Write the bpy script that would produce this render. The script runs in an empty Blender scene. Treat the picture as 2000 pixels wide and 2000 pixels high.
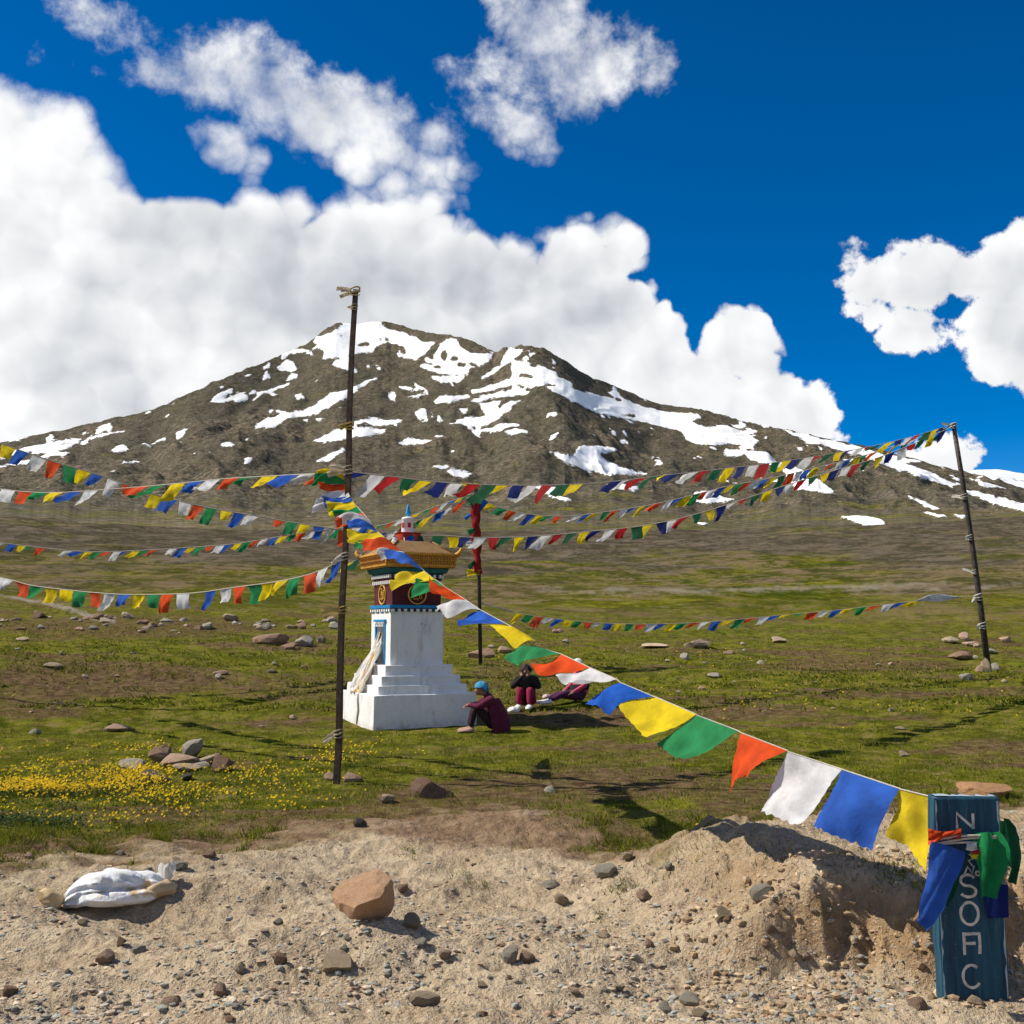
import bpy, bmesh, math, random
import numpy as np
from mathutils import Vector, Matrix, Euler

random.seed(7)
rng = np.random.default_rng(11)
R = math.radians
SC = bpy.context.scene
COL = SC.collection

# ------------------------------------------------------------------ camera
EYE = 1.6
PITCH = math.atan(0.115)
FPX = 2000.0
cam_d = bpy.data.cameras.new('camera')
cam_d.sensor_width = 36.0
cam_d.sensor_height = 36.0
cam_d.sensor_fit = 'HORIZONTAL'
cam_d.lens = 36.0
cam_d.clip_start = 0.05
cam_d.clip_end = 20000.0
cam = bpy.data.objects.new('camera', cam_d)
COL.objects.link(cam)
cam.location = (0, 0, EYE)
cam.rotation_euler = (math.pi / 2 + PITCH, 0, 0)
SC.camera = cam

# ------------------------------------------------------------------ view
SC.view_settings.view_transform = 'Standard'
SC.view_settings.look = 'None'
SC.view_settings.gamma = 1.0
SC.view_settings.use_curve_mapping = False
SC.view_settings.exposure = 0.3
SC.cycles.max_bounces = 5
SC.cycles.diffuse_bounces = 3
SC.cycles.glossy_bounces = 1
SC.cycles.use_adaptive_sampling = True
SC.cycles.adaptive_threshold = 0.03
SC.cycles.use_denoising = True

# ------------------------------------------------------------------ sun and sky
SUN_EL = R(46)
SUN_AZ = math.atan2(-0.985, 0.10)                 # measured from +Y towards +X
SUN_DIR = Vector((math.sin(SUN_AZ) * math.cos(SUN_EL), math.cos(SUN_AZ) * math.cos(SUN_EL), math.sin(SUN_EL)))
sun_d = bpy.data.lights.new('sun', 'SUN')
sun_d.energy = 5.0
sun_d.angle = R(0.5)
sun_d.color = (1.0, 0.93, 0.80)
sun = bpy.data.objects.new('sun', sun_d)
COL.objects.link(sun)
sun.location = (-30, 5, 40)
sun.rotation_euler = SUN_DIR.to_track_quat('Z', 'Y').to_euler()


def cam_ray(px, py):
    a = (px - 1000.0) / FPX
    b = (1000.0 - py) / FPX
    c, s = math.cos(PITCH), math.sin(PITCH)
    return Vector((a, c - b * s, s + b * c))


def at(px, py, Y):
    d = cam_ray(px, py)
    k = Y / d.y
    return Vector((d.x * k, Y, EYE + d.z * k))


def to_px(x, y, z):
    c, s = math.cos(PITCH), math.sin(PITCH)
    yy = y * c + (z - EYE) * s
    zz = -y * s + (z - EYE) * c
    yy = np.maximum(yy, 1e-3)
    return 1000 + FPX * x / yy, 1000 - FPX * zz / yy


world = bpy.data.worlds.new('World')
SC.world = world
world.use_nodes = True
wn, wl = world.node_tree.nodes, world.node_tree.links
wn.clear()


def N(nodes, typ, **kw):
    n = nodes.new(typ)
    for k, v in kw.items():
        if k == 'inp':
            for kk, vv in v.items():
                n.inputs[kk].default_value = vv
        else:
            setattr(n, k, v)
    return n


# cumulus: (px, py, rx, ry, tilt, wisp) of each puff; turned into sky directions
PUFFS = [
    (-40, 430, 230, 250, 0), (60, 330, 130, 130, 0), (110, 265, 75, 75, 0), (10, 215, 60, 62, 0), (170, 400, 120, 110, 0),
    (230, 470, 150, 130, 0), (330, 560, 320, 190, 0), (520, 560, 300, 160, 0), (700, 545, 220, 135, 0), (820, 470, 90, 85, -30),
    (900, 560, 180, 120, 0), (1000, 540, 120, 105, 0), (1010, 490, 60, 55, 0), (1100, 540, 120, 100, 0), (1145, 500, 60, 60, 0),
    (1200, 500, 68, 60, 0), (1160, 620, 170, 120, 0), (1020, 700, 330, 130, 0), (500, 780, 450, 160, 0), (180, 740, 260, 120, 0),
    (1270, 690, 95, 90, 0), (1430, 705, 78, 68, 0), (1390, 740, 70, 70, 0), (1500, 760, 100, 72, 0), (1570, 800, 72, 68, 0),
    (1440, 830, 190, 90, 0), (1300, 800, 160, 90, 0),
    (860, 650, 200, 110, 0), (840, 595, 130, 85, 0), (390, 170, 150, 62, 18), (520, 180, 160, 80, 15), (660, 235, 180, 85, 18), (740, 310, 140, 62, 10), (820, 255, 75, 62, 0),
    (400, 305, 90, 55, 0), (760, 375, 70, 60, 30), (240, 80, 95, 38, 40), (190, 140, 90, 24, 15),
    (1060, 60, 80, 80, 0), (1110, 125, 130, 75, 5), (1110, 190, 55, 62, 0), (1010, 20, 48, 42, 0), (1270, 120, 45, 48, 0), (970, 120, 70, 40, -20),
    (1020, 230, 95, 46, 25),
    (1700, 560, 80, 62, 20), (1665, 510, 36, 40, 0), (1780, 560, 110, 70, 0), (1880, 540, 95, 70, 0), (1975, 530, 90, 85, 0),
    (1990, 640, 115, 115, 0), (1790, 655, 55, 55, 0), (1680, 620, 65, 30, 15),
    (1830, 900, 55, 45, 0), (1790, 930, 60, 40, 0),
]


def cloud_relief():
    g = bpy.data.node_groups.new('cloud_relief', 'ShaderNodeTree')
    g.interface.new_socket('Vector', in_out='INPUT', socket_type='NodeSocketVector')
    g.interface.new_socket('Wisp', in_out='INPUT', socket_type='NodeSocketFloat')
    g.interface.new_socket('Relief', in_out='OUTPUT', socket_type='NodeSocketFloat')
    g.interface.new_socket('Heads', in_out='OUTPUT', socket_type='NodeSocketFloat')
    n, l = g.nodes, g.links
    gi, go = n.new('NodeGroupInput'), n.new('NodeGroupOutput')
    # curl the direction a little so that the heads are not perfect cells
    w = N(n, 'ShaderNodeTexNoise', inp={'Scale': 24.0, 'Detail': 2.0, 'Roughness': 0.55}); l.new(gi.outputs[0], w.inputs['Vector'])
    ws = N(n, 'ShaderNodeVectorMath', operation='SUBTRACT'); ws.inputs[1].default_value = (0.5, 0.5, 0.5); l.new(w.outputs['Color'], ws.inputs[0])
    wm = N(n, 'ShaderNodeVectorMath', operation='SCALE'); wm.inputs['Scale'].default_value = 0.035; l.new(ws.outputs[0], wm.inputs[0])
    wa = N(n, 'ShaderNodeVectorMath', operation='ADD'); l.new(gi.outputs[0], wa.inputs[0]); l.new(wm.outputs[0], wa.inputs[1])
    # rounded heads on two scales
    prev = None
    for sc, amp, off in ((13.0, -0.050, 0.017), (34.0, -0.028, 0.0065)):
        v = N(n, 'ShaderNodeTexVoronoi', feature='F1', inp={'Scale': sc, 'Randomness': 1.0}); l.new(wa.outputs[0], v.inputs['Vector'])
        sq = N(n, 'ShaderNodeMath', operation='MULTIPLY'); l.new(v.outputs['Distance'], sq.inputs[0]); l.new(v.outputs['Distance'], sq.inputs[1])
        m = N(n, 'ShaderNodeMath', operation='MULTIPLY_ADD'); m.inputs[1].default_value = amp; m.inputs[2].default_value = off; l.new(sq.outputs[0], m.inputs[0])
        if prev is None: prev = m
        else:
            ad = N(n, 'ShaderNodeMath', operation='ADD'); l.new(prev.outputs[0], ad.inputs[0]); l.new(m.outputs[0], ad.inputs[1]); prev = ad
    f = N(n, 'ShaderNodeTexNoise', inp={'Scale': 17.0, 'Detail': 9.0, 'Roughness': 0.62, 'Distortion': 0.1}); l.new(gi.outputs[0], f.inputs['Vector'])
    fm = N(n, 'ShaderNodeMath', operation='MULTIPLY_ADD'); fm.inputs[1].default_value = 0.19; fm.inputs[2].default_value = -0.090; l.new(f.outputs['Fac'], fm.inputs[0])
    fl = N(n, 'ShaderNodeMath', operation='MULTIPLY_ADD'); fl.inputs[1].default_value = 0.22; l.new(fm.outputs[0], fl.inputs[0]); l.new(prev.outputs[0], fl.inputs[2])
    mx = N(n, 'ShaderNodeMix', data_type='FLOAT'); l.new(gi.outputs[1], mx.inputs['Factor']); l.new(fl.outputs[0], mx.inputs['A']); l.new(fm.outputs[0], mx.inputs['B'])
    l.new(mx.outputs['Result'], go.inputs[0]); l.new(prev.outputs[0], go.inputs[1])
    return g


def puff_field(n, l, vec):
    prev = None
    for (px, py, rx, ry, tilt) in PUFFS:
        c = cam_ray(px, py).normalized()
        e1 = (cam_ray(px + 10, py).normalized() - c)
        e1 = (e1 - c * e1.dot(c)).normalized()
        e2 = c.cross(e1)
        if e2.z < 0:
            e2 = -e2
        t = R(-tilt)
        f1 = e1 * math.cos(t) + e2 * math.sin(t)
        f2 = -e1 * math.sin(t) + e2 * math.cos(t)
        ax, ay = rx / FPX, ry / FPX
        w = min(ax, ay) * 0.62
        k = math.sqrt(w)
        d1 = N(n, 'ShaderNodeVectorMath', operation='DOT_PRODUCT'); d1.inputs[1].default_value = f1 * (k / ax)
        d2 = N(n, 'ShaderNodeVectorMath', operation='DOT_PRODUCT'); d2.inputs[1].default_value = f2 * (k / ay)
        l.new(vec, d1.inputs[0]); l.new(vec, d2.inputs[0])
        m1 = N(n, 'ShaderNodeMath', operation='MULTIPLY'); l.new(d1.outputs['Value'], m1.inputs[0]); l.new(d1.outputs['Value'], m1.inputs[1])
        m2 = N(n, 'ShaderNodeMath', operation='MULTIPLY_ADD'); l.new(d2.outputs['Value'], m2.inputs[0]); l.new(d2.outputs['Value'], m2.inputs[1]); l.new(m1.outputs[0], m2.inputs[2])
        s = N(n, 'ShaderNodeMath', operation='SUBTRACT'); s.inputs[0].default_value = w; l.new(m2.outputs[0], s.inputs[1])
        if prev is None:
            prev = s
        else:
            mx = N(n, 'ShaderNodeMath', operation='MAXIMUM')
            l.new(prev.outputs[0], mx.inputs[0]); l.new(s.outputs[0], mx.inputs[1])
            prev = mx
    return prev.outputs[0]


def build_world():
    rel = cloud_relief()
    n, l = wn, wl
    out = N(wn, 'ShaderNodeOutputWorld')
    tc = N(wn, 'ShaderNodeTexCoord')
    DIRV = tc.outputs['Generated']
    sky = N(wn, 'ShaderNodeTexSky', sky_type='NISHITA')
    sky.sun_disc = False
    sky.sun_elevation = SUN_EL
    sky.sun_rotation = SUN_AZ
    sky.altitude = 4200
    sky.air_density = 1.0
    sky.dust_density = 0.15
    sky.ozone_density = 3.0
    hs = N(wn, 'ShaderNodeHueSaturation', inp={'Saturation': 1.46, 'Value': 1.34, 'Hue': 0.502})
    wl.new(sky.outputs[0], hs.inputs['Color'])
    # slow warp of the direction so that puffs lose their ellipse outline
    wz = N(n, 'ShaderNodeTexNoise', inp={'Scale': 9.0, 'Detail': 2.0, 'Roughness': 0.5})
    l.new(DIRV, wz.inputs['Vector'])
    sub = N(n, 'ShaderNodeVectorMath', operation='SUBTRACT'); sub.inputs[1].default_value = (0.5, 0.5, 0.5)
    l.new(wz.outputs['Color'], sub.inputs[0])
    sc = N(n, 'ShaderNodeVectorMath', operation='SCALE'); sc.inputs['Scale'].default_value = 0.05
    l.new(sub.outputs[0], sc.inputs[0])
    ad = N(n, 'ShaderNodeVectorMath', operation='ADD'); l.new(DIRV, ad.inputs[0]); l.new(sc.outputs[0], ad.inputs[1])
    puff = puff_field(n, l, ad.outputs[0])
    # puffs belong to the half of the sky ahead
    sp = N(n, 'ShaderNodeSeparateXYZ'); l.new(DIRV, sp.inputs[0])
    hm = N(n, 'ShaderNodeMath', operation='MINIMUM'); hm.inputs[1].default_value = 0.0; l.new(sp.outputs['Y'], hm.inputs[0])
    ph = N(n, 'ShaderNodeMath', operation='MULTIPLY_ADD'); ph.inputs[1].default_value = 20.0; l.new(hm.outputs[0], ph.inputs[0]); l.new(puff, ph.inputs[2])
    # the same kind of scattered cumulus over the rest of the sky
    fwd = Vector((0, math.cos(PITCH + 0.1), math.sin(PITCH + 0.1)))
    dt = N(n, 'ShaderNodeVectorMath', operation='DOT_PRODUCT'); dt.inputs[1].default_value = fwd
    l.new(DIRV, dt.inputs[0])
    mr = N(n, 'ShaderNodeMapRange', interpolation_type='SMOOTHSTEP')
    mr.inputs['From Min'].default_value = 0.86; mr.inputs['From Max'].default_value = 0.76
    mr.inputs['To Min'].default_value = -0.6; mr.inputs['To Max'].default_value = 0.0
    l.new(dt.outputs['Value'], mr.inputs['Value'])
    bz = N(n, 'ShaderNodeTexNoise', inp={'Scale': 2.6, 'Detail': 2.0, 'Roughness': 0.5})
    l.new(DIRV, bz.inputs['Vector'])
    bm = N(n, 'ShaderNodeMath', operation='MULTIPLY_ADD'); bm.inputs[1].default_value = 0.6; bm.inputs[2].default_value = -0.335
    l.new(bz.outputs['Fac'], bm.inputs[0])
    ba = N(n, 'ShaderNodeMath', operation='ADD'); l.new(bm.outputs[0], ba.inputs[0]); l.new(mr.outputs[0], ba.inputs[1])
    mx = N(n, 'ShaderNodeMath', operation='MAXIMUM'); l.new(ph.outputs[0], mx.inputs[0]); l.new(ba.outputs[0], mx.inputs[1])
    wi = N(n, 'ShaderNodeMapRange', interpolation_type='SMOOTHSTEP')
    wi.inputs['From Min'].default_value = 0.40; wi.inputs['From Max'].default_value = 0.50; wi.inputs['To Max'].default_value = 0.7
    l.new(sp.outputs['Z'], wi.inputs['Value'])
    # the torn cloud on the right frays as well
    wr = N(n, 'ShaderNodeMapRange', interpolation_type='SMOOTHSTEP')
    wr.inputs['From Min'].default_value = 0.24; wr.inputs['From Max'].default_value = 0.32; wr.inputs['To Max'].default_value = 0.5
    l.new(sp.outputs['X'], wr.inputs['Value'])
    wx_ = N(n, 'ShaderNodeMath', operation='MAXIMUM'); l.new(wi.outputs[0], wx_.inputs[0]); l.new(wr.outputs[0], wx_.inputs[1])
    wi = wx_
    r0 = N(wn, 'ShaderNodeGroup'); r0.node_tree = rel; wl.new(DIRV, r0.inputs[0]); wl.new(wi.outputs[0], r0.inputs[1])
    off = N(wn, 'ShaderNodeVectorMath', operation='ADD'); off.inputs[1].default_value = SUN_DIR * 0.022
    wl.new(DIRV, off.inputs[0])
    r1 = N(wn, 'ShaderNodeGroup'); r1.node_tree = rel; wl.new(off.outputs[0], r1.inputs[0]); wl.new(wi.outputs[0], r1.inputs[1])
    # no holes in the thick of the bank
    tk = N(n, 'ShaderNodeMapRange', interpolation_type='SMOOTHSTEP')
    tk.inputs['From Min'].default_value = 0.006; tk.inputs['From Max'].default_value = 0.035
    tk.inputs['To Min'].default_value = 1.0; tk.inputs['To Max'].default_value = 0.3
    l.new(mx.outputs[0], tk.inputs['Value'])
    D = N(n, 'ShaderNodeMath', operation='MULTIPLY_ADD'); l.new(r0.outputs[0], D.inputs[0]); l.new(tk.outputs[0], D.inputs[1]); l.new(mx.outputs[0], D.inputs[2])
    # high thin clouds fray, the low bank has firm heads
    so = N(n, 'ShaderNodeMapRange', interpolation_type='SMOOTHSTEP')
    so.inputs['From Min'].default_value = 0.30; so.inputs['From Max'].default_value = 0.50
    so.inputs['To Min'].default_value = 0.006; so.inputs['To Max'].default_value = 0.040
    l.new(sp.outputs['Z'], so.inputs['Value'])
    al = N(wn, 'ShaderNodeMapRange', interpolation_type='SMOOTHSTEP')
    al.inputs['From Min'].default_value = -0.003
    wl.new(so.outputs[0], al.inputs['From Max']); wl.new(D.outputs[0], al.inputs['Value'])
    df = N(wn, 'ShaderNodeMath', operation='SUBTRACT'); wl.new(r0.outputs[1], df.inputs[0]); wl.new(r1.outputs[1], df.inputs[1])
    # lit heads against shaded hollows; thick cores pass less light
    th = N(wn, 'ShaderNodeMapRange', interpolation_type='SMOOTHSTEP')
    th.inputs['From Min'].default_value = 0.004; th.inputs['From Max'].default_value = 0.045
    wl.new(mx.outputs[0], th.inputs['Value'])
    lz = N(wn, 'ShaderNodeTexNoise', inp={'Scale': 4.2, 'Detail': 2.0, 'Roughness': 0.45})
    wl.new(off.outputs[0], lz.inputs['Vector'])
    lm = N(wn, 'ShaderNodeMapRange', interpolation_type='SMOOTHSTEP'); lm.inputs['From Min'].default_value = 0.38; lm.inputs['From Max'].default_value = 0.62
    lm.inputs['To Min'].default_value = 0.05; lm.inputs['To Max'].default_value = 0.68
    wl.new(lz.outputs['Fac'], lm.inputs['Value'])
    tm = N(wn, 'ShaderNodeMath', operation='MULTIPLY'); wl.new(th.outputs[0], tm.inputs[0]); wl.new(lm.outputs[0], tm.inputs[1])
    sh = N(wn, 'ShaderNodeMath', operation='MULTIPLY_ADD'); sh.inputs[1].default_value = 10.0; sh.inputs[2].default_value = 0.88
    wl.new(df.outputs[0], sh.inputs[0])
    sb = N(wn, 'ShaderNodeMath', operation='SUBTRACT', use_clamp=True); wl.new(sh.outputs[0], sb.inputs[0]); wl.new(tm.outputs[0], sb.inputs[1])
    cr = N(wn, 'ShaderNodeMix', data_type='RGBA')
    cr.inputs['A'].default_value = (4.9, 5.2, 5.7, 1)
    cr.inputs['B'].default_value = (10.2, 10.25, 10.3, 1)
    wl.new(sb.outputs[0], cr.inputs['Factor'])
    mix = N(wn, 'ShaderNodeMix', data_type='RGBA')
    wl.new(al.outputs[0], mix.inputs['Factor'])
    wl.new(hs.outputs[0], mix.inputs['A']); wl.new(cr.outputs['Result'], mix.inputs['B'])
    bg = N(wn, 'ShaderNodeBackground', inp={'Strength': 0.08})
    wl.new(mix.outputs['Result'], bg.inputs['Color'])
    wl.new(bg.outputs[0], out.inputs[0])
    world.cycles.sampling_method = 'MANUAL'
    world.cycles.sample_map_resolution = 256


build_world()

# ------------------------------------------------------------------ helpers


def tag(o, label=None, cat=None, group=None, kind=None):
    if label: o['label'] = label
    if cat: o['category'] = cat
    if group: o['group'] = group
    if kind: o['kind'] = kind
    return o


def empty(name, loc, label, cat, group=None, rz=0.0):
    o = bpy.data.objects.new(name, None)
    o.empty_display_size = 0.2
    COL.objects.link(o)
    o.location = loc
    o.rotation_euler = (0, 0, rz)
    return tag(o, label, cat, group)


def fast_mesh(name, verts, faces, smooth=True):
    """faces: (n,3) or (n,4) int array"""
    me = bpy.data.meshes.new(name)
    verts = np.asarray(verts, np.float32).reshape(-1, 3)
    faces = np.asarray(faces, np.int32)
    k = faces.shape[1]
    me.vertices.add(len(verts)); me.vertices.foreach_set('co', verts.ravel())
    me.loops.add(faces.size); me.loops.foreach_set('vertex_index', faces.ravel())
    me.polygons.add(len(faces))
    me.polygons.foreach_set('loop_start', np.arange(0, faces.size, k, dtype=np.int32))
    me.polygons.foreach_set('loop_total', np.full(len(faces), k, np.int32))
    me.polygons.foreach_set('use_smooth', np.full(len(faces), smooth, bool))
    me.update(calc_edges=True)
    return me


def add_attr(me, name, vals):
    a = me.attributes.new(name, 'FLOAT', 'POINT')
    a.data.foreach_set('value', np.asarray(vals, np.float32).ravel())


def add_color(me, name, cols):
    a = me.attributes.new(name, 'FLOAT_COLOR', 'POINT')
    c = np.ones((len(cols), 4), np.float32); c[:, :3] = cols
    a.data.foreach_set('color', c.ravel())


def link(name, me, mat, parent=None, loc=None):
    o = bpy.data.objects.new(name, me)
    COL.objects.link(o)
    if mat is not None and len(me.materials) == 0:
        me.materials.append(mat)
    if parent is not None:
        o.parent = parent
    if loc is not None:
        o.location = loc
    return o


class MB:
    """collects shapes, one mesh object per build"""
    def __init__(self):
        self.v, self.f, self.sm = [], [], []

    def add(self, vs, fs, smooth=False):
        b = len(self.v)
        self.v += [tuple(v) for v in vs]
        self.f += [tuple(i + b for i in f) for f in fs]
        self.sm += [smooth] * len(fs)
        return self

    def box(self, c, s, m=None, top=1.0):
        x, y, z = s[0] / 2, s[1] / 2, s[2] / 2
        vs = []
        for k, zz in enumerate((-z, z)):
            q = top if k else 1.0
            vs += [(-x * q, -y * q, zz), (x * q, -y * q, zz), (x * q, y * q, zz), (-x * q, y * q, zz)]
        vs = [Vector(v) for v in vs]
        if m is not None:
            vs = [m @ v for v in vs]
        c = Vector(c)
        vs = [v + c for v in vs]
        return self.add(vs, [(3, 2, 1, 0), (4, 5, 6, 7), (0, 1, 5, 4), (1, 2, 6, 5), (2, 3, 7, 6), (3, 0, 4, 7)])

    def tube(self, pts, rad, n=8, smooth=True, cap=True, rot=0.0):
        pts = [Vector(p) for p in pts]
        rads = rad if isinstance(rad, (list, tuple)) else [rad] * len(pts)
        vs, fs = [], []
        up = None
        for i, p in enumerate(pts):
            t = (pts[min(i + 1, len(pts) - 1)] - pts[max(i - 1, 0)])
            t = t.normalized() if t.length > 1e-9 else Vector((0, 0, 1))
            if up is None:
                up = Vector((0, 0, 1)) if abs(t.z) < 0.9 else Vector((1, 0, 0))
            a = (up - t * up.dot(t)).normalized()
            up = a
            b = t.cross(a)
            for k in range(n):
                an = 2 * math.pi * k / n + rot
                vs.append(p + (a * math.cos(an) + b * math.sin(an)) * rads[i])
        for i in range(len(pts) - 1):
            for k in range(n):
                k2 = (k + 1) % n
                fs.append((i * n + k, i * n + k2, (i + 1) * n + k2, (i + 1) * n + k))
        if cap:
            fs.append(tuple(reversed(range(n))))
            fs.append(tuple(range((len(pts) - 1) * n, len(pts) * n)))
        return self.add(vs, fs, smooth)

    def lathe(self, prof, n=16, c=(0, 0, 0), smooth=True):
        vs, fs = [], []
        for r, z in prof:
            for k in range(n):
                a = 2 * math.pi * k / n
                vs.append((c[0] + r * math.cos(a), c[1] + r * math.sin(a), c[2] + z))
        for i in range(len(prof) - 1):
            for k in range(n):
                k2 = (k + 1) % n
                fs.append((i * n + k, i * n + k2, (i + 1) * n + k2, (i + 1) * n + k))
        fs.append(tuple(reversed(range(n))))
        fs.append(tuple(range((len(prof) - 1) * n, len(prof) * n)))
        return self.add(vs, fs, smooth)

    def sqlathe(self, prof, c=(0, 0, 0)):
        """square frustums: (half width, z)"""
        vs, fs = [], []
        for h, z in prof:
            vs += [(c[0] - h, c[1] - h, c[2] + z), (c[0] + h, c[1] - h, c[2] + z), (c[0] + h, c[1] + h, c[2] + z), (c[0] - h, c[1] + h, c[2] + z)]
        for i in range(len(prof) - 1):
            for k in range(4):
                k2 = (k + 1) % 4
                fs.append((i * 4 + k, i * 4 + k2, (i + 1) * 4 + k2, (i + 1) * 4 + k))
        fs.append((3, 2, 1, 0))
        q = (len(prof) - 1) * 4
        fs.append((q, q + 1, q + 2, q + 3))
        return self.add(vs, fs)

    def grid(self, P, smooth=True):
        """P[i][j] points"""
        nu, nv = len(P), len(P[0])
        vs = [p for row in P for p in row]
        fs = [(i * nv + j, i * nv + j + 1, (i + 1) * nv + j + 1, (i + 1) * nv + j) for i in range(nu - 1) for j in range(nv - 1)]
        return self.add(vs, fs, smooth)

    def build(self, name, mat, parent=None, loc=None, bevel=0.0):
        me = bpy.data.meshes.new(name)
        me.from_pydata([tuple(v) for v in self.v], [], self.f)
        me.polygons.foreach_set('use_smooth', self.sm)
        me.update()
        o = link(name, me, mat, parent, loc)
        if bevel > 0:
            b = o.modifiers.new('bevel', 'BEVEL'); b.width = bevel; b.segments = 2; b.limit_method = 'ANGLE'; b.angle_limit = R(40)
        return o


# numpy value noise
def _h(ix, iy, seed):
    n = (ix.astype(np.int64) * 374761393 + iy.astype(np.int64) * 668265263 + seed * 1442695041) & 0x7fffffff
    n = ((n ^ (n >> 13)) * 1274126177) & 0x7fffffff
    n = (n ^ (n >> 16)) & 0xffff
    return n / 32767.5 - 1.0


def vnoise(x, y, seed=0):
    x = np.asarray(x, np.float64); y = np.asarray(y, np.float64)
    ix, iy = np.floor(x), np.floor(y)
    fx, fy = x - ix, y - iy
    fx = fx * fx * fx * (fx * (fx * 6 - 15) + 10); fy = fy * fy * fy * (fy * (fy * 6 - 15) + 10)
    a = _h(ix, iy, seed); b = _h(ix + 1, iy, seed); c = _h(ix, iy + 1, seed); d = _h(ix + 1, iy + 1, seed)
    return (a * (1 - fx) + b * fx) * (1 - fy) + (c * (1 - fx) + d * fx) * fy


def fbm(x, y, oct=4, seed=0, gain=0.5):
    t, a, s = 0.0, 1.0, 0.0
    for k in range(oct):
        t = t + a * vnoise(x + 17.3 * k, y - 9.1 * k, seed + k); s += a
        x, y, a = np.asarray(x) * 2.03, np.asarray(y) * 2.03, a * gain
    return t / s


def sst(a, b, x):
    t = np.clip((x - a) / (b - a), 0, 1)
    return t * t * (3 - 2 * t)


def in_poly(px, py, poly):
    inside = np.zeros(px.shape, bool)
    n = len(poly)
    for i in range(n):
        x1, y1 = poly[i]; x2, y2 = poly[(i + 1) % n]
        if y1 == y2:
            continue
        c = ((y1 > py) != (y2 > py)) & (px < (x2 - x1) * (py - y1) / (y2 - y1) + x1)
        inside ^= c
    return inside


# ------------------------------------------------------------------ materials
def new_mat(name):
    m = bpy.data.materials.new(name)
    m.use_nodes = True
    n, l = m.node_tree.nodes, m.node_tree.links
    n.clear()
    out = n.new('ShaderNodeOutputMaterial')
    p = n.new('ShaderNodeBsdfPrincipled')
    l.new(p.outputs[0], out.inputs[0])
    p.inputs['Specular IOR Level'].default_value = 0.25
    return m, n, l, p, out


def mixc(n, l, fac, a, b, blend='MIX'):
    m = n.new('ShaderNodeMix'); m.data_type = 'RGBA'; m.blend_type = blend
    for sock, v in ((m.inputs['Factor'], fac), (m.inputs['A'], a), (m.inputs['B'], b)):
        if hasattr(v, 'is_linked') or hasattr(v, 'node'):
            l.new(v, sock)
        elif isinstance(v, (int, float)):
            sock.default_value = v
        else:
            sock.default_value = (v[0], v[1], v[2], 1)
    return m.outputs['Result']


def noise(n, l, vec, scale, detail=4, rough=0.55, lo=0.35, hi=0.65):
    t = n.new('ShaderNodeTexNoise')
    t.inputs['Scale'].default_value = scale; t.inputs['Detail'].default_value = detail; t.inputs['Roughness'].default_value = rough
    l.new(vec, t.inputs['Vector'])
    m = n.new('ShaderNodeMapRange'); m.inputs['From Min'].default_value = lo; m.inputs['From Max'].default_value = hi
    l.new(t.outputs['Fac'], m.inputs['Value'])
    return m.outputs[0], t.outputs['Fac']


def bump(n, l, p, height, strength, dist):
    b = n.new('ShaderNodeBump'); b.inputs['Strength'].default_value = strength; b.inputs['Distance'].default_value = dist
    l.new(height, b.inputs['Height']); l.new(b.outputs[0], p.inputs['Normal'])
    return b


def mat_plain(name, c1, c2, scale=8.0, rough=0.85, bmp=0.3, bdist=0.01, dirt=None, dirt_scale=3.0, bscale=None, metal=0.0):
    m, n, l, p, out = new_mat(name)
    tc = n.new('ShaderNodeTexCoord')
    f, _ = noise(n, l, tc.outputs['Object'], scale, 6)
    c = mixc(n, l, f, c1, c2)
    if dirt is not None:
        g, _ = noise(n, l, tc.outputs['Object'], dirt_scale, 8, 0.65, 0.5, 0.72)
        c = mixc(n, l, g, c, dirt)
    l.new(c, p.inputs['Base Color'])
    p.inputs['Roughness'].default_value = rough
    p.inputs['Metallic'].default_value = metal
    _, h = noise(n, l, tc.outputs['Object'], bscale or scale * 4, 6)
    bump(n, l, p, h, bmp, bdist)
    return m


def mat_cloth(name, col, trans=0.35, var=0.25):
    m, n, l, p, out = new_mat(name)
    tc = n.new('ShaderNodeTexCoord')
    f, _ = noise(n, l, tc.outputs['Object'], 9.0, 5)
    c = mixc(n, l, f, [x * (1 - var) for x in col], [min(1, x * (1 + var * 0.5)) for x in col])
    fi, h = noise(n, l, tc.outputs['Object'], 260.0, 2)
    c = mixc(n, l, 0.16, c, mixc(n, l, fi, (0.3, 0.3, 0.3), (1, 1, 1)), 'MULTIPLY')
    oi = n.new('ShaderNodeObjectInfo')
    fa = n.new('ShaderNodeMapRange'); fa.inputs['To Min'].default_value = 0.0; fa.inputs['To Max'].default_value = 0.06
    l.new(oi.outputs['Random'], fa.inputs['Value'])
    c = mixc(n, l, fa.outputs[0], c, (0.45, 0.43, 0.40))
    d = n.new('ShaderNodeBsdfDiffuse'); t = n.new('ShaderNodeBsdfTranslucent')
    l.new(c, d.inputs['Color']); l.new(c, t.inputs['Color'])
    _, h2 = noise(n, l, tc.outputs['Object'], 11.0, 3)
    b = n.new('ShaderNodeBump'); b.inputs['Strength'].default_value = 0.35; b.inputs['Distance'].default_value = 0.03
    l.new(h2, b.inputs['Height']); l.new(b.outputs[0], d.inputs['Normal'])
    ms = n.new('ShaderNodeMixShader'); ms.inputs[0].default_value = trans
    l.new(d.outputs[0], ms.inputs[1]); l.new(t.outputs[0], ms.inputs[2])
    l.new(ms.outputs[0], out.inputs[0])
    n.remove(p)
    return m


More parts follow.
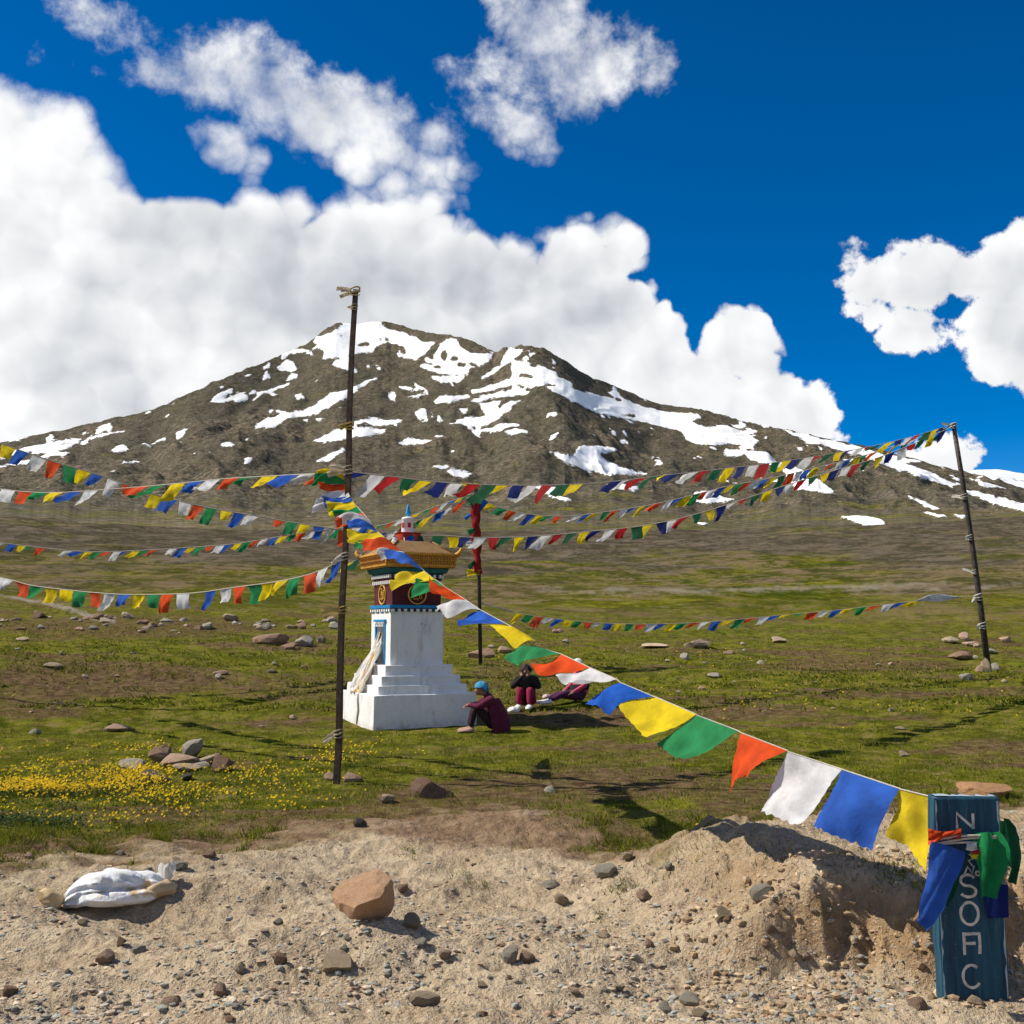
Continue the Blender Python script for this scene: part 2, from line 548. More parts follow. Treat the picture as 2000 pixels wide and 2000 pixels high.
def mat_attr(name, attr='tint', rough=0.85, trans=0.0, bmp=0.0, scale=40.0, spec=0.1):
    m, n, l, p, out = new_mat(name)
    p.inputs['Specular IOR Level'].default_value = spec
    a = n.new('ShaderNodeAttribute'); a.attribute_name = attr
    tc = n.new('ShaderNodeTexCoord')
    f, h = noise(n, l, tc.outputs['Object'], scale, 5)
    c = mixc(n, l, 0.35, a.outputs['Color'], mixc(n, l, f, (0.4, 0.4, 0.4), (1.5, 1.5, 1.5)), 'MULTIPLY')
    l.new(c, p.inputs['Base Color']); p.inputs['Roughness'].default_value = rough
    if bmp > 0:
        bump(n, l, p, h, bmp, 0.01)
    if trans > 0:
        t = n.new('ShaderNodeBsdfTranslucent'); l.new(c, t.inputs['Color'])
        ms = n.new('ShaderNodeMixShader'); ms.inputs[0].default_value = trans
        l.new(p.outputs[0], ms.inputs[1]); l.new(t.outputs[0], ms.inputs[2]); l.new(ms.outputs[0], out.inputs[0])
    return m


def mat_rock(name, c1, c2, c3, scale=3.0):
    m, n, l, p, out = new_mat(name)
    tc = n.new('ShaderNodeTexCoord')
    oi = n.new('ShaderNodeObjectInfo')
    ad = n.new('ShaderNodeVectorMath'); ad.operation = 'ADD'
    l.new(tc.outputs['Object'], ad.inputs[0]); l.new(oi.outputs['Location'], ad.inputs[1])
    v = ad.outputs[0]
    f, _ = noise(n, l, v, scale, 7, 0.6)
    g, h = noise(n, l, v, scale * 5, 8, 0.65, 0.45, 0.7)
    c = mixc(n, l, f, c1, c2)
    c = mixc(n, l, g, c, c3)
    mr = n.new('ShaderNodeMapRange'); mr.inputs['To Min'].default_value = 0.85; mr.inputs['To Max'].default_value = 1.25
    l.new(oi.outputs['Random'], mr.inputs['Value'])
    cm = n.new('ShaderNodeCombineColor')
    for i in range(3): l.new(mr.outputs[0], cm.inputs[i])
    c = mixc(n, l, 1.0, c, cm.outputs[0], 'MULTIPLY')
    l.new(c, p.inputs['Base Color']); p.inputs['Roughness'].default_value = 0.9
    _, h2 = noise(n, l, v, scale * 9, 8, 0.7)
    bump(n, l, p, h2, 0.9, 0.03)
    return m


M = {}
M['grey_rock'] = mat_rock('grey_rock', (0.265, 0.245, 0.195), (0.355, 0.315, 0.245), (0.42, 0.365, 0.275), 4)
M['tan_rock'] = mat_rock('tan_rock', (0.44, 0.34, 0.225), (0.36, 0.265, 0.17), (0.50, 0.40, 0.28), 4)
M['pink_rock'] = mat_rock('pink_rock', (0.42, 0.27, 0.19), (0.34, 0.215, 0.15), (0.46, 0.34, 0.245), 4)
M['orange_rock'] = mat_rock('orange_rock', (0.64, 0.38, 0.205), (0.56, 0.30, 0.15), (0.68, 0.52, 0.38), 4)
M['rust_rock'] = mat_rock('rust_rock', (0.46, 0.24, 0.105), (0.30, 0.15, 0.07), (0.52, 0.34, 0.19), 5)
M['brown_rock'] = mat_rock('brown_rock', (0.25, 0.15, 0.095), (0.34, 0.22, 0.145), (0.17, 0.11, 0.075), 5)
M['dark_rock'] = mat_rock('dark_rock', (0.06, 0.055, 0.05), (0.10, 0.085, 0.075), (0.14, 0.12, 0.10), 5)

FLAGC = {'b': (0.025, 0.115, 0.52), 'w': (0.72, 0.72, 0.74), 'r': (0.72, 0.085, 0.02), 'g': (0.02, 0.26, 0.085),
         'y': (0.80, 0.60, 0.012), 'n': (0.015, 0.028, 0.16), 'm': (0.42, 0.02, 0.025), 'd': (0.012, 0.11, 0.05), 'l': (0.04, 0.2, 0.62)}
for k, c in FLAGC.items():
    M['cloth_' + k] = mat_cloth('cloth_' + {'b': 'blue', 'w': 'white', 'r': 'orange_red', 'g': 'green', 'y': 'yellow', 'n': 'navy', 'm': 'crimson', 'd': 'dark_green', 'l': 'bright_blue'}[k], c)
M['rope'] = mat_plain('rope', (0.55, 0.5, 0.42), (0.4, 0.36, 0.3), 60, 0.9, 0.3, 0.002)
M['cream_cloth'] = mat_cloth('cream_cloth', (0.62, 0.52, 0.36), 0.2)

# ------------------------------------------------------------------ terrain
RAD = np.array([0, 3.0, 6, 8, 11, 14, 17, 20, 23, 26, 32, 40, 60, 100, 160, 260, 400.0])
RZ = np.array([0.0, 0.0, 0.0, 0.0, 0.0, 0.0, 0.02, 0.24, 0.52, 0.78, 1.02, 1.35, 2.3, 5.0, 11.4, 26.5, 50.0])
STUPA_C = (-1.79, 17.55)

# lower edge of the turf, in photograph pixels, turned into a plan curve on flat ground
EDGE = [(-400, 1690), (0, 1690), (60, 1680), (140, 1650), (220, 1668), (330, 1640), (440, 1645), (560, 1632), (700, 1630), (780, 1600), (900, 1588), (1000, 1582),
        (1080, 1606), (1180, 1640), (1290, 1690), (1360, 1668), (1480, 1625), (1620, 1600), (1760, 1580), (1860, 1570), (2000, 1572), (2400, 1570)]


def base_z(x, y):
    r = np.hypot(x, y)
    z = np.interp(r, RAD, RZ)
    z = z - 0.030 * np.clip(x, -25, 25) * sst(17, 28, r) * (1 - sst(40, 110, r))
    return z


def dirt_edge_y(x, y):
    """signed: positive on the bare-dirt side (metres towards the camera)"""
    a = np.asarray(x) / np.maximum(np.asarray(y), 0.3)
    px = 1000 + FPX * a * 1.0
    ex = np.array([e[0] for e in EDGE], float); ey = np.array([e[1] for e in EDGE], float)
    pe = np.interp(px, ex, ey)
    b = (1000 - pe) / FPX
    c, s = math.cos(PITCH), math.sin(PITCH)
    t = (s + b * c) / (c - b * s)
    yd = EYE / np.maximum(-t, 0.02)
    return yd - np.asarray(y)


def ground_z(x, y, fine=True, mask=False):
    x = np.asarray(x, float); y = np.asarray(y, float)
    r = np.hypot(x, y)
    z = base_z(x, y)
    calm = 1 - 0.9 * np.exp(-((x - STUPA_C[0]) ** 2 + (y - STUPA_C[1]) ** 2) / 3.0)
    # meadow rolls
    far = sst(9, 16, r)
    z = z + calm * far * (0.14 * fbm(x / 7.0, y / 4.0, 3, 3) + 0.07 * fbm(x / 1.8, y / 1.0, 3, 9)) * (1 + sst(20, 60, r) * 1.1)
    z = z + calm * sst(9.5, 13, r) * (0.045 * np.abs(fbm(x / 0.55, y / 0.5, 3, 13)) + 0.05 * sst(16, 30, r) * fbm(x / 1.1, y / 1.1, 3, 15) + 0.16 * sst(30, 50, r) * (1 - sst(90, 160, r)) * fbm(x / 4.0, y / 4.0, 2, 17))
    z = z + sst(45, 110, r) * (0.55 * fbm(x / 14.0, y / 12.0, 2, 19, 0.5))
    z = z + sst(40, 120, r) * 1.2 * fbm(x / 40.0, y / 26.0, 3, 5)
    # bare slope in front: low spoil ridges
    near = 1 - sst(8.0, 10.5, r)
    z = z + near * (0.11 * fbm(x / 1.5 + 0.35 * y, y / 1.0, 4, 21) + 0.075 * fbm(x / 0.55, y / 0.4, 4, 33))
    z = z + near * 0.10 * np.exp(-((x + 1.05) / 1.2) ** 2 - ((y - 5.25 - 0.25 * (x + 1.0)) / 0.35) ** 2)
    # earth bank on the right, its broken face turned to the road
    w = fbm(x * 1.6, y * 1.3, 4, 41)
    brk = 5.05 + 0.40 * w + 0.10 * (1.6 - x)
    m = sst(0.55, 1.45, x + 0.25 * w) * sst(brk - 0.05, brk + 0.30, y) * (1 - sst(6.4, 8.6, y))
    z = z + 0.40 * m
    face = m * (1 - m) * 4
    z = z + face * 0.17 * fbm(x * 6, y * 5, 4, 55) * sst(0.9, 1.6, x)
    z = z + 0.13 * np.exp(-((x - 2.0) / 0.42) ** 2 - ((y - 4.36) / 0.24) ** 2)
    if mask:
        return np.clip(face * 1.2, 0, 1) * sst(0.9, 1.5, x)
    if fine:
        de = dirt_edge_y(x, y)
        d = sst(-0.2, 0.4, de) * (1 - sst(10, 13, r))
        f1 = fbm(x * 9, y * 9, 4, 61, 0.6)
        z = z + d * (0.026 * f1 + 0.012 * np.abs(fbm(x * 26, y * 26, 3, 71)) )
        z = z + (1 - d) * 0.018 * fbm(x * 4.2, y * 4.2, 3, 77) * sst(5, 8, r)
    return z


def gz(x, y):
    return float(ground_z(np.array([x]), np.array([y]))[0])


_YS = np.concatenate([np.arange(2.5, 14, 0.02), np.arange(14, 60, 0.1), np.arange(60, 400, 1.0)])


def on_ground(px, py):
    d = cam_ray(px, py)
    x = d.x / d.y * _YS; z = EYE + d.z / d.y * _YS
    g = ground_z(x, _YS)
    k = np.nonzero(z <= g)[0]
    i = int(k[0]) if len(k) else len(_YS) - 1
    return Vector((float(x[i]), float(_YS[i]), float(g[i])))


SIL = [(-3000, 1120), (-1200, 1060), (-700, 1000), (-300, 920), (-100, 885), (0, 866), (60, 852), (130, 838), (200, 823), (300, 800), (350, 778), (420, 746), (480, 720), (560, 690), (600, 670), (640, 642),
       (656, 633), (690, 634), (740, 628), (760, 630), (830, 648), (880, 655), (920, 664), (965, 690), (985, 681), (1030, 676), (1060, 682), (1100, 701), (1150, 735),
       (1200, 754), (1290, 790), (1370, 800), (1450, 822), (1520, 838), (1614, 857), (1697, 872), (1780, 893), (1883, 930), (2000, 962), (2200, 1010), (2600, 1060), (3200, 1110), (5000, 1130)]


def px_to_phi(px, py):
    d = cam_ray(px, py)
    return math.atan2(d.x, d.y), d.z / math.hypot(d.x, d.y)


_sp = [px_to_phi(*q) for q in SIL]
SPH = np.array([q[0] for q in _sp]); ST = np.array([q[1] for q in _sp])
R0 = 260.0


def phi_cols(fine_n):
    f = np.linspace(R(-33), R(33), fine_n)
    c = np.linspace(R(33), R(360 - 33), 90)[1:-1]
    return np.concatenate([f, c])


def polar_faces(nr, nc, wrap=True):
    i = np.arange(nr - 1)[:, None]; j = np.arange(nc if wrap else nc - 1)[None, :]
    j2 = (j + 1) % nc
    a = i * nc + j; b = i * nc + j2; c = (i + 1) * nc + j2; d = (i + 1) * nc + j
    return np.stack([a, b, c, d], -1).reshape(-1, 4)[:, ::-1]


def slope_cover(n, l, P):
    f1, h1 = noise(n, l, P, 0.06, 5, 0.78, 0.43, 0.57)
    f2, h2 = noise(n, l, P, 0.22, 4, 0.85, 0.45, 0.55)
    f3, _ = noise(n, l, P, 0.025, 5, 0.7, 0.46, 0.60)
    f4, _ = noise(n, l, P, 0.11, 5, 0.8, 0.50, 0.58)
    turf = mixc(n, l, f1, (0.072, 0.088, 0.008), (0.178, 0.165, 0.014))
    turf = mixc(n, l, f4, turf, (0.165, 0.122, 0.066))
    turf = mixc(n, l, f3, turf, mixc(n, l, 0.7, turf, (0.150, 0.112, 0.062)))
    turf = mixc(n, l, f2, mixc(n, l, 0.62, turf, (0.022, 0.026, 0.006)), turf)
    return turf, f1, f2, h1, h2


# --- ground
def build_ground():
    rr = np.concatenate([[0.02], np.geomspace(0.6, 3.9, 16), np.geomspace(3.95, 12, 360)[0:], np.geomspace(12.1, 40, 150), np.geomspace(40.6, R0, 170)])
    ph = phi_cols(860)
    PH, RR = np.meshgrid(ph, rr)
    X = RR * np.sin(PH); Y = RR * np.cos(PH)
    Z = ground_z(X, Y)
    me = fast_mesh('ground', np.stack([X, Y, Z], -1), polar_faces(len(rr), len(ph)))
    px, py = to_px(X, Y, Z)
    de = dirt_edge_y(X, Y)
    n1 = fbm(X / 0.7, Y / 0.45, 4, 81, 0.6)
    n2 = fbm(X / 0.16, Y / 0.12, 3, 83, 0.6)
    dirt = sst(-0.5, 0.75, de + 1.3 * n1 + 0.6 * n2) * (1 - sst(11, 14, RR))
    # worn spots further up the meadow
    far = sst(7.5, 10, RR)
    w = fbm(X / 3.4, Y / 1.3, 5, 91, 0.6)
    soil = np.maximum(sst(0.03, 0.40, w) * far * 0.85, 0.9 * np.exp(-((de + 0.25 + 0.8 * n1) / 0.75) ** 2) * (RR < 13))
    front = Y > 0.5
    for (cx, cy, ax, ay, k) in [(180, 1330, 260, 40, 0.9), (60, 1380, 120, 26, 0.8), (560, 1345, 160, 34, 0.6), (260, 1225, 300, 26, 0.7), (1010, 1330, 110, 55, 0.55),
                                (1150, 1530, 330, 40, 0.85), (900, 1560, 260, 35, 0.8), (1700, 1300, 220, 12, 0.8), (1300, 1270, 120, 14, 0.5), (560, 1262, 90, 12, 0.7),
                                (1450, 1560, 110, 40, 0.7), (1010, 1625, 260, 34, 0.95), (1180, 1660, 120, 26, 0.8), (760, 1612, 120, 18, 0.8), (300, 1650, 160, 10, 0.6), (1930, 1490, 120, 14, 0.5), (1250, 1480, 160, 18, 0.5)]:
        q = np.exp(-((px - cx) / ax) ** 2 - ((py - cy) / ay) ** 2) * front
        soil = np.maximum(soil, k * sst(0.15, 0.6, q + 0.35 * w))
    # footpath on the left and the gravel wash at the foot of the slope
    path = np.zeros_like(X)
    pl = [(-60, 1158), (20, 1166), (80, 1176), (140, 1190), (175, 1204), (215, 1210)]
    pxx = np.array([q[0] for q in pl], float); pyy = np.array([q[1] for q in pl], float)
    wv = 2.2 * fbm(px / 30, py / 9, 3, 95)
    path = (1 - sst(0.5, 1.0, np.abs(py + wv - np.interp(px, pxx, pyy)) / (3 + 5 * sst(20, 200, px)))) * (px < 225) * front
    wash = (1 - sst(0.3, 1.0, np.abs(py - (1148 - 6 * np.sin(px / 260.0)) + 3.5 * wv) / 9.0)) * sst(1000, 1120, px) * front * 0.7 * sst(-0.3, 0.35, fbm(px / 60, py / 6, 4, 97, 0.6))
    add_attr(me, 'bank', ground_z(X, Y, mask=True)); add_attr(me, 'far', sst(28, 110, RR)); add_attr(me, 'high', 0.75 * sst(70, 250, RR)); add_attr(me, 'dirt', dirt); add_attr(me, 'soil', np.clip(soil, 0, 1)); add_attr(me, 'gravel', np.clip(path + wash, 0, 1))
    m, n, l, p, out = new_mat('ground')
    tc = n.new('ShaderNodeTexCoord'); P = tc.outputs['Object']

    def A(nm):
        a = n.new('ShaderNodeAttribute'); a.attribute_name = nm; return a.outputs['Fac']
    # bare earth
    f1, _ = noise(n, l, P, 1.3, 7, 0.65, 0.42, 0.60); f2, h2 = noise(n, l, P, 14, 5, 0.65); f3, h3 = noise(n, l, P, 70, 3, 0.7, 0.4, 0.7)
    earth = mixc(n, l, f1, (0.36, 0.265, 0.170), (0.58, 0.462, 0.32))
    earth = mixc(n, l, f2, mixc(n, l, 0.7, earth, (0.19, 0.125, 0.072)), earth)
    earth = mixc(n, l, f3, earth, (0.52, 0.43, 0.30))
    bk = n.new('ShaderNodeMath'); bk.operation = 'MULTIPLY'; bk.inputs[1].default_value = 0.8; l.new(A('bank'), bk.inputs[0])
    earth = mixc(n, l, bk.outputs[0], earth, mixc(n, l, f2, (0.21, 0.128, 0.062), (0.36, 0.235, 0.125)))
    # little stones pressed into it
    vo = n.new('ShaderNodeTexVoronoi'); vo.inputs['Scale'].default_value = 38; vo.inputs['Randomness'].default_value = 1.0
    l.new(P, vo.inputs['Vector'])
    vm = n.new('ShaderNodeMapRange'); vm.inputs['From Min'].default_value = 0.30; vm.inputs['From Max'].default_value = 0.22
    l.new(vo.outputs['Distance'], vm.inputs['Value'])
    sp = n.new('ShaderNodeSeparateColor'); l.new(vo.outputs['Color'], sp.inputs[0])
    gt = n.new('ShaderNodeMath'); gt.operation = 'GREATER_THAN'; gt.inputs[1].default_value = 0.5; l.new(sp.outputs[0], gt.inputs[0])
    pm = n.new('ShaderNodeMath'); pm.operation = 'MULTIPLY'; l.new(vm.outputs[0], pm.inputs[0]); l.new(gt.outputs[0], pm.inputs[1])
    stone = mixc(n, l, sp.outputs[1], (0.26, 0.25, 0.22), (0.52, 0.43, 0.33))
    earth = mixc(n, l, pm.outputs[0], earth, stone)
    # turf
    g1, _ = noise(n, l, P, 0.55, 6, 0.6); g2, hg = noise(n, l, P, 6.5, 4, 0.7, 0.38, 0.62); g3, hg3 = noise(n, l, P, 32, 4, 0.7, 0.4, 0.65)
    turf = mixc(n, l, g1, (0.125, 0.150, 0.010), (0.195, 0.185, 0.014))
    turf = mixc(n, l, g2, mixc(n, l, 0.55, turf, (0.026, 0.040, 0.006)), turf)
    turf = mixc(n, l, g3, turf, mixc(n, l, 0.6, turf, (0.25, 0.22, 0.04)))
    pt, hpt = noise(n, l, P, 1.5, 6, 0.76, 0.44, 0.57)
    pt2, _ = noise(n, l, P, 2.6, 5, 0.74, 0.52, 0.62)
    turf = mixc(n, l, pt, mixc(n, l, 0.62, turf, (0.024, 0.034, 0.006)), turf)
    turf = mixc(n, l, pt2, turf, (0.20, 0.16, 0.05))
    brown = mixc(n, l, g2, (0.075, 0.047, 0.025), (0.18, 0.12, 0.068))
    g4, _ = noise(n, l, P, 2.4, 6, 0.7, 0.45, 0.6)
    sm = n.new('ShaderNodeMath'); sm.operation = 'MULTIPLY_ADD'; sm.use_clamp = True
    l.new(A('soil'), sm.inputs[0]); sm.inputs[1].default_value = 1.25
    q = n.new('ShaderNodeMath'); q.operation = 'MULTIPLY_ADD'; q.inputs[1].default_value = 0.5; q.inputs[2].default_value = -0.35
    l.new(g4, q.inputs[0]); l.new(q.outputs[0], sm.inputs[2])
    turf = mixc(n, l, sm.outputs[0], turf, brown)
    cover = slope_cover(n, l, P)
    # uphill the turf breaks up into brown scree
    hz = n.new('ShaderNodeMath'); hz.operation = 'ADD'; l.new(A('high'), hz.inputs[0])
    hn, _ = noise(n, l, P, 0.035, 5, 0.7, 0.3, 0.7); l.new(hn, hz.inputs[1])
    hr = n.new('ShaderNodeMapRange'); hr.inputs['From Min'].default_value = 0.72; hr.inputs['From Max'].default_value = 1.12; l.new(hz.outputs[0], hr.inputs['Value'])
    scr = mixc(n, l, cover[2], (0.058, 0.050, 0.033), mixc(n, l, cover[1], (0.100, 0.079, 0.055), (0.138, 0.111, 0.080)))
    turf = mixc(n, l, A('far'), turf, mixc(n, l, hr.outputs[0], cover[0], scr))
    es = n.new('ShaderNodeMath'); es.operation = 'MULTIPLY'; es.inputs[1].default_value = 0.85; l.new(sm.outputs[0], es.inputs[0])
    earth = mixc(n, l, es.outputs[0], earth, mixc(n, l, f2, (0.14, 0.085, 0.05), (0.26, 0.165, 0.10)))
    c = mixc(n, l, A('dirt'), turf, earth)
    grv = mixc(n, l, f2, (0.20, 0.165, 0.12), (0.30, 0.26, 0.20))
    c = mixc(n, l, A('gravel'), c, grv)
    l.new(c, p.inputs['Base Color']); p.inputs['Roughness'].default_value = 1.0; p.inputs['Specular IOR Level'].default_value = 0.0
    # relief
    hm = n.new('ShaderNodeMath'); hm.operation = 'MULTIPLY_ADD'; hm.inputs[1].default_value = 0.5
    l.new(h3, hm.inputs[0]); l.new(h2, hm.inputs[2])
    hp = n.new('ShaderNodeMath'); hp.operation = 'MULTIPLY_ADD'; hp.inputs[1].default_value = 0.25; l.new(pm.outputs[0], hp.inputs[0]); l.new(hm.outputs[0], hp.inputs[2])
    hgm = n.new('ShaderNodeMath'); hgm.operation = 'ADD'; l.new(hpt, hgm.inputs[0]); l.new(hg3, hgm.inputs[1])
    mh = n.new('ShaderNodeMix'); mh.data_type = 'FLOAT'
    l.new(A('dirt'), mh.inputs['Factor']); l.new(hgm.outputs[0], mh.inputs['A']); l.new(hp.outputs[0], mh.inputs['B'])
    bump(n, l, p, mh.outputs['Result'], 0.8, 0.05)
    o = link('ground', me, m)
    tag(o, 'grassy meadow with a bare dirt slope in front', None, kind='structure')
    return o


build_ground()

# --- snow fields traced as outlines (zoomed crops of the photograph: origin and scale)
Z2, Z3, Z8 = (380, 580, 2.611), (1000, 620, 1.932), (0, 840, 2.841)
SNOW = [
    (Z2, [(765, 140), (930, 122), (1000, 165), (1140, 210), (1165, 240), (1230, 225), (1210, 265), (1130, 325), (1035, 300), (1080, 290), (1060, 255), (980, 238), (925, 255), (905, 285), (830, 285), (720, 310), (645, 322), (665, 295), (640, 255), (600, 235), (625, 205), (690, 190)]),
    (Z2, [(600, 205), (640, 195), (560, 240), (440, 300), (500, 255), (560, 225)]),
    (Z2, [(590, 275), (540, 265), (500, 280), (440, 300), (450, 325), (490, 295), (560, 285), (620, 305)]),
    (Z2, [(1285, 215), (1330, 220), (1380, 270), (1430, 290), (1525, 290), (1490, 335), (1400, 375), (1390, 400), (1300, 400), (1215, 385), (1150, 355), (1165, 345), (1215, 350), (1220, 300), (1250, 250)]),
    (Z2, [(1205, 405), (1380, 405), (1340, 440), (1270, 435), (1215, 418)]),
    (Z2, [(1600, 258), (1680, 275), (1640, 310), (1560, 370), (1520, 400), (1460, 425), (1465, 410), (1560, 350), (1580, 300)]),
    (Z2, [(1740, 275), (1700, 330), (1840, 385), (1850, 410), (1932, 440), (1940, 545), (1890, 510), (1780, 455), (1710, 462), (1640, 490), (1700, 460), (1640, 452), (1560, 465), (1480, 490), (1410, 495), (1405, 478), (1500, 455), (1600, 430), (1640, 390), (1690, 330)]),
    (Z2, [(1410, 530), (1500, 500), (1650, 465), (1715, 485), (1690, 500), (1600, 505), (1480, 530), (1440, 540)]),
    (Z2, [(1210, 545), (1250, 510), (1400, 500), (1400, 515), (1300, 540)]),
    (Z2, [(1450, 545), (1560, 530), (1540, 575), (1600, 540), (1670, 525), (1560, 610), (1490, 655), (1400, 665), (1340, 645), (1295, 648), (1340, 630), (1420, 615), (1490, 610), (1470, 580)]),
    (Z2, [(1435, 690), (1560, 645), (1690, 650), (1600, 670), (1530, 690)]),
    (Z2, [(1570, 685), (1640, 675), (1705, 685), (1620, 705)]),
    (Z2, [(950, 405), (860, 460), (780, 510), (690, 565), (650, 575), (640, 595), (560, 610), (480, 625), (410, 670), (300, 670), (340, 640), (450, 600), (560, 580), (640, 530), (700, 490), (780, 475), (830, 450)]),
    (Z2, [(905, 612), (960, 630), (1085, 628), (1020, 650), (940, 655), (880, 670), (985, 680), (960, 700), (850, 715), (740, 740), (600, 740), (700, 690), (780, 650)]),
    (Z2, [(1015, 760), (1080, 725), (1230, 735), (1150, 752)]),
    (Z2, [(615, 845), (680, 805), (770, 775), (765, 790), (690, 840)]),
    (Z2, [(695, 345), (720, 318), (790, 350), (840, 390), (780, 380)]),
    (Z2, [(345, 487), (490, 440), (480, 455), (370, 492)]),
    (Z2, [(75, 540), (110, 500), (200, 465), (180, 490), (120, 540)]),
    (Z2, [(95, 548), (180, 510), (290, 478), (210, 520)]),
    (Z2, [(415, 370), (480, 320), (525, 370), (500, 385)]),
    (Z2, [(460, 430), (500, 390), (535, 400), (480, 432)]),
    (Z2, [(1065, 515), (1195, 490), (1150, 510)]),
    (Z2, [(1040, 455), (1135, 465), (1120, 480), (1060, 475)]),
    (Z2, [(120, 745), (200, 755), (190, 768), (140, 762)]),
    (Z2, [(245, 850), (260, 825), (300, 825), (285, 850)]),
    (Z2, [(1285, 890), (1340, 880), (1425, 905), (1370, 922), (1320, 915)]),
    (Z2, [(1200, 860), (1310, 860), (1260, 885)]),
    (Z2, [(505, 505), (545, 495), (560, 520), (520, 520)]), (Z2, [(1345, 572), (1400, 572), (1380, 600), (1350, 595)]),
    (Z2, [(370, 490), (430, 490), (400, 505)]), (Z2, [(1210, 715), (1280, 705), (1250, 725)]), (Z2, [(410, 580), (480, 590), (440, 605)]), (Z2, [(610, 620), (665, 615), (640, 630)]),
    (Z2, [(255, 400), (300, 395), (275, 412)]), (Z2, [(340, 360), (385, 345), (360, 375)]), (Z2, [(115, 465), (165, 452), (140, 470)]),
    (Z3, [(0, 255), (70, 285), (0, 302)]),
    (Z3, [(0, 160), (100, 190), (160, 220), (230, 250), (120, 260), (0, 255)]),
    (Z3, [(120, 255), (180, 260), (310, 290), (420, 320), (600, 360), (700, 365), (740, 400), (830, 415), (935, 465), (905, 495), (840, 480), (700, 480), (650, 455), (640, 435), (560, 410), (480, 395), (330, 365), (240, 320), (180, 285), (130, 265)]),
    (Z3, [(135, 510), (180, 515), (230, 530), (250, 490), (330, 488), (405, 500), (330, 520), (340, 535), (420, 570), (515, 595), (370, 597), (280, 580), (200, 545)]),
    (Z3, [(1010, 425), (1150, 455), (1320, 490), (1400, 520), (1560, 545), (1480, 555), (1560, 580), (1690, 640), (1650, 640), (1560, 610), (1440, 570), (1370, 545), (1300, 520), (1180, 490), (1100, 460)]),
    (Z3, [(860, 500), (960, 510), (1000, 545), (1060, 560), (1130, 600), (1230, 668), (1160, 660), (1080, 650), (1040, 610), (1020, 570), (900, 540)]),
    (Z3, [(790, 515), (810, 495), (860, 500), (900, 512), (840, 530)]),
    (Z3, [(660, 700), (690, 660), (740, 655), (800, 680), (850, 690), (800, 700)]),
    (Z3, [(1240, 755), (1340, 755), (1400, 775), (1425, 800), (1330, 790)]),
    (Z3, [(1480, 670), (1530, 690), (1615, 728), (1560, 720)]),
    (Z3, [(1700, 648), (1760, 660), (1990, 720), (1990, 745), (1860, 720), (1760, 685)]),
    (Z3, [(1530, 733), (1640, 752), (1650, 760), (1590, 752)]), (Z3, [(350, 628), (480, 640), (460, 656), (360, 650)]), (Z3, [(80, 645), (190, 640), (150, 670), (230, 690), (200, 697), (100, 660)]),
    (Z3, [(1660, 745), (1720, 758), (1700, 762)]), (Z3, [(690, 775), (745, 783), (720, 788)]), (Z3, [(1715, 605), (1870, 650), (1790, 642)]), (Z3, [(920, 400), (985, 413), (950, 414)]),
    (Z8, [(0, 140), (190, 85), (310, 68), (450, 48), (440, 58), (330, 85), (200, 115), (60, 150), (0, 165)]),
    (Z8, [(0, 198), (60, 188), (190, 160), (280, 128), (340, 120), (400, 130), (300, 152), (180, 190), (0, 217)]),
    (Z8, [(190, 115), (330, 88), (460, 60), (380, 100), (290, 130), (180, 135)]),
    (Z8, [(585, 118), (640, 95), (710, 80), (700, 105), (735, 112), (640, 125)]),
    (Z8, [(655, 180), (780, 172), (760, 185), (670, 190)]), (Z8, [(1220, 80), (1265, 70), (1305, 90), (1240, 90)]), (Z8, [(1350, 185), (1370, 158), (1405, 158), (1390, 185)]),
    (Z8, [(480, 45), (690, 5), (690, 15), (500, 52)]), (Z8, [(330, 155), (360, 150), (350, 160)]),
]
ROCKS_IN_SNOW = [(Z2, (970, 220), 26, 12), (Z2, (860, 245), 34, 10), (Z2, (740, 208), 16, 7), (Z2, (1275, 300), 18, 30), (Z2, (1330, 315), 22, 14), (Z2, (1370, 345), 24, 14), (Z2, (1240, 360), 22, 9), (Z2, (1420, 345), 22, 9),
                 (Z2, (1745, 320), 30, 16), (Z2, (1690, 405), 40, 10), (Z2, (1730, 350), 20, 9), (Z2, (1810, 450), 26, 8), (Z2, (990, 140), 40, 7), (Z2, (1020, 160), 40, 6),
                 (Z3, (715, 393), 34, 16), (Z3, (745, 405), 26, 12), (Z3, (440, 372), 24, 8), (Z3, (150, 258), 20, 4), (Z2, (860, 660), 40, 10)]


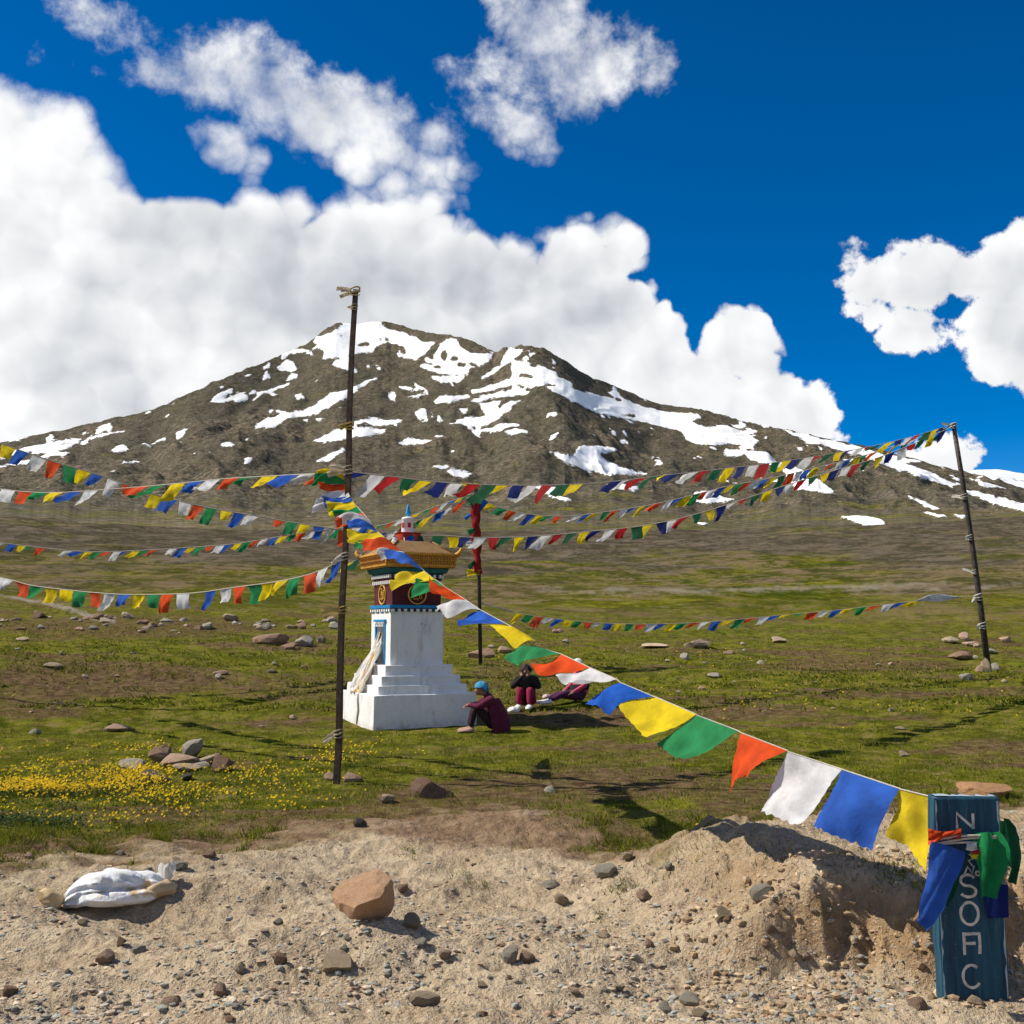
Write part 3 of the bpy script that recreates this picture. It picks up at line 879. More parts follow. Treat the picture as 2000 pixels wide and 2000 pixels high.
def build_mountain():
    ph = phi_cols(1280)
    nr1 = 330
    s = np.concatenate([np.linspace(0, 1, nr1) ** 1.12, 1 + np.linspace(0, 1, 12)[1:] ** 1.5 * 1.2])
    S, PH = np.meshgrid(s, ph, indexing='ij')
    T1 = np.interp(PH, SPH, ST)
    wrapd = np.where(PH > math.pi, PH - 2 * math.pi, PH)
    T1 = np.interp(wrapd, SPH, ST, left=ST[0], right=ST[-1])
    # ridge distance wanders; the summit stands back, the right shoulder comes nearer
    RD = 1500 + 160 * vnoise(wrapd * 6 + 3, np.zeros_like(PH), 7) - 380 * np.clip(np.abs(wrapd + 0.12) / 0.5, 0, 1)
    RRr = R0 + (RD - R0) * S
    z0 = ground_z(R0 * np.sin(PH[0]), R0 * np.cos(PH[0]))
    T0 = ((z0 - EYE) / R0)[None, :]
    Sc = np.clip(S, 0, 1)
    g = 0.78 * Sc + 0.22 * Sc ** 2
    zz = EYE + RRr * (T0 + (T1 - T0) * g)
    X = RRr * np.sin(PH); Y = RRr * np.cos(PH)
    env = np.sin(np.pi * Sc) ** 0.8
    # spurs and gullies run down the fall line: noise stretched along the radius
    sp = fbm(wrapd * 14 + 0.8 * vnoise(X / 260, Y / 260, 5), Sc * 2.2, 4, 103)
    rg = 1 - 2 * np.abs(fbm(wrapd * 26 + 0.5 * vnoise(X / 120, Y / 120, 15), Sc * 3.5, 3, 113))
    zz += env * (24 * sp + 7 * rg) * (0.08 + 0.92 * Sc)
    # the middle spur below the second top
    zz += env * 26 * np.exp(-((wrapd - (0.035 + 0.10 * (1 - Sc))) / 0.035) ** 2) * Sc
    zz -= env * 22 * np.exp(-((wrapd - (-0.055 + 0.03 * (1 - Sc))) / 0.03) ** 2) * Sc
    zz += env * 4.0 * fbm(X / 30, Y / 30, 4, 121) * sst(0.02, 0.2, Sc)
    crag = sst(0.05, 0.5, fbm(X / 85, Y / 85, 3, 141))
    rocky = sst(0.05, 0.25, Sc) * crag * 5.0 * np.abs(fbm(X / 14, Y / 14, 3, 131)) * (0.4 + 0.6 * Sc) + sst(0.08, 0.4, Sc) * 1.5 * fbm(X / 9, Y / 9, 3, 133)
    zz += 1.6 * fbm(X / 14, Y / 14, 3, 151) * sst(0.9, 1.0, Sc)
    over = np.clip(S - 1, 0, None)
    zz = np.where(S > 1, zz - over * (RD - R0) * 0.55, zz)
    zz = np.where(S == 0, z0[None, :], zz)
    px, py = to_px(X, Y, zz)
    snow = np.zeros_like(X)
    wx = px + 5.0 * fbm(px / 22, py / 12, 4, 161, 0.6); wy = py + 3.2 * fbm(px / 18, py / 10, 4, 171, 0.6)
    infront = (Y > 10) & (np.abs(wrapd) < R(33))
    for (ox, oy, k), poly in SNOW:
        pp = [(ox + a / k, oy + b / k) for a, b in poly]
        xs = [q[0] for q in pp]; ys = [q[1] for q in pp]
        sel = infront & (wx > min(xs)) & (wx < max(xs)) & (wy > min(ys)) & (wy < max(ys))
        sub = in_poly(wx[sel], wy[sel], pp)
        t = snow[sel]; t[sub] = 1; snow[sel] = t
    for (ox, oy, k), (a, b), ra, rb in ROCKS_IN_SNOW:
        q = ((wx - ox - a / k) / (ra / k)) ** 2 + ((wy - oy - b / k) / (rb / k)) ** 2
        snow[q < 1 + 0.5 * fbm(px / 5, py / 4, 2, 5)] = 0
    # patches go on past the frame
    outside = (np.abs(wrapd) > R(27.5))
    snow = np.where(outside & (fbm(X / 160, Y / 60, 4, 181) > 0.33) & (Sc > 0.55), 1.0, snow)
    strk = fbm(wrapd * 70 + 2.0 * Sc, Sc * 16, 4, 191, 0.6)
    snow = np.where(infront & (strk > 0.50 - 0.10 * sst(0.7, 1.0, Sc)) & (Sc > 0.5) & (Sc < 0.995), 1.0, snow)
    for _ in range(2):
        snow[1:-1] = (snow[:-2] + 2 * snow[1:-1] + snow[2:]) / 4
        snow[:, 1:-1] = (snow[:, :-2] + 2 * snow[:, 1:-1] + snow[:, 2:]) / 4
    zz = zz + (0.8 * snow + rocky * (1 - snow)) * (S <= 1) * (S > 0)
    me = fast_mesh('mountain', np.stack([X, Y, zz], -1), polar_faces(len(s), len(ph)))
    add_attr(me, 'snow', snow)
    add_attr(me, 'slope', Sc)
    add_attr(me, 'crag', crag)
    wash = (1 - sst(0.3, 1.0, np.abs(py - (1148 - 6 * np.sin(px / 260.0)) + 7 * fbm(px / 30, py / 9, 3, 95)) / 9.0)) * sst(1000, 1120, px) * infront * 0.7 * sst(-0.3, 0.35, fbm(px / 60, py / 6, 4, 97, 0.6))
    add_attr(me, 'gravel', wash)
    m, n, l, p, out = new_mat('mountain')
    tc = n.new('ShaderNodeTexCoord'); P = tc.outputs['Object']

    def A(nm):
        a = n.new('ShaderNodeAttribute'); a.attribute_name = nm; return a.outputs['Fac']
    f0, _ = noise(n, l, P, 0.012, 5, 0.6)
    f1, h1 = noise(n, l, P, 0.06, 5, 0.78, 0.43, 0.57)
    f2, h2 = noise(n, l, P, 0.22, 3, 0.85, 0.45, 0.55)
    scree = mixc(n, l, f0, (0.104, 0.082, 0.059), (0.138, 0.112, 0.084))
    scree = mixc(n, l, f1, mixc(n, l, 0.6, scree, (0.075, 0.070, 0.040)), scree)
    scree = mixc(n, l, f2, mixc(n, l, 0.72, scree, (0.040, 0.040, 0.022)), scree)
    f5, _ = noise(n, l, P, 0.4, 4, 0.7, 0.58, 0.66)
    scree = mixc(n, l, f5, scree, (0.25, 0.215, 0.17))
    turf = slope_cover(n, l, P)[0]
    # turf thins out uphill
    mr = n.new('ShaderNodeMapRange'); mr.inputs['From Min'].default_value = 0.0; mr.inputs['From Max'].default_value = 0.35
    mr.inputs['To Min'].default_value = 0.55; mr.inputs['To Max'].default_value = 0.0
    l.new(A('slope'), mr.inputs['Value'])
    f3, _ = noise(n, l, P, 0.03, 4, 0.65, 0.3, 0.7)
    ad = n.new('ShaderNodeMath'); ad.operation = 'ADD'; l.new(mr.outputs[0], ad.inputs[0]); l.new(f3, ad.inputs[1])
    m2 = n.new('ShaderNodeMapRange'); m2.inputs['From Min'].default_value = 0.7; m2.inputs['From Max'].default_value = 1.25
    l.new(ad.outputs[0], m2.inputs['Value'])
    c = mixc(n, l, m2.outputs[0], scree, turf)
    f4, _ = noise(n, l, P, 0.2, 3, 0.7, 0.5, 0.62)
    crg = n.new('ShaderNodeMath'); crg.operation = 'MULTIPLY'; l.new(A('crag'), crg.inputs[0]); l.new(f4, crg.inputs[1])
    c = mixc(n, l, crg.outputs[0], c, (0.21, 0.158, 0.108))
    c = mixc(n, l, A('gravel'), c, (0.24, 0.20, 0.15))
    # snow line softened by stones poking through
    fs, _ = noise(n, l, P, 0.22, 3, 0.7, 0.3, 0.7)
    sa = n.new('ShaderNodeMath'); sa.operation = 'MULTIPLY_ADD'; sa.inputs[1].default_value = 0.7; l.new(fs, sa.inputs[0])
    l.new(A('snow'), sa.inputs[2])
    sr = n.new('ShaderNodeMapRange'); sr.inputs['From Min'].default_value = 0.72; sr.inputs['From Max'].default_value = 0.95
    l.new(sa.outputs[0], sr.inputs['Value'])
    snowc = mixc(n, l, f0, (0.78, 0.78, 0.77), (0.86, 0.86, 0.87))
    c = mixc(n, l, sr.outputs[0], c, snowc)
    l.new(c, p.inputs['Base Color']); p.inputs['Roughness'].default_value = 0.95; p.inputs['Specular IOR Level'].default_value = 0.05
    hh = n.new('ShaderNodeMath'); hh.operation = 'MULTIPLY_ADD'; hh.inputs[1].default_value = 0.35; l.new(h2, hh.inputs[0]); l.new(h1, hh.inputs[2])
    b = bump(n, l, p, hh.outputs[0], 0.8, 6.0)
    inv = n.new('ShaderNodeMath'); inv.operation = 'MULTIPLY_ADD'; inv.inputs[1].default_value = -0.55; inv.inputs[2].default_value = 0.62
    l.new(sr.outputs[0], inv.inputs[0])
    ft = n.new('ShaderNodeMapRange'); ft.inputs['From Max'].default_value = 0.3; ft.inputs['To Min'].default_value = 0.08; l.new(A('slope'), ft.inputs['Value'])
    iv2 = n.new('ShaderNodeMath'); iv2.operation = 'MULTIPLY'; l.new(inv.outputs[0], iv2.inputs[0]); l.new(ft.outputs[0], iv2.inputs[1]); l.new(iv2.outputs[0], b.inputs['Strength'])
    o = link('mountain', me, m)
    tag(o, 'brown mountain with scattered snow fields', None, kind='structure')
    # far snow ridge behind the right shoulder
    xs = np.linspace(1500, 3200, 160); prof = []
    py0 = np.interp(xs, [1500, 1800, 1880, 1905, 1950, 2000, 2100, 2400, 3200], [1010, 955, 924, 917, 917, 926, 945, 980, 1060]) + 2.0 * fbm(xs / 25, xs * 0, 3, 5)
    V = []
    for k, t in enumerate(np.linspace(0, 1, 24)):
        for q, x in enumerate(xs):
            D = 2700 - 700 * (1 - t)
            pt = at(x, py0[q], 2700)
            zb = 40.0
            z = zb + (pt.z - zb) * t ** 0.9 + (10 * float(vnoise(x / 14.0, t * 9, 4)) * math.sin(math.pi * t))
            V.append((pt.x * D / 2700, D, z))
    for q, x in enumerate(xs):
        pt = at(x, py0[q], 2700); V.append((pt.x * 1.25, 3400, pt.z * 0.5))
    i = np.arange(24)[:, None]; j = np.arange(159)[None, :]
    F = np.stack([i * 160 + j, i * 160 + j + 1, (i + 1) * 160 + j + 1, (i + 1) * 160 + j], -1).reshape(-1, 4)
    me2 = fast_mesh('snow_ridge', V, F)
    m2_, n, l, p, out = new_mat('far_snow')
    tc = n.new('ShaderNodeTexCoord')
    f, _ = noise(n, l, tc.outputs['Object'], 0.018, 6, 0.65, 0.56, 0.64)
    l.new(mixc(n, l, f, (0.84, 0.85, 0.87), (0.12, 0.10, 0.085)), p.inputs['Base Color']); p.inputs['Roughness'].default_value = 0.9
    o2 = link('snow_ridge', me2, m2_)
    tag(o2, 'far snow covered ridge behind the mountain shoulder', None, kind='structure')


build_mountain()
# ------------------------------------------------------------------ stupa
def build_stupa():
    th = R(27.3)
    cx, cy = STUPA_C
    base = gz(cx, cy)
    Yc = 16.45

    def zz(py, Y):
        return at(800, py, Y).z
    zb = min(zz(1424, Yc), gz(-2.19, 16.4) - 0.02)
    root = empty('stupa', (cx, cy, 0), 'white stepped stupa with gold cornice and maroon drum', 'stupa', rz=th)
    white, n, l, p, out = new_mat('whitewash')
    tc = n.new('ShaderNodeTexCoord')
    f, _ = noise(n, l, tc.outputs['Object'], 2.5, 6)
    c = mixc(n, l, f, (0.74, 0.73, 0.71), (0.82, 0.82, 0.81))
    mpv = n.new('ShaderNodeMapping'); mpv.inputs['Scale'].default_value = (5.0, 5.0, 1.1); l.new(tc.outputs['Object'], mpv.inputs['Vector'])
    g, _ = noise(n, l, mpv.outputs[0], 1.0, 9, 0.72, 0.52, 0.72)
    c = mixc(n, l, g, c, (0.50, 0.47, 0.43))
    gs, _ = noise(n, l, tc.outputs['Object'], 4.0, 9, 0.75, 0.62, 0.70)
    c = mixc(n, l, gs, c, (0.30, 0.27, 0.23))
    # earth splashed up the foot of the plinth
    sx = n.new('ShaderNodeSeparateXYZ'); l.new(tc.outputs['Object'], sx.inputs[0])
    mr = n.new('ShaderNodeMapRange'); mr.inputs['From Min'].default_value = zb + 0.16; mr.inputs['From Max'].default_value = zb - 0.02
    l.new(sx.outputs['Z'], mr.inputs['Value'])
    g2, _ = noise(n, l, tc.outputs['Object'], 9, 6, 0.65, 0.4, 0.7)
    mm = n.new('ShaderNodeMath'); mm.operation = 'MULTIPLY'; l.new(mr.outputs[0], mm.inputs[0]); l.new(g2, mm.inputs[1])
    c = mixc(n, l, mm.outputs[0], c, (0.34, 0.27, 0.19))
    l.new(c, p.inputs['Base Color']); p.inputs['Roughness'].default_value = 0.9
    _, h = noise(n, l, tc.outputs['Object'], 14, 8, 0.6)
    bump(n, l, p, h, 0.4, 0.02)
    maroon = mat_plain('maroon_paint', (0.075, 0.012, 0.016), (0.11, 0.02, 0.022), 12, 0.75, 0.3, 0.01)
    maroon_l = maroon
    blue = mat_plain('blue_paint', (0.012, 0.19, 0.46), (0.02, 0.25, 0.55), 12, 0.7, 0.2, 0.005)
    teal = mat_plain('teal_paint', (0.03, 0.17, 0.17), (0.02, 0.12, 0.13), 10, 0.75, 0.2, 0.005)
    gold = mat_plain('gold_paint', (0.62, 0.29, 0.035), (0.72, 0.36, 0.06), 14, 0.55, 0.4, 0.01, dirt=(0.35, 0.15, 0.03), dirt_scale=9)
    goldln = mat_plain('gold_line', (0.75, 0.45, 0.06), (0.62, 0.34, 0.04), 20, 0.5, 0.2, 0.004)
    dgold = mat_plain('ochre_groove', (0.26, 0.10, 0.015), (0.32, 0.13, 0.02), 14, 0.7, 0.3, 0.005)
    roofm = mat_plain('rusted_roof', (0.26, 0.15, 0.06), (0.36, 0.22, 0.09), 5, 0.7, 0.4, 0.01, dirt=(0.16, 0.09, 0.045), dirt_scale=5)
    wpaint = mat_plain('white_paint', (0.76, 0.76, 0.76), (0.82, 0.82, 0.82), 9, 0.8, 0.2, 0.004)
    redp = mat_plain('red_paint', (0.36, 0.03, 0.03), (0.45, 0.05, 0.04), 9, 0.8, 0.2, 0.004)
    darkb = mat_plain('dark_blue_paint', (0.012, 0.04, 0.10), (0.02, 0.06, 0.13), 9, 0.8, 0.2, 0.004)
    dgreen = mat_plain('green_paint', (0.01, 0.07, 0.04), (0.015, 0.1, 0.05), 9, 0.8, 0.2, 0.004)

    def slab(name, h0, h1, z0, z1, mat, bev=0.008, irregular=0.0):
        b = MB()
        if irregular <= 0:
            b.sqlathe([(h0, z0), (h1, z1)])
        else:
            # plastered masonry: slightly uneven edges
            nn = 14
            rings = []
            for (h, z) in ((h0, z0), (h0 + (h1 - h0) * 0.5, (z0 + z1) / 2), (h1, z1)):
                ring = []
                for side in range(4):
                    for k in range(nn):
                        t = -1 + 2 * k / nn
                        x, y = [(t, -1), (1, t), (-t, 1), (-1, -t)][side]
                        w = irregular * float(vnoise(side * 9 + k * 0.6, z * 7 + h, 31))
                        ring.append((x * (h + w), y * (h + w), z + irregular * 0.6 * float(vnoise(side * 5 + k * 0.5, h * 3 + z * 2, 77))))
                rings.append(ring)
            m = len(rings[0])
            vs = [q for r_ in rings for q in r_]
            fs = [(i * m + k, i * m + (k + 1) % m, (i + 1) * m + (k + 1) % m, (i + 1) * m + k) for i in range(2) for k in range(m)]
            fs += [tuple(reversed(range(m))), tuple(range(2 * m, 3 * m))]
            b.add(vs, fs)
        return b.build(name, mat, root, bevel=bev)
    z_pl = zz(1358.5, 16.4); z1 = zz(1340, 16.55); z2 = zz(1321, 16.62); z3 = zz(1300, 16.7)
    zbody = zz(1194, 16.8); zbl = zz(1181, 16.8); zmar = zz(1140, 16.85); zd = zz(1121, 16.8); zt = zz(1108, 16.75); zc0 = zz(1107, 16.7); zc1 = zz(1076, 16.6)
    pl = slab('plinth', 0.90, 0.895, zb - 0.1, z_pl, white, 0.016, 0.014)
    # crack down the plinth's sunny side; its inner shade is painted into the clay colour
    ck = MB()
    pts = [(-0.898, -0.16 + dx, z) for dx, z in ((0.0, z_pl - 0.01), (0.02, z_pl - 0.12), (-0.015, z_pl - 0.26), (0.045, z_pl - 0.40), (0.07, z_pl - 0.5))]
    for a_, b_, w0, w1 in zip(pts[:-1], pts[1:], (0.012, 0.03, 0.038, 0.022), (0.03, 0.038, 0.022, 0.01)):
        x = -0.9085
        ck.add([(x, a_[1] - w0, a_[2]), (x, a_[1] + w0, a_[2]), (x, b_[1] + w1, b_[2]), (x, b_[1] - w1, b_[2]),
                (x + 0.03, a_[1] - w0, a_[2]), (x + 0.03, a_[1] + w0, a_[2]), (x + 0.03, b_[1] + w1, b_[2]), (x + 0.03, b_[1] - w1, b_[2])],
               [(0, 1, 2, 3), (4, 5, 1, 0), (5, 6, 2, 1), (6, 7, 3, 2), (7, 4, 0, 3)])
    ck.build('crack', mat_plain('crack_shade_clay', (0.20, 0.18, 0.16), (0.26, 0.24, 0.21), 20), pl)
    slab('step', 0.785, 0.78, z_pl - 0.02, z1, white, 0.012, 0.008)
    slab('step', 0.70, 0.695, z1 - 0.02, z2, white, 0.012, 0.008)
    slab('step', 0.60, 0.595, z2 - 0.02, z3, white, 0.012, 0.008)
    # body with a niche on its sunny side (local -x)
    H = 0.47
    zn0, zn1, nw, nd = z3 + 0.02, zbody - 0.20, 0.20, 0.16
    b = MB()
    zb0 = z3 - 0.02
    b.add([(-H, -H, zb0), (H, -H, zb0), (H, H, zb0), (-H, H, zb0), (-H, -H, zbody), (H, -H, zbody), (H, H, zbody), (-H, H, zbody),
           (-H, -nw, zn0), (-H, nw, zn0), (-H, nw, zn1), (-H, -nw, zn1),
           (-H + nd, -nw, zn0), (-H + nd, nw, zn0), (-H + nd, nw, zn1), (-H + nd, -nw, zn1)],
          [(3, 2, 1, 0), (4, 5, 6, 7), (0, 1, 5, 4), (1, 2, 6, 5), (2, 3, 7, 6),
           (3, 0, 8, 9), (0, 4, 11, 8), (4, 7, 10, 11), (7, 3, 9, 10),
           (8, 12, 13, 9), (9, 13, 14, 10), (10, 14, 15, 11), (11, 15, 12, 8), (12, 15, 14, 13)])
    body = b.build('body', white, root, bevel=0.006)
    # niche surround
    fr = MB()
    fr.box((-H - 0.012, 0, zn1 + 0.055), (0.05, 2 * nw + 0.14, 0.035))
    fr.build('niche_lintel', blue, body)
    fr = MB()
    for s in (-1, 1):
        fr.box((-H - 0.004, s * (nw + 0.02), (zn0 + zn1) / 2), (0.03, 0.045, zn1 - zn0 + 0.02))
    fr.box((-H + nd - 0.008, 0, (zn0 + zn1) / 2), (0.006, 2 * nw - 0.05, zn1 - zn0 - 0.03))
    fr.build('niche_frame', blue, body)
    dn = MB()
    for row in range(2):
        for k in range(6):
            y = -nw - 0.02 + (k + 0.5) * (2 * nw + 0.04) / 6 + (0.02 if row else 0)
            dn.box((-H - 0.012, y, zn1 + 0.022 - row * 0.05), (0.035, 0.03, 0.036))
    tag(dn.build('niche_dentils', wpaint, body), kind='stuff')
    # blue band and dentils
    bd = slab('blue_band', 0.492, 0.50, zbody + 0.055, zbl, blue, 0.004)
    slab('frieze', 0.476, 0.476, zbody, zbody + 0.055, maroon, 0.0)
    for col, mat, ph in (('white_dentils', wpaint, 0), ('coloured_dentils', dgreen, 1)):
        q = MB()
        nD = 9
        for side in range(4):
            m = Matrix.Rotation(side * math.pi / 2, 3, 'Z')
            for k in range(nD):
                x = -0.44 + k * 0.88 / (nD - 1)
                if ph: x += 0.44 / (nD - 1)
                if ph and k == nD - 1: continue
                if ph and k % 2: continue
                c0 = m @ Vector((x, -0.482, zbody + 0.022))
                q.box(c0, (0.05 if side % 2 == 0 else 0.03, 0.03 if side % 2 == 0 else 0.05, 0.044))
        tag(q.build(col, mat, bd), kind='stuff')
    # maroon drum, tapering inwards at the foot
    dr = slab('drum', 0.435, 0.45, zbl - 0.01, zd, maroon, 0.01)
    # medallions on the two sides that face us (and the two that do not)
    zm = (zbl + zmar) / 2 + 0.005
    for side in range(4):
        mrot = Matrix.Rotation(side * math.pi / 2, 3, 'Z')
        rad = 0.168
        ring = MB()
        vs, fs = [], []
        nseg = 32
        for k in range(nseg):
            a = 2 * math.pi * k / nseg
            for rr_, dy in ((rad, -0.450), (rad, -0.462), (rad - 0.020, -0.462), (rad - 0.020, -0.450)):
                vs.append(mrot @ Vector((0.0 + rr_ * math.cos(a), dy, zm + rr_ * math.sin(a))))
        for k in range(nseg):
            k2 = (k + 1) % nseg
            for j in range(3):
                fs.append((k * 4 + j, k * 4 + j + 1, k2 * 4 + j + 1, k2 * 4 + j))
        ring.add(vs, fs, True)
        rg = ring.build('medallion', goldln, dr)
        # curling gilt strokes inside
        st = MB()
        strokes = [[(-0.075, 0.10), (-0.05, 0.115), (-0.02, 0.10), (-0.03, 0.075), (-0.065, 0.06), (-0.06, 0.035), (-0.02, 0.05), (0.005, 0.03)],
                   [(-0.075, 0.0), (-0.04, 0.02), (-0.005, 0.0), (-0.02, -0.03), (-0.07, -0.045), (-0.075, -0.075), (-0.04, -0.085), (0.0, -0.065), (0.02, -0.085), (0.0, -0.105)],
                   [(0.06 + 0.022 * math.cos(t), 0.025 + 0.026 * math.sin(t)) for t in np.linspace(0, 6.28, 9)],
                   [(0.062 + 0.025 * math.cos(t), -0.045 + 0.03 * math.sin(t)) for t in np.linspace(0, 6.28, 9)],
                   [(0.04, 0.075), (0.07, 0.08), (0.09, 0.06)]]
        for s in strokes:
            st.tube([mrot @ Vector((x * 0.92, -0.455, zm + y * 0.92)) for x, y in s], 0.0085, 5)
        st.build('gilt_script', goldln, rg)
    # corbel rows above the drum: white pegs on maroon, a teal slab, dark panels
    slab('corbel', 0.455, 0.475, zd - 0.001, zd + 0.04, darkb, 0.003)
    pg = MB()
    zr = (zmar + zd) / 2
    for side in range(4):
        m = Matrix.Rotation(side * math.pi / 2, 3, 'Z')
        for row, (off, z) in enumerate(((0.462, zmar + 0.035), (0.472, zd - 0.02))):
            for k in range(9):
                x = -0.40 + k * 0.80 / 8 + (0.0 if row else 0.02)
                c0 = m @ Vector((x, -off, z))
                pg.box(c0, (0.038 if side % 2 == 0 else 0.05, 0.05 if side % 2 == 0 else 0.038, 0.055))
    tag(pg.build('white_pegs', wpaint, dr), kind='stuff')
    slab('teal_slab', 0.51, 0.545, zd + 0.035, zt + 0.005, teal, 0.006)
    slab('upper_corbel', 0.53, 0.56, zt, zc0 + 0.05, darkb, 0.003)
    # gold cornice, flaring
    co = MB(); co.sqlathe([(0.585, zc0 + 0.01), (0.625, zc0 + 0.03), (0.625, zc0 + 0.06), (0.64, zc1 - 0.05), (0.665, zc1 - 0.03), (0.665, zc1)])
    cor = co.build('cornice', gold, root, bevel=0.004)
    ky = MB()
    for side in range(4):
        m = Matrix.Rotation(side * math.pi / 2, 3, 'Z')
        for row in range(2):
            z = zc0 + 0.095 + row * 0.075
            yo = -0.634 - row * 0.006
            for k in range(15):
                x = -0.57 + k * 1.14 / 14
                for (dx, dz, w, hh) in ((0, 0.024, 0.062, 0.010), (-0.026, 0, 0.010, 0.05), (0.012, -0.006, 0.010, 0.038), (0.02, -0.025, 0.03, 0.009)):
                    c0 = m @ Vector((x + dx, yo, z + dz))
                    ky.box(c0, (w, 0.016, hh) if side % 2 == 0 else (0.016, w, hh))
    tag(ky.build('key_pattern', dgold, cor), kind='stuff')
    sc = MB()
    for side in range(4):
        m = Matrix.Rotation(side * math.pi / 2, 3, 'Z')
        for k in range(11):
            x = -0.56 + k * 0.112
            sc.tube([m @ Vector((x + 0.03 * math.cos(t), -0.605 - 0.012 * math.sin(t), zc0 + 0.035 + 0.018 * math.sin(t))) for t in np.linspace(0, 5.2, 7)], 0.006, 4)
    tag(sc.build('scroll_trim', goldln, cor), kind='stuff')
    for sx_, sy_ in ((-1, -1), (1, -1), (1, 1), (-1, 1)):
        tip = MB()
        a = Vector((sx_ * 0.63, sy_ * 0.63, zc1 - 0.03))
        tip.tube([a, a + Vector((sx_ * 0.035, sy_ * 0.035, 0.035)), a + Vector((sx_ * 0.062, sy_ * 0.062, 0.09)), a + Vector((sx_ * 0.055, sy_ * 0.055, 0.135))], [0.05, 0.045, 0.032, 0.012], 6)
        tip.build('corner_tip', gold, cor)
    # roof and crown
    zr0 = zc1; zr1 = zz(1057, 17.3)
    rf = MB(); rf.sqlathe([(0.60, zr0 - 0.02), (0.58, zr0 + 0.012), (0.30, zr1), (0.22, zr1 + 0.01)])
    roof = rf.build('roof', roofm, root, bevel=0.004)
    for sx_, sy_ in ((-1, -1), (1, -1), (1, 1), (-1, 1)):
        MB().tube([(sx_ * 0.58, sy_ * 0.58, zr0 + 0.02), (sx_ * 0.30, sy_ * 0.30, zr1 + 0.008)], 0.013, 5).build('roof_ridge', roofm, roof)
    zk = zz(1040, 17.4); zk1 = zz(1011, 17.5); zk2 = zz(991, 17.5)
    nk = MB(); nk.sqlathe([(0.19, zr1), (0.17, zr1 + 0.03), (0.17, zk - 0.02), (0.20, zk)])
    nk.build('neck', redp, root, bevel=0.005)
    dm = MB(); dm.lathe([(0.112, zk - 0.005), (0.115, zk + 0.02), (0.108, zk1 - 0.03), (0.118, zk1 - 0.02), (0.09, zk1 + 0.01), (0.035, zk1 + 0.02)], 20)
    drum = dm.build('crown_drum', wpaint, root)
    for k in range(6):
        a = -math.pi / 2 - th + 0.28 + k * math.pi / 3
        w = MB()
        m = Matrix.Rotation(a, 3, 'Z')
        w.box(m @ Vector((0.109, 0, (zk + zk1) / 2)), (0.014, 0.055, 0.085), m)
        w.build('red_panel', redp, drum)
    fi = MB(); fi.lathe([(0.03, zk1 + 0.015), (0.022, zk1 + 0.035), (0.045, zk1 + 0.06), (0.05, zk1 + 0.09), (0.03, zk1 + 0.135), (0.036, zk1 + 0.16), (0.012, zk2 + 0.05), (0.004, zk2 + 0.06)], 12)
    fi.build('finial', mat_plain('finial_blue', (0.02, 0.30, 0.62), (0.03, 0.36, 0.7), 10, 0.5), root)
    return root, z_pl, z1, z2, z3, zbody, zc1, zr1


stupa, Z_PL, Z_S1, Z_S2, Z_S3, Z_BODY, Z_COR, Z_ROOF = build_stupa()
bpy.context.view_layer.update()
SM = stupa.matrix_world.copy()


def ribbon(pts, w, side, fold=0.02, nu=7, seed=0, wave=3.0):
    """cloth strip along pts; side = width direction"""
    rr = random.Random(seed)
    P = []
    ph = rr.random() * 6
    n = len(pts)
    # resample
    Q = []
    for i in range(n - 1):
        for t in (0, 0.34, 0.67):
            Q.append(Vector(pts[i]).lerp(Vector(pts[i + 1]), t))
    Q.append(Vector(pts[-1]))
    for i, p in enumerate(Q):
        tdir = (Q[min(i + 1, len(Q) - 1)] - Q[max(i - 1, 0)]).normalized()
        s = side[min(int(i / 3), len(side) - 1)] if isinstance(side, list) else side
        s = Vector(s)
        s = (s - tdir * s.dot(tdir)).normalized()
        nn = tdir.cross(s)
        ww = w[min(i, len(w) - 1)] if isinstance(w, list) else w
        row = []
        for k in range(nu):
            u = k / (nu - 1) - 0.5
            row.append(p + s * (u * ww) + nn * (fold * math.sin(u * wave * 2 * math.pi + ph + i * 0.35)))
        P.append(row)
    return P


# white and yellow offering scarves tumbling out of the niche
def scarf(colkey, y0, y1, spread, label, seed, mat=None, wf=1.0):
    rr = random.Random(seed)
    loc = [(-0.44, y0, Z_BODY - 0.33 - 0.1 * rr.random()), (-0.52, y0 + 0.3 * (y1 - y0), Z_S3 + 0.28), (-0.63, y0 + 0.55 * (y1 - y0), Z_S3 + 0.06),
           (-0.72, y0 + 0.7 * (y1 - y0), Z_S2 + 0.04), (-0.81, y0 + 0.85 * (y1 - y0), Z_S1 + 0.035), (-0.86, y1, Z_PL + 0.05), (-0.90, y1 + 0.02, Z_PL + 0.015)]
    P = ribbon([SM @ Vector(q) for q in loc], [wf * q for q in (0.06, 0.08, 0.1, 0.12, 0.15, 0.17, 0.18, 0.2, 0.2, 0.2, 0.2, 0.2)], SM.to_3x3() @ Vector((0, 1, 0)), spread, 9, seed, 2.2)
    b = MB().grid(P)
    o = b.build('scarf', mat or M['cloth_' + colkey])
    return tag(o, label, 'scarf')


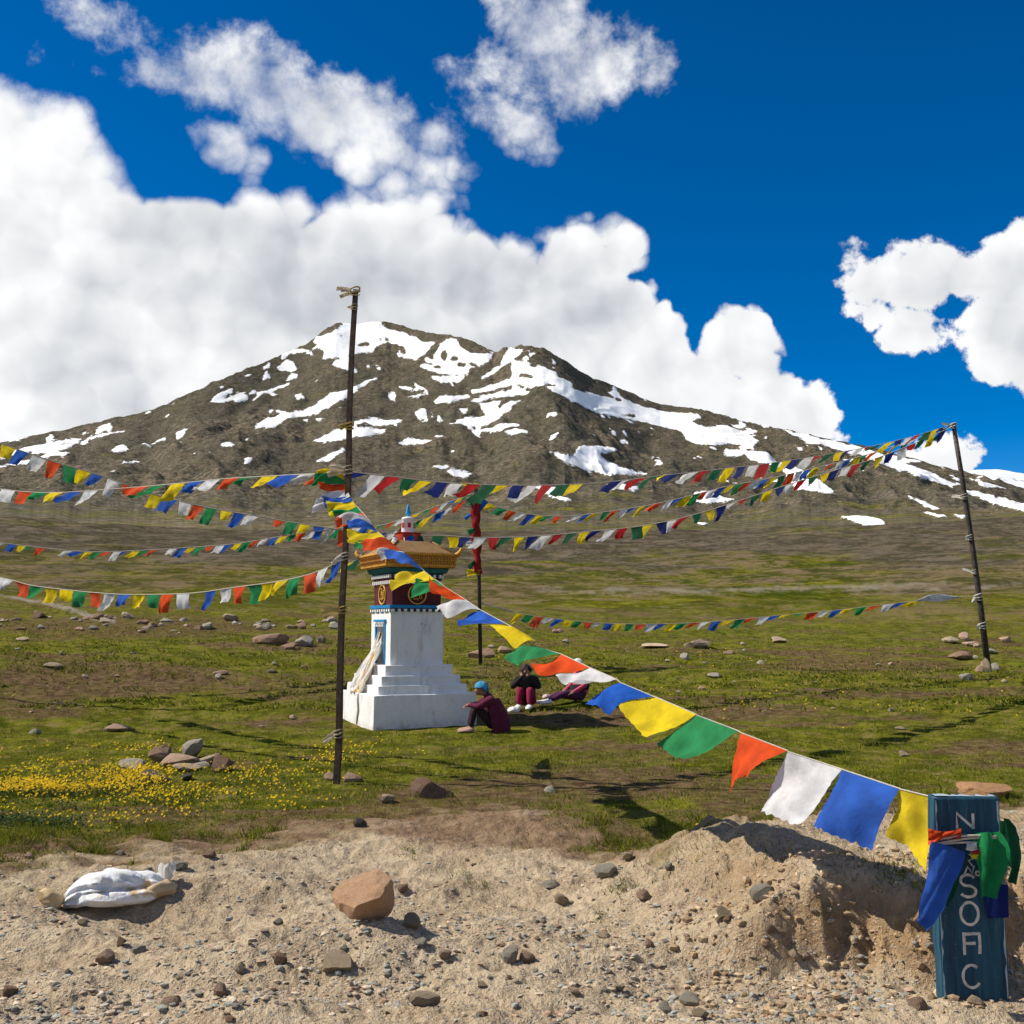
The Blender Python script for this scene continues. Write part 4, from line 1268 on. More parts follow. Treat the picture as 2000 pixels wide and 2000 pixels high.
M['khata'] = mat_cloth('silk_white', (0.74, 0.72, 0.68), 0.15)
scarf('w', 0.10, 0.28, 0.030, 'wide white offering scarf from the stupa niche, lying furthest from the maroon-clad sitter', 1, M['khata'], 1.3)
scarf('w', -0.02, 0.10, 0.035, 'white offering scarf in the middle of the bundle on the stupa steps', 2, M['khata'], 1.2)
scarf('y', 0.03, -0.02, 0.030, 'orange yellow offering scarf among the white ones on the stupa steps', 3, mat_cloth('saffron', (0.72, 0.36, 0.02), 0.15), 0.45)
scarf('w', -0.10, -0.14, 0.030, 'narrow cream offering scarf nearest the corner of the stupa steps', 4, mat_cloth('silk_cream', (0.70, 0.65, 0.55), 0.15), 0.8)

# cloth bundle knotted round the crown of the stupa
def crown_wraps():
    c = SM @ Vector((0, 0, 0))
    zt = Z_ROOF
    for k, (key, nm, a0, a1, dz, r) in enumerate((('r', 'orange red', 2.9, 5.6, 0.035, 0.205), ('b', 'blue', 3.6, 6.4, -0.01, 0.225), ('w', 'white', 3.2, 4.6, -0.03, 0.25), ('d', 'dark green', 5.3, 7.2, -0.01, 0.24))):
        P = []
        for i in range(14):
            a = a0 + (a1 - a0) * i / 13
            rr = r * (1 + 0.12 * math.sin(5 * a + k))
            row = []
            for j in range(5):
                v = j / 4
                row.append(Vector((c.x + (rr + 0.05 * v * v) * math.cos(a), c.y + (rr + 0.05 * v * v) * math.sin(a), zt + dz + 0.10 - 0.11 * v + 0.014 * math.sin(9 * a + 3 * v))))
            P.append(row)
        o = MB().grid(P).build('wrap_cloth', M['cloth_' + key])
        tag(o, nm + ' cloth wrapped round the red neck on top of the stupa', 'cloth')


crown_wraps()

# ------------------------------------------------------------------ poles
wood = mat_plain('weathered_pole', (0.055, 0.035, 0.025), (0.09, 0.058, 0.04), 14, 0.8, 0.5, 0.01, dirt=(0.15, 0.11, 0.08), dirt_scale=18)
pipe = mat_plain('dark_pipe', (0.030, 0.024, 0.022), (0.055, 0.045, 0.04), 14, 0.6, 0.3, 0.006, dirt=(0.13, 0.1, 0.08), dirt_scale=12)
tape = mat_cloth('pale_tie', (0.62, 0.58, 0.50), 0.1)


def knot(c, r, mat, parent, seed, tails=2, size=0.1):
    rr = random.Random(seed)
    b = MB()
    for k in range(3):
        z = (k - 1) * r * 0.7
        pts = []
        for t in np.linspace(0, 2 * math.pi, 13):
            pts.append(Vector(c) + Vector((math.cos(t) * r * (1.15 + 0.12 * rr.random()), math.sin(t) * r * (1.15 + 0.12 * rr.random()), z + r * 0.4 * math.sin(t + k))))
        b.tube(pts, r * (0.14 + 0.12 * rr.random()), 6)
    for k in range(tails):
        a = math.pi + rr.uniform(-0.9, 0.9)
        d = Vector((math.cos(a), math.sin(a), rr.uniform(-0.9, 0.4))).normalized()
        p0 = Vector(c) + Vector((math.cos(a) * r, math.sin(a) * r, 0))
        P = ribbon([p0, p0 + d * size * 0.5 + Vector((0, 0, 0.01)), p0 + d * size], size * 0.35, (0, 0.4, 1), size * 0.08, 5, seed + k)
        b.grid(P)
    return b.build('cloth_tie', mat, parent)


MAST_T = at(693, 566, 11.0); MAST_B = on_ground(656, 1521)
MAST_B = Vector((at(656, 1521, 11.0).x, 11.0, gz(at(656, 1521, 11.0).x, 11.0)))


def lerp_px(T, B, py):
    """point on the pole T-B that shows at image height py"""
    best, bd = None, 1e9
    for k in range(401):
        q = B.lerp(T, k / 400)
        y = float(to_px(q.x, q.y, q.z)[1])
        if abs(y - py) < bd:
            bd, best = abs(y - py), q
    return best


mast = empty('flag_mast', MAST_B, 'tall square brown mast with frayed cloth ties, planted in front of the stupa', 'mast')
b = MB()
pp = []
for k in range(9):
    q = (MAST_B - Vector((0, 0, 0.25))).lerp(MAST_T, k / 8) - MAST_B
    q.x += 0.012 * math.sin(k * 1.7)
    pp.append(q)
b.tube(pp, [0.043 - 0.0012 * k for k in range(9)], 4, smooth=False, rot=0.6)
b.build('shaft', wood, mast)
for py, r, mt, tl, sz, sd in ((570, 0.045, M['cream_cloth'], 3, 0.16, 1), (600, 0.03, M['cream_cloth'], 1, 0.1, 2), (832, 0.035, mat_cloth('faded_yellow', (0.62, 0.45, 0.12), 0.2), 2, 0.12, 3),
                              (918, 0.042, M['cream_cloth'], 3, 0.2, 4), (1085, 0.034, tape, 2, 0.14, 5), (1190, 0.034, mat_cloth('ochre_tie', (0.55, 0.42, 0.15), 0.2), 2, 0.22, 6), (1432, 0.040, M['cream_cloth'], 2, 0.14, 7)):
    knot(lerp_px(MAST_T, MAST_B, py) - MAST_B, r, mt, mast, sd, tl, sz)

CEN_B = on_ground(939, 1281); CEN_B = Vector((at(939, 1281, 25.5).x, 25.5, 0)); CEN_B.z = gz(CEN_B.x, CEN_B.y)
CEN_T = at(929, 942, 25.5)
cen = empty('flag_pole', CEN_B, 'thin pole wrapped in long crimson cloth, standing behind the stupa', 'pole')
MB().tube([(0, 0, -0.3), (CEN_T - CEN_B) * 0.5 + Vector((0.02, 0, 0)), CEN_T - CEN_B], [0.05, 0.046, 0.042], 10).build('shaft', pipe, cen)
cw = MB()
P = []
for i in range(26):
    t = i / 25
    q = lerp_px(CEN_T, CEN_B, 978 + t * 142) - CEN_B
    row = []
    for k in range(12):
        a = 2 * math.pi * k / 11
        rr = 0.088 + 0.022 * math.sin(i * 0.55 + 2 * a) + 0.014 * math.sin(i * 1.3 + a) + (0.05 * max(0, math.cos(a - math.pi)) * (1 if 3 < i < 18 else 0.3))
        row.append(q + Vector((math.cos(a) * rr, math.sin(a) * rr, 0)))
    P.append(row)
cw.grid(P).build('wound_cloth', M['cloth_m'], cen)
for py, key, sd in ((1035, 'g', 3), (1095, 'd', 5), (1118, 'y', 6), (1000, 'l', 8), (1060, 'w', 9)):
    knot(lerp_px(CEN_T, CEN_B, py) - CEN_B, 0.05, M['cloth_' + key], cen, sd, 2, 0.3)
knot(lerp_px(CEN_T, CEN_B, 950) - CEN_B, 0.06, M['cloth_y'], cen, 11, 3, 0.35)

RIG_B = Vector((at(1930, 1310, 28.0).x, 28.0, 0)); RIG_B.z = gz(RIG_B.x, RIG_B.y)
RIG_T = at(1861, 826, 28.0)
rig = empty('flag_pole', RIG_B, 'dark leaning pole with pale ties, its foot wedged between stones in the meadow', 'pole')
b = MB()
b.tube([((RIG_T - RIG_B) * t) + Vector((0.05 * math.sin(3 * t), 0, 0)) for t in (-0.03, 0.25, 0.5, 0.75, 1.0)], [0.085, 0.08, 0.072, 0.066, 0.06], 10)
b.build('shaft', pipe, rig)
for py, sd, r in ((832, 1, 0.075), (970, 2, 0.07), (1050, 3, 0.065), (1116, 4, 0.06), (1166, 5, 0.085), (1222, 6, 0.08)):
    knot(lerp_px(RIG_T, RIG_B, py) - RIG_B, r, tape, rig, sd, 1, 0.25)

LEF_B = Vector((-11.0, 19.0, 0)); LEF_B.z = gz(-11, 19.0)
LEF_T = LEF_B + Vector((0.1, 0, 6.6))
lef = empty('flag_pole', LEF_B, 'plain dark pole at the far end of the strings that leave the brown mast', 'pole')
MB().tube([(0, 0, -0.3), LEF_T - LEF_B], [0.05, 0.045], 8).build('shaft', pipe, lef)


# ------------------------------------------------------------------ flag strings
WIND = Vector((-0.93, 0.22, 0.0))


def rope_point(px, py, A, B):
    """point above the plan line A-B (two supports) that shows at pixel px,py"""
    d = cam_ray(px, py)
    a = d.x / d.y
    dx, dy = B.x - A.x, B.y - A.y
    t = (a * A.y - A.x) / (dx - a * dy)
    return at(px, py, A.y + t * dy)


def smooth_line(pts, n):
    """Catmull-Rom through pts"""
    pts = [Vector(p) for p in pts]
    P = [pts[0] * 2 - pts[1]] + pts + [pts[-1] * 2 - pts[-2]]
    out = []
    m = len(pts) - 1
    for i in range(n + 1):
        s = i / n * m
        k = min(int(s), m - 1); t = s - k
        p0, p1, p2, p3 = P[k], P[k + 1], P[k + 2], P[k + 3]
        out.append(0.5 * ((2 * p1) + (p2 - p0) * t + (2 * p0 - 5 * p1 + 4 * p2 - p3) * t * t + (3 * p1 - p0 - 3 * p2 + p3) * t ** 3))
    return out


def flag_mesh(name, TL, TR, BL, BR, key, parent, seed, amp=0.12, n=9, belly=0.15, org=Vector((0, 0, 0)), sagdir=None):
    rr = random.Random(seed)
    TL, TR, BL, BR = (Vector(q) - org for q in (TL, TR, BL, BR))
    nrm = (TR - TL).cross(BL - TL)
    nrm = nrm.normalized() if nrm.length > 1e-9 else Vector((0, 1, 0))
    size = ((BL - TL).length + (BR - TR).length) / 2
    ph, ph2 = rr.random() * 6.28, rr.random() * 6.28
    f1 = rr.uniform(0.7, 1.3)
    sgn = rr.choice((-1, 1))
    P = []
    for j in range(n):
        v = j / (n - 1)
        row = []
        for i in range(n):
            u = i / (n - 1)
            p = (TL.lerp(TR, u)).lerp(BL.lerp(BR, u), v)
            w = amp * size * v * (math.sin(2 * math.pi * (f1 * u * 0.9 + 0.55 * v) + ph) + 0.45 * math.sin(2 * math.pi * (1.9 * u - 0.9 * v) + ph2))
            w += belly * size * math.sin(math.pi * v) * sgn * (0.4 + 0.6 * math.sin(math.pi * u))
            p = p + nrm * w
            if sagdir is not None:
                p = p + sagdir * (size * math.sin(math.pi * v) * (0.3 + 0.7 * math.sin(math.pi * u)))
            # frayed hem
            if j == n - 1:
                p = p + (BL - TL) * rr.uniform(-0.045, 0.02)
            elif i == 0 or i == n - 1:
                p = p + (TR - TL) * rr.uniform(-0.012, 0.012)
            row.append(p)
        P.append(row)
    return MB().grid(P).build(name, M['cloth_' + key], parent)


def flag_string(label, A, B, pts, first, last, step0, step1, seq, size, blow, gaps=(), taper=(0.0, 0.7), seed=0, start=0, rope_r=0.006, group=None):
    """pts: rope in pixels; flags from px first..last with pixel steps step0..step1; size in m; blow = (lo,hi) angle from the vertical, degrees"""
    rr = random.Random(seed)
    line = smooth_line([rope_point(px, py, A, B) for px, py in pts], max(24, len(pts) * 8))
    org = line[0].copy()
    root = empty('prayer_flag_string', org, label, 'flag string', group)
    MB().tube([q - org for q in line], rope_r, 5).build('cord', M['rope'], root)
    pxl = [float(to_px(q.x, q.y, q.z)[0]) for q in line]
    inc = pxl[-1] > pxl[0]
    if not inc:
        pxl = pxl[::-1]; line = line[::-1]

    def pos(px):
        for i in range(len(pxl) - 1):
            if pxl[i] <= px <= pxl[i + 1]:
                t = (px - pxl[i]) / max(1e-6, pxl[i + 1] - pxl[i])
                return line[i].lerp(line[i + 1], t)
        return line[0] if px < pxl[0] else line[-1]
    x = first; k = start
    while x < last:
        f = (x - first) / max(1, last - first)
        st = step0 + (step1 - step0) * f
        if not any(g0 < x + st / 2 < g1 for g0, g1 in gaps):
            TL, TR = pos(x + 0.05 * st), pos(x + st * rr.uniform(0.78, 0.98))
            key = seq[k % len(seq)]
            s0 = size * rr.uniform(0.75, 1.2)
            a = R(rr.uniform(*blow)); a2 = a + R(rr.uniform(-16, 16))
            swing = Vector((0, rr.uniform(-0.35, 0.35), 0))
            d1 = (Vector((0, 0, -1)) * math.cos(a) + (WIND + swing) * math.sin(a)).normalized()
            d2 = (Vector((0, 0, -1)) * math.cos(a2) + (WIND + swing) * math.sin(a2)).normalized()
            BL, BR = TL + d1 * s0, TR + d2 * s0 * rr.uniform(0.85, 1.05)
            tp = rr.uniform(*taper)
            if rr.random() < 0.5: BR = BR.lerp(BL, tp)
            else: BL = BL.lerp(BR, tp * 0.8)
            flag_mesh('flag', TL, TR, BL, BR, key, root, rr.random(), 0.10, 7, 0.14, org)
            k += 1
        x += st
    return root


MA = lambda py: lerp_px(MAST_T, MAST_B, py)
SEQ = 'bwrgy'
NSEQ = 'nwmdy'
# strings that leave the mast towards the left
flag_string('long string of big flags passing behind mast and stupa to the crimson pole', LEF_T, CEN_T, [(-150, 810), (-10, 862), (100, 900), (200, 930), (300, 965), (400, 990), (500, 1008), (600, 1025), (662, 1034), (720, 1044), (770, 1036), (810, 1020), (860, 1000), (905, 978), (929, 966)],
            -60, 922, 31, 22, 'rgybw', 0.34, (10, 55), gaps=((497, 532),), taper=(0.2, 0.75), seed=1, start=0, rope_r=0.011)
flag_string('slack flag string tied to the mast at its highest knot, hanging over the bare slope', LEF_T, MA(925), [(-150, 930), (0, 955), (100, 962), (220, 955), (340, 945), (440, 935), (560, 928), (678, 922)],
            -60, 640, 31, 38, 'rgybw', 0.27, (35, 72), gaps=((205, 258),), taper=(0.0, 0.45), seed=2, start=2)
flag_string('long drooping string of small flags passing behind mast and stupa to the crimson pole', LEF_T, CEN_T, [(-150, 1040), (0, 1060), (100, 1072), (180, 1078), (260, 1076), (360, 1070), (460, 1062), (560, 1046), (664, 1032), (720, 1030), (760, 1022), (800, 1008), (850, 990), (900, 972), (929, 962)],
            -60, 925, 19, 17, 'ygrwb', 0.23, (35, 70), gaps=((98, 122), (314, 332)), taper=(0.0, 0.6), seed=3, rope_r=0.010)
flag_string('lowest string of square pennants hanging nearly straight down left of the mast', LEF_B + Vector((0, 0, 0.0)), MA(1092), [(-150, 1105), (0, 1128), (60, 1143), (140, 1153), (220, 1160), (300, 1161), (380, 1158), (460, 1147), (540, 1136), (610, 1120), (668, 1094)],
            -60, 650, 29.5, 27, 'wrgyygrwbygrwb', 0.215, (0, 25), gaps=((383, 396),), taper=(0.15, 0.6), seed=4, start=12)
# strings from the mast and the pole behind the stupa to the leaning pole
flag_string('upper string of dark-toned flags from the mast past the crimson pole to the leaning pole', MA(925), RIG_T, [(688, 922), (760, 930), (840, 940), (930, 946), (1020, 948), (1120, 946), (1200, 940), (1300, 928), (1400, 917), (1500, 905), (1600, 890), (1700, 872), (1780, 853), (1861, 829)],
            690, 1855, 33, 17, 'nwmdy', 0.27, (35, 70), gaps=((1150, 1185),), taper=(0.0, 0.6), seed=5)
flag_string('string of small bright flags sagging from the crimson pole top up to the leaning pole', CEN_T, RIG_T, [(932, 962), (960, 984), (1000, 998), (1050, 1006), (1110, 1008), (1180, 1000), (1260, 988), (1340, 970), (1420, 950), (1500, 935), (1600, 912), (1700, 886), (1790, 856), (1861, 831)],
            936, 1850, 19, 15, 'bygrw', 0.36, (30, 65), gaps=((1100, 1115),), taper=(0.0, 0.6), seed=6, rope_r=0.009)
ST_TOP = SM @ Vector((0.1, 0, Z_ROOF + 0.05))
flag_string('flag string from the stupa roof rising to the leaning pole behind it', ST_TOP, RIG_T, [(812, 1046), (860, 1046), (930, 1050), (1010, 1049), (1090, 1044), (1170, 1036), (1250, 1028), (1330, 1012), (1400, 992), (1480, 966), (1560, 940), (1640, 916), (1720, 892), (1800, 860), (1861, 833)],
            845, 1850, 27, 20, 'dynwm', 0.28, (5, 50), gaps=(), taper=(0.3, 0.85), seed=7, rope_r=0.009)
low = flag_string('low string of small flags sagging over grass between crimson and leaning poles', lerp_px(CEN_T, CEN_B, 1178), lerp_px(RIG_T, RIG_B, 1165), [(935, 1177), (1005, 1196), (1080, 1208), (1160, 1216), (1250, 1219), (1340, 1217), (1430, 1211), (1520, 1202), (1620, 1193), (1700, 1184), (1780, 1175), (1906, 1163)],
                  1008, 1780, 18.5, 26, 'ygrwb', 0.27, (30, 65), gaps=(), taper=(0.1, 0.6), seed=8, start=0)
P = ribbon([rope_point(px, py, lerp_px(CEN_T, CEN_B, 1178), lerp_px(RIG_T, RIG_B, 1165)) - low.location for px, py in ((1790, 1174), (1815, 1168), (1845, 1167), (1875, 1167))], [0.02, 0.06, 0.12, 0.17, 0.2, 0.2, 0.17, 0.12, 0.06, 0.02], (0, 0.2, 1), 0.02, 7, 3)
MB().grid(P).build('long_white_cloth', M['cloth_w'], low)
P = ribbon([rope_point(px, py, lerp_px(CEN_T, CEN_B, 1178), lerp_px(RIG_T, RIG_B, 1165)) - low.location for px, py in ((938, 1178), (960, 1184), (985, 1190), (1004, 1196))], 0.05, (0, 0.2, 1), 0.008, 5, 5)
MB().grid(P).build('twisted_cream_cloth', M['cream_cloth'], low)
flag_string('short flag string joining the mast to the gold cornice of the stupa', MA(1092), SM @ Vector((-0.66, -0.3, Z_COR)), [(668, 1094), (684, 1098), (698, 1092), (706, 1082)], 680, 706, 13, 12, 'yd', 0.16, (30, 60), seed=12)

# ---- the near string: mast to the painted post
PY_, PSI = 4.42, R(-3)
POST_C = at(1899, 1935, PY_); POST_C.z = 0
Z7, Z4, Z5 = (580, 860, 2.927), (1100, 1300, 2.415), (880, 1260, 6.0375)
NEAR = [(Z7, 'y', (268, 198), (274, 228), (120, 165), (112, 200)), (Z7, 'g', (272, 225), (280, 252), (110, 205), (70, 265)), (Z7, 'r', (280, 250), (292, 290), (120, 245), (130, 278)),
        (Z7, 'w', (290, 290), (305, 320), (130, 290), (85, 420)), (Z7, 'b', (300, 320), (322, 348), (150, 325), (155, 372)), (Z7, 'y', (320, 345), (345, 385), (165, 350), (180, 430)),
        (Z7, 'g', (345, 380), (372, 412), (190, 400), (215, 430)), (Z7, 'r', (375, 412), (405, 450), (225, 440), (215, 500)), (Z7, 'w', (410, 450), (435, 485), (225, 420), (262, 470)),
        (Z7, 'b', (430, 485), (465, 525), (285, 470), (305, 510)), (Z7, 'y', (465, 525), (515, 565), (285, 530), (290, 585)), (Z7, 'g', (500, 560), (555, 605), (330, 585), (340, 615)),
        (Z7, 'r', (560, 610), (605, 632), (370, 590), (385, 635)), (Z7, 'w', (600, 630), (650, 670), (450, 618), (480, 672)), (Z7, 'b', (645, 668), (725, 742), (490, 632), (600, 722)),
        (Z7, 'y', (725, 745), (790, 795), (560, 770), (530, 850)), (Z7, 'g', (790, 795), (850, 838), (690, 800), (635, 890)), (Z7, 'r', (850, 840), (970, 915), (745, 785), (775, 885)),
        (Z7, 'w', (970, 915), (1050, 970), (780, 955), (855, 1005)), (Z7, 'b', (1055, 972), (1190, 1045), (920, 1015), (925, 1060)), (Z7, 'y', (1240, 1072), (1375, 1150), (1065, 1052), (1250, 1171)),
        (Z5, 'g', (950, 0), (1305, 105), (655, 190), (800, 212)), (Z5, 'r', (1310, 108), (1640, 262), (965, 260), (1060, 378)), (Z5, 'w', (1645, 265), (1960, 402), (1240, 400), (1480, 455)),
        (Z4, 'b', (270, 80), (425, 145), (100, 180), (215, 228)), (Z4, 'y', (440, 150), (628, 228), (250, 182), (390, 348)), (Z4, 'g', (628, 232), (825, 307), (440, 375), (562, 456)),
        (Z4, 'r', (838, 316), (1058, 400), (778, 600), (850, 520)), (Z4, 'w', (1060, 405), (1312, 488), (912, 678), (1093, 758)), (Z4, 'b', (1318, 490), (1588, 580), (1195, 765), (1440, 868)),
        (Z4, 'y', (1592, 583), (1752, 622), (1538, 800), (1726, 966))]


def near_string():
    A, B = MA(925), Vector((POST_C.x, POST_C.y, 0))
    tops = []
    for (ox, oy, k), key, tl, tr, bl, br in NEAR:
        tops.append(rope_point(ox + tl[0] / k, oy + tl[1] / k, A, B)); tops.append(rope_point(ox + tr[0] / k, oy + tr[1] / k, A, B))
    line = [MA(925)] + tops + [rope_point(1835, 1560 + 8, A, B), rope_point(1862, 1640, A, B)]
    root = empty('prayer_flag_string', line[0], 'near string of big bright flags sweeping from the mast down to the blue lettered post', 'flag string')
    org = line[0].copy()
    # cord through every second point
    MB().tube([q - org for q in line], 0.0035, 6).build('cord', M['rope'], root)
    for i, ((ox, oy, k), key, tl, tr, bl, br) in enumerate(NEAR):
        TL, TR = tops[2 * i], tops[2 * i + 1]
        Ym = (TL.y + TR.y) / 2
        rr = random.Random(100 + i)
        BL = at(ox + bl[0] / k, oy + bl[1] / k, TL.y + 0.03 + rr.uniform(-0.02, 0.05)); BR = at(ox + br[0] / k, oy + br[1] / k, TR.y + 0.03 + rr.uniform(-0.02, 0.05))
        late = i > 24
        sag = Vector((0.0, 0, 0.10 if i < 25 else 0.02))
        flag_mesh('flag', TL, TR, BL, BR, key, root, 50 + i, 0.075 if late else 0.10, 19, 0.09 if late else 0.14, org, sag)
    # the tail of the string, wound round the post
    return root, org


near_root, near_org = near_string()


# ------------------------------------------------------------------ the lettered post
def build_post():
    root = empty('signpost', (POST_C.x, POST_C.y, 0), 'blue painted wooden post with white letters, planted in the earth bank', 'post', rz=PSI)
    root.location.z = gz(POST_C.x, POST_C.y)
    zt = at(1886, 1556, PY_).z - root.location.z
    m, n, l, p, out = new_mat('blue_board')
    tc = n.new('ShaderNodeTexCoord')
    mp = n.new('ShaderNodeMapping'); mp.inputs['Scale'].default_value = (14, 14, 1.1); l.new(tc.outputs['Object'], mp.inputs['Vector'])
    f, h = noise(n, l, mp.outputs[0], 2.2, 8, 0.65)
    c = mixc(n, l, f, (0.007, 0.034, 0.064), (0.018, 0.085, 0.135))
    f2, _ = noise(n, l, mp.outputs[0], 5.0, 8, 0.75, 0.60, 0.74)
    c = mixc(n, l, f2, c, (0.08, 0.19, 0.25))
    f3, _ = noise(n, l, tc.outputs['Object'], 9, 8, 0.75, 0.62, 0.72)
    c = mixc(n, l, f3, c, (0.34, 0.27, 0.19))
    l.new(c, p.inputs['Base Color']); p.inputs['Roughness'].default_value = 0.7
    bump(n, l, p, h, 0.7, 0.006)
    b = MB()
    W, T = 0.272, 0.075
    # board with a slightly worn, uneven outline
    rows = []
    nz = 16
    for i in range(nz + 1):
        z = -0.35 + (zt + 0.35) * i / nz
        wob = 0.003 * math.sin(i * 2.1) + 0.002 * math.sin(i * 5.3)
        rows.append([(-W / 2 + wob, -T / 2, z), (W / 2 + wob * 0.6, -T / 2, z + (0.004 if i == nz else 0)), (W / 2 + wob * 0.6, T / 2, z), (-W / 2 + wob, T / 2, z + (0.006 if i == nz else 0))])
    vs = [q for r_ in rows for q in r_]
    fs = [(i * 4 + k, i * 4 + (k + 1) % 4, (i + 1) * 4 + (k + 1) % 4, (i + 1) * 4 + k) for i in range(nz) for k in range(4)]
    fs += [(3, 2, 1, 0), (nz * 4, nz * 4 + 1, nz * 4 + 2, nz * 4 + 3)]
    b.add(vs, fs)
    board = b.build('board', m, root, bevel=0.007)
    # bare wood edges where the paint has gone
    worn = mat_plain('worn_edge', (0.22, 0.36, 0.46), (0.42, 0.46, 0.46), 30)
    for sx_ in (-1, 1):
        L, Q = [], []
        for k in range(41):
            z = 0.02 + (zt - 0.03) * k / 40
            wv = max(0.0008, 0.0045 + 0.006 * float(vnoise(k * 0.55, sx_ * 3.0, 71)))
            L.append((sx_ * (W / 2 - 0.0065), -T / 2 - 0.0012, z)); Q.append((sx_ * (W / 2 - 0.0065 - wv), -T / 2 - 0.0012, z))
        MB().grid([L, Q], False).build('bare_edge', worn, board)
    L, Q = [], []
    for k in range(31):
        x = -W / 2 + 0.012 + (W - 0.024) * k / 30
        wv = max(0.002, 0.012 + 0.012 * float(vnoise(k * 0.5, 9.0, 73)))
        L.append((x, -T / 2 + 0.008, zt + 0.0075)); Q.append((x, -T / 2 + 0.008 + wv * 2.4, zt + 0.0085))
    MB().grid([L, Q], False).build('bare_edge', worn, board)
    # hand-painted letters
    paint = mat_plain('letter_paint', (0.66, 0.62, 0.58), (0.54, 0.50, 0.46), 40, 0.8, 0.3, 0.002, dirt=(0.12, 0.16, 0.19), dirt_scale=24)
    arc = lambda cx, cy, rx, ry, a0, a1, n=14: [(cx + rx * math.cos(R(a0 + (a1 - a0) * i / n)), cy + ry * math.sin(R(a0 + (a1 - a0) * i / n))) for i in range(n + 1)]
    G = {'N': [[(-0.5, -0.5), (-0.5, 0.5), (0.5, -0.45)], [(0.5, 0.5), (0.5, -0.5)]],
         'S': [arc(0.0, 0.25, 0.44, 0.25, 25, 180, 22) + arc(0.0, 0.25, 0.44, 0.25, 180, 265, 12)[1:] + arc(0.0, -0.25, 0.47, 0.25, 85, -155, 30)[0:]],
         'O': [arc(0, 0, 0.5, 0.5, 90, 450, 44)],
         'H': [[(-0.45, -0.5), (-0.45, 0.5)], [(-0.45, 0.42), (0.45, 0.46)], [(-0.45, 0.0), (0.2, 0.02)], [(0.42, 0.5), (0.45, -0.05), (0.4, -0.45)]],
         'C': [arc(0.05, 0, 0.5, 0.5, 50, 325, 36)],
         'K': [[(-0.3, 0.5), (0.3, 0.4), (-0.1, 0.15), (0.35, -0.05), (-0.2, -0.2), (0.1, -0.5)], [(0.35, 0.3), (0.5, 0.1), (0.45, -0.2)]],
         'Y': [[(-0.45, -0.4), (-0.2, 0.3), (0.1, -0.3), (0.25, 0.4)], arc(0.5, -0.3, 0.16, 0.2, 90, 450, 10)]}
    for ch, px, py, w, h in (('N', 1887, 1604, 30, 28), ('K', 1898, 1675, 22, 30), ('Y', 1898, 1700, 26, 20), ('S', 1893, 1731, 30, 40), ('O', 1896, 1785, 32, 40), ('H', 1901, 1844, 32, 40), ('C', 1899, 1908, 32, 40)):
        s = PY_ / FPX
        q = at(px, py, PY_ - 0.045)
        cx = (q.x - POST_C.x) / math.cos(PSI)
        cz = q.z - root.location.z
        lb = MB()
        for stroke in G[ch]:
            rib = [(cx + x * w * s, cz + y * h * s) for x, y in stroke]
            # flat brush stroke, a sliver proud of the board
            L, Rr = [], []
            hw = 0.0054 if ch not in 'KY' else 0.0035
            for i, (x, z) in enumerate(rib):
                x0, z0 = rib[max(i - 1, 0)]; x1, z1 = rib[min(i + 1, len(rib) - 1)]
                d = math.hypot(x1 - x0, z1 - z0) or 1
                nx, nz_ = -(z1 - z0) / d, (x1 - x0) / d
                ww = hw * (1 + 0.12 * math.sin(i * 0.9))
                L.append((x + nx * ww, -T / 2 - 0.0022, z + nz_ * ww)); Rr.append((x - nx * ww, -T / 2 - 0.0022, z - nz_ * ww))
            L2 = [(a, b_ + 0.004, c_) for a, b_, c_ in L]; R2 = [(a, b_ + 0.004, c_) for a, b_, c_ in Rr]
            k = len(L)
            vs = L + Rr + L2 + R2
            fs = []
            for i in range(k - 1):
                fs += [(i, i + 1, k + i + 1, k + i), (i, 2 * k + i, 2 * k + i + 1, i + 1), (k + i, k + i + 1, 3 * k + i + 1, 3 * k + i)]
            lb.add(vs, fs)
        lb.build('letter', paint, board)
    return root


post = build_post()


def post_cloth(key, px_pts, label, seed, w, Yf=-0.075, fold=0.012, mat=None, parent=None, wave=1.5):
    P = ribbon([at(px, py, PY_ + Yf + dy) for px, py, dy in px_pts], w, (1, 0.1, 0.12), fold, 9, seed, wave)
    P = [[q - near_org for q in r_] for r_ in P]
    return MB().grid(P).build(label, mat or M['cloth_' + key], near_root)


# flags at the tied end
Z3p = lambda x, y: (1680 + x / 3.8625, 1500 + y / 3.8625)
# red flag rolled round the board
P = []
for i in range(12):
    t = i / 11
    row = []
    for j in range(7):
        v = j / 6
        px, py = Z3p(512 + 250 * t, 520 - 25 * t + (v - 0.5) * (130 - 60 * math.sin(math.pi * t * 0.9) - 30 * t))
        q = at(px, py, PY_ - 0.085 - 0.018 * math.sin(v * 6.3 + t * 9) + 0.05 * max(0, 0.25 - t))
        row.append(q - near_org)
    P.append(row)
MB().grid(P).build('flag', M['cloth_r'], near_root)
post_cloth('b', [(*Z3p(665, 590), -0.02), (*Z3p(640, 720), -0.03), (*Z3p(600, 860), -0.04), (*Z3p(555, 1000), -0.04), (*Z3p(500, 1150), -0.03), (*Z3p(465, 1190), -0.03)], 'flag', 4, [0.145, 0.15, 0.14, 0.13, 0.12, 0.105, 0.1, 0.1, 0.1, 0.11, 0.11, 0.10, 0.09, 0.08])
post_cloth('g', [(*Z3p(960, 485), -0.01), (*Z3p(990, 620), -0.03), (*Z3p(1000, 760), -0.035), (*Z3p(980, 880), -0.03), (*Z3p(975, 975), -0.03)], 'flag', 7, [0.10, 0.125, 0.135, 0.14, 0.135, 0.12, 0.11, 0.1, 0.1, 0.095, 0.09], fold=0.018)
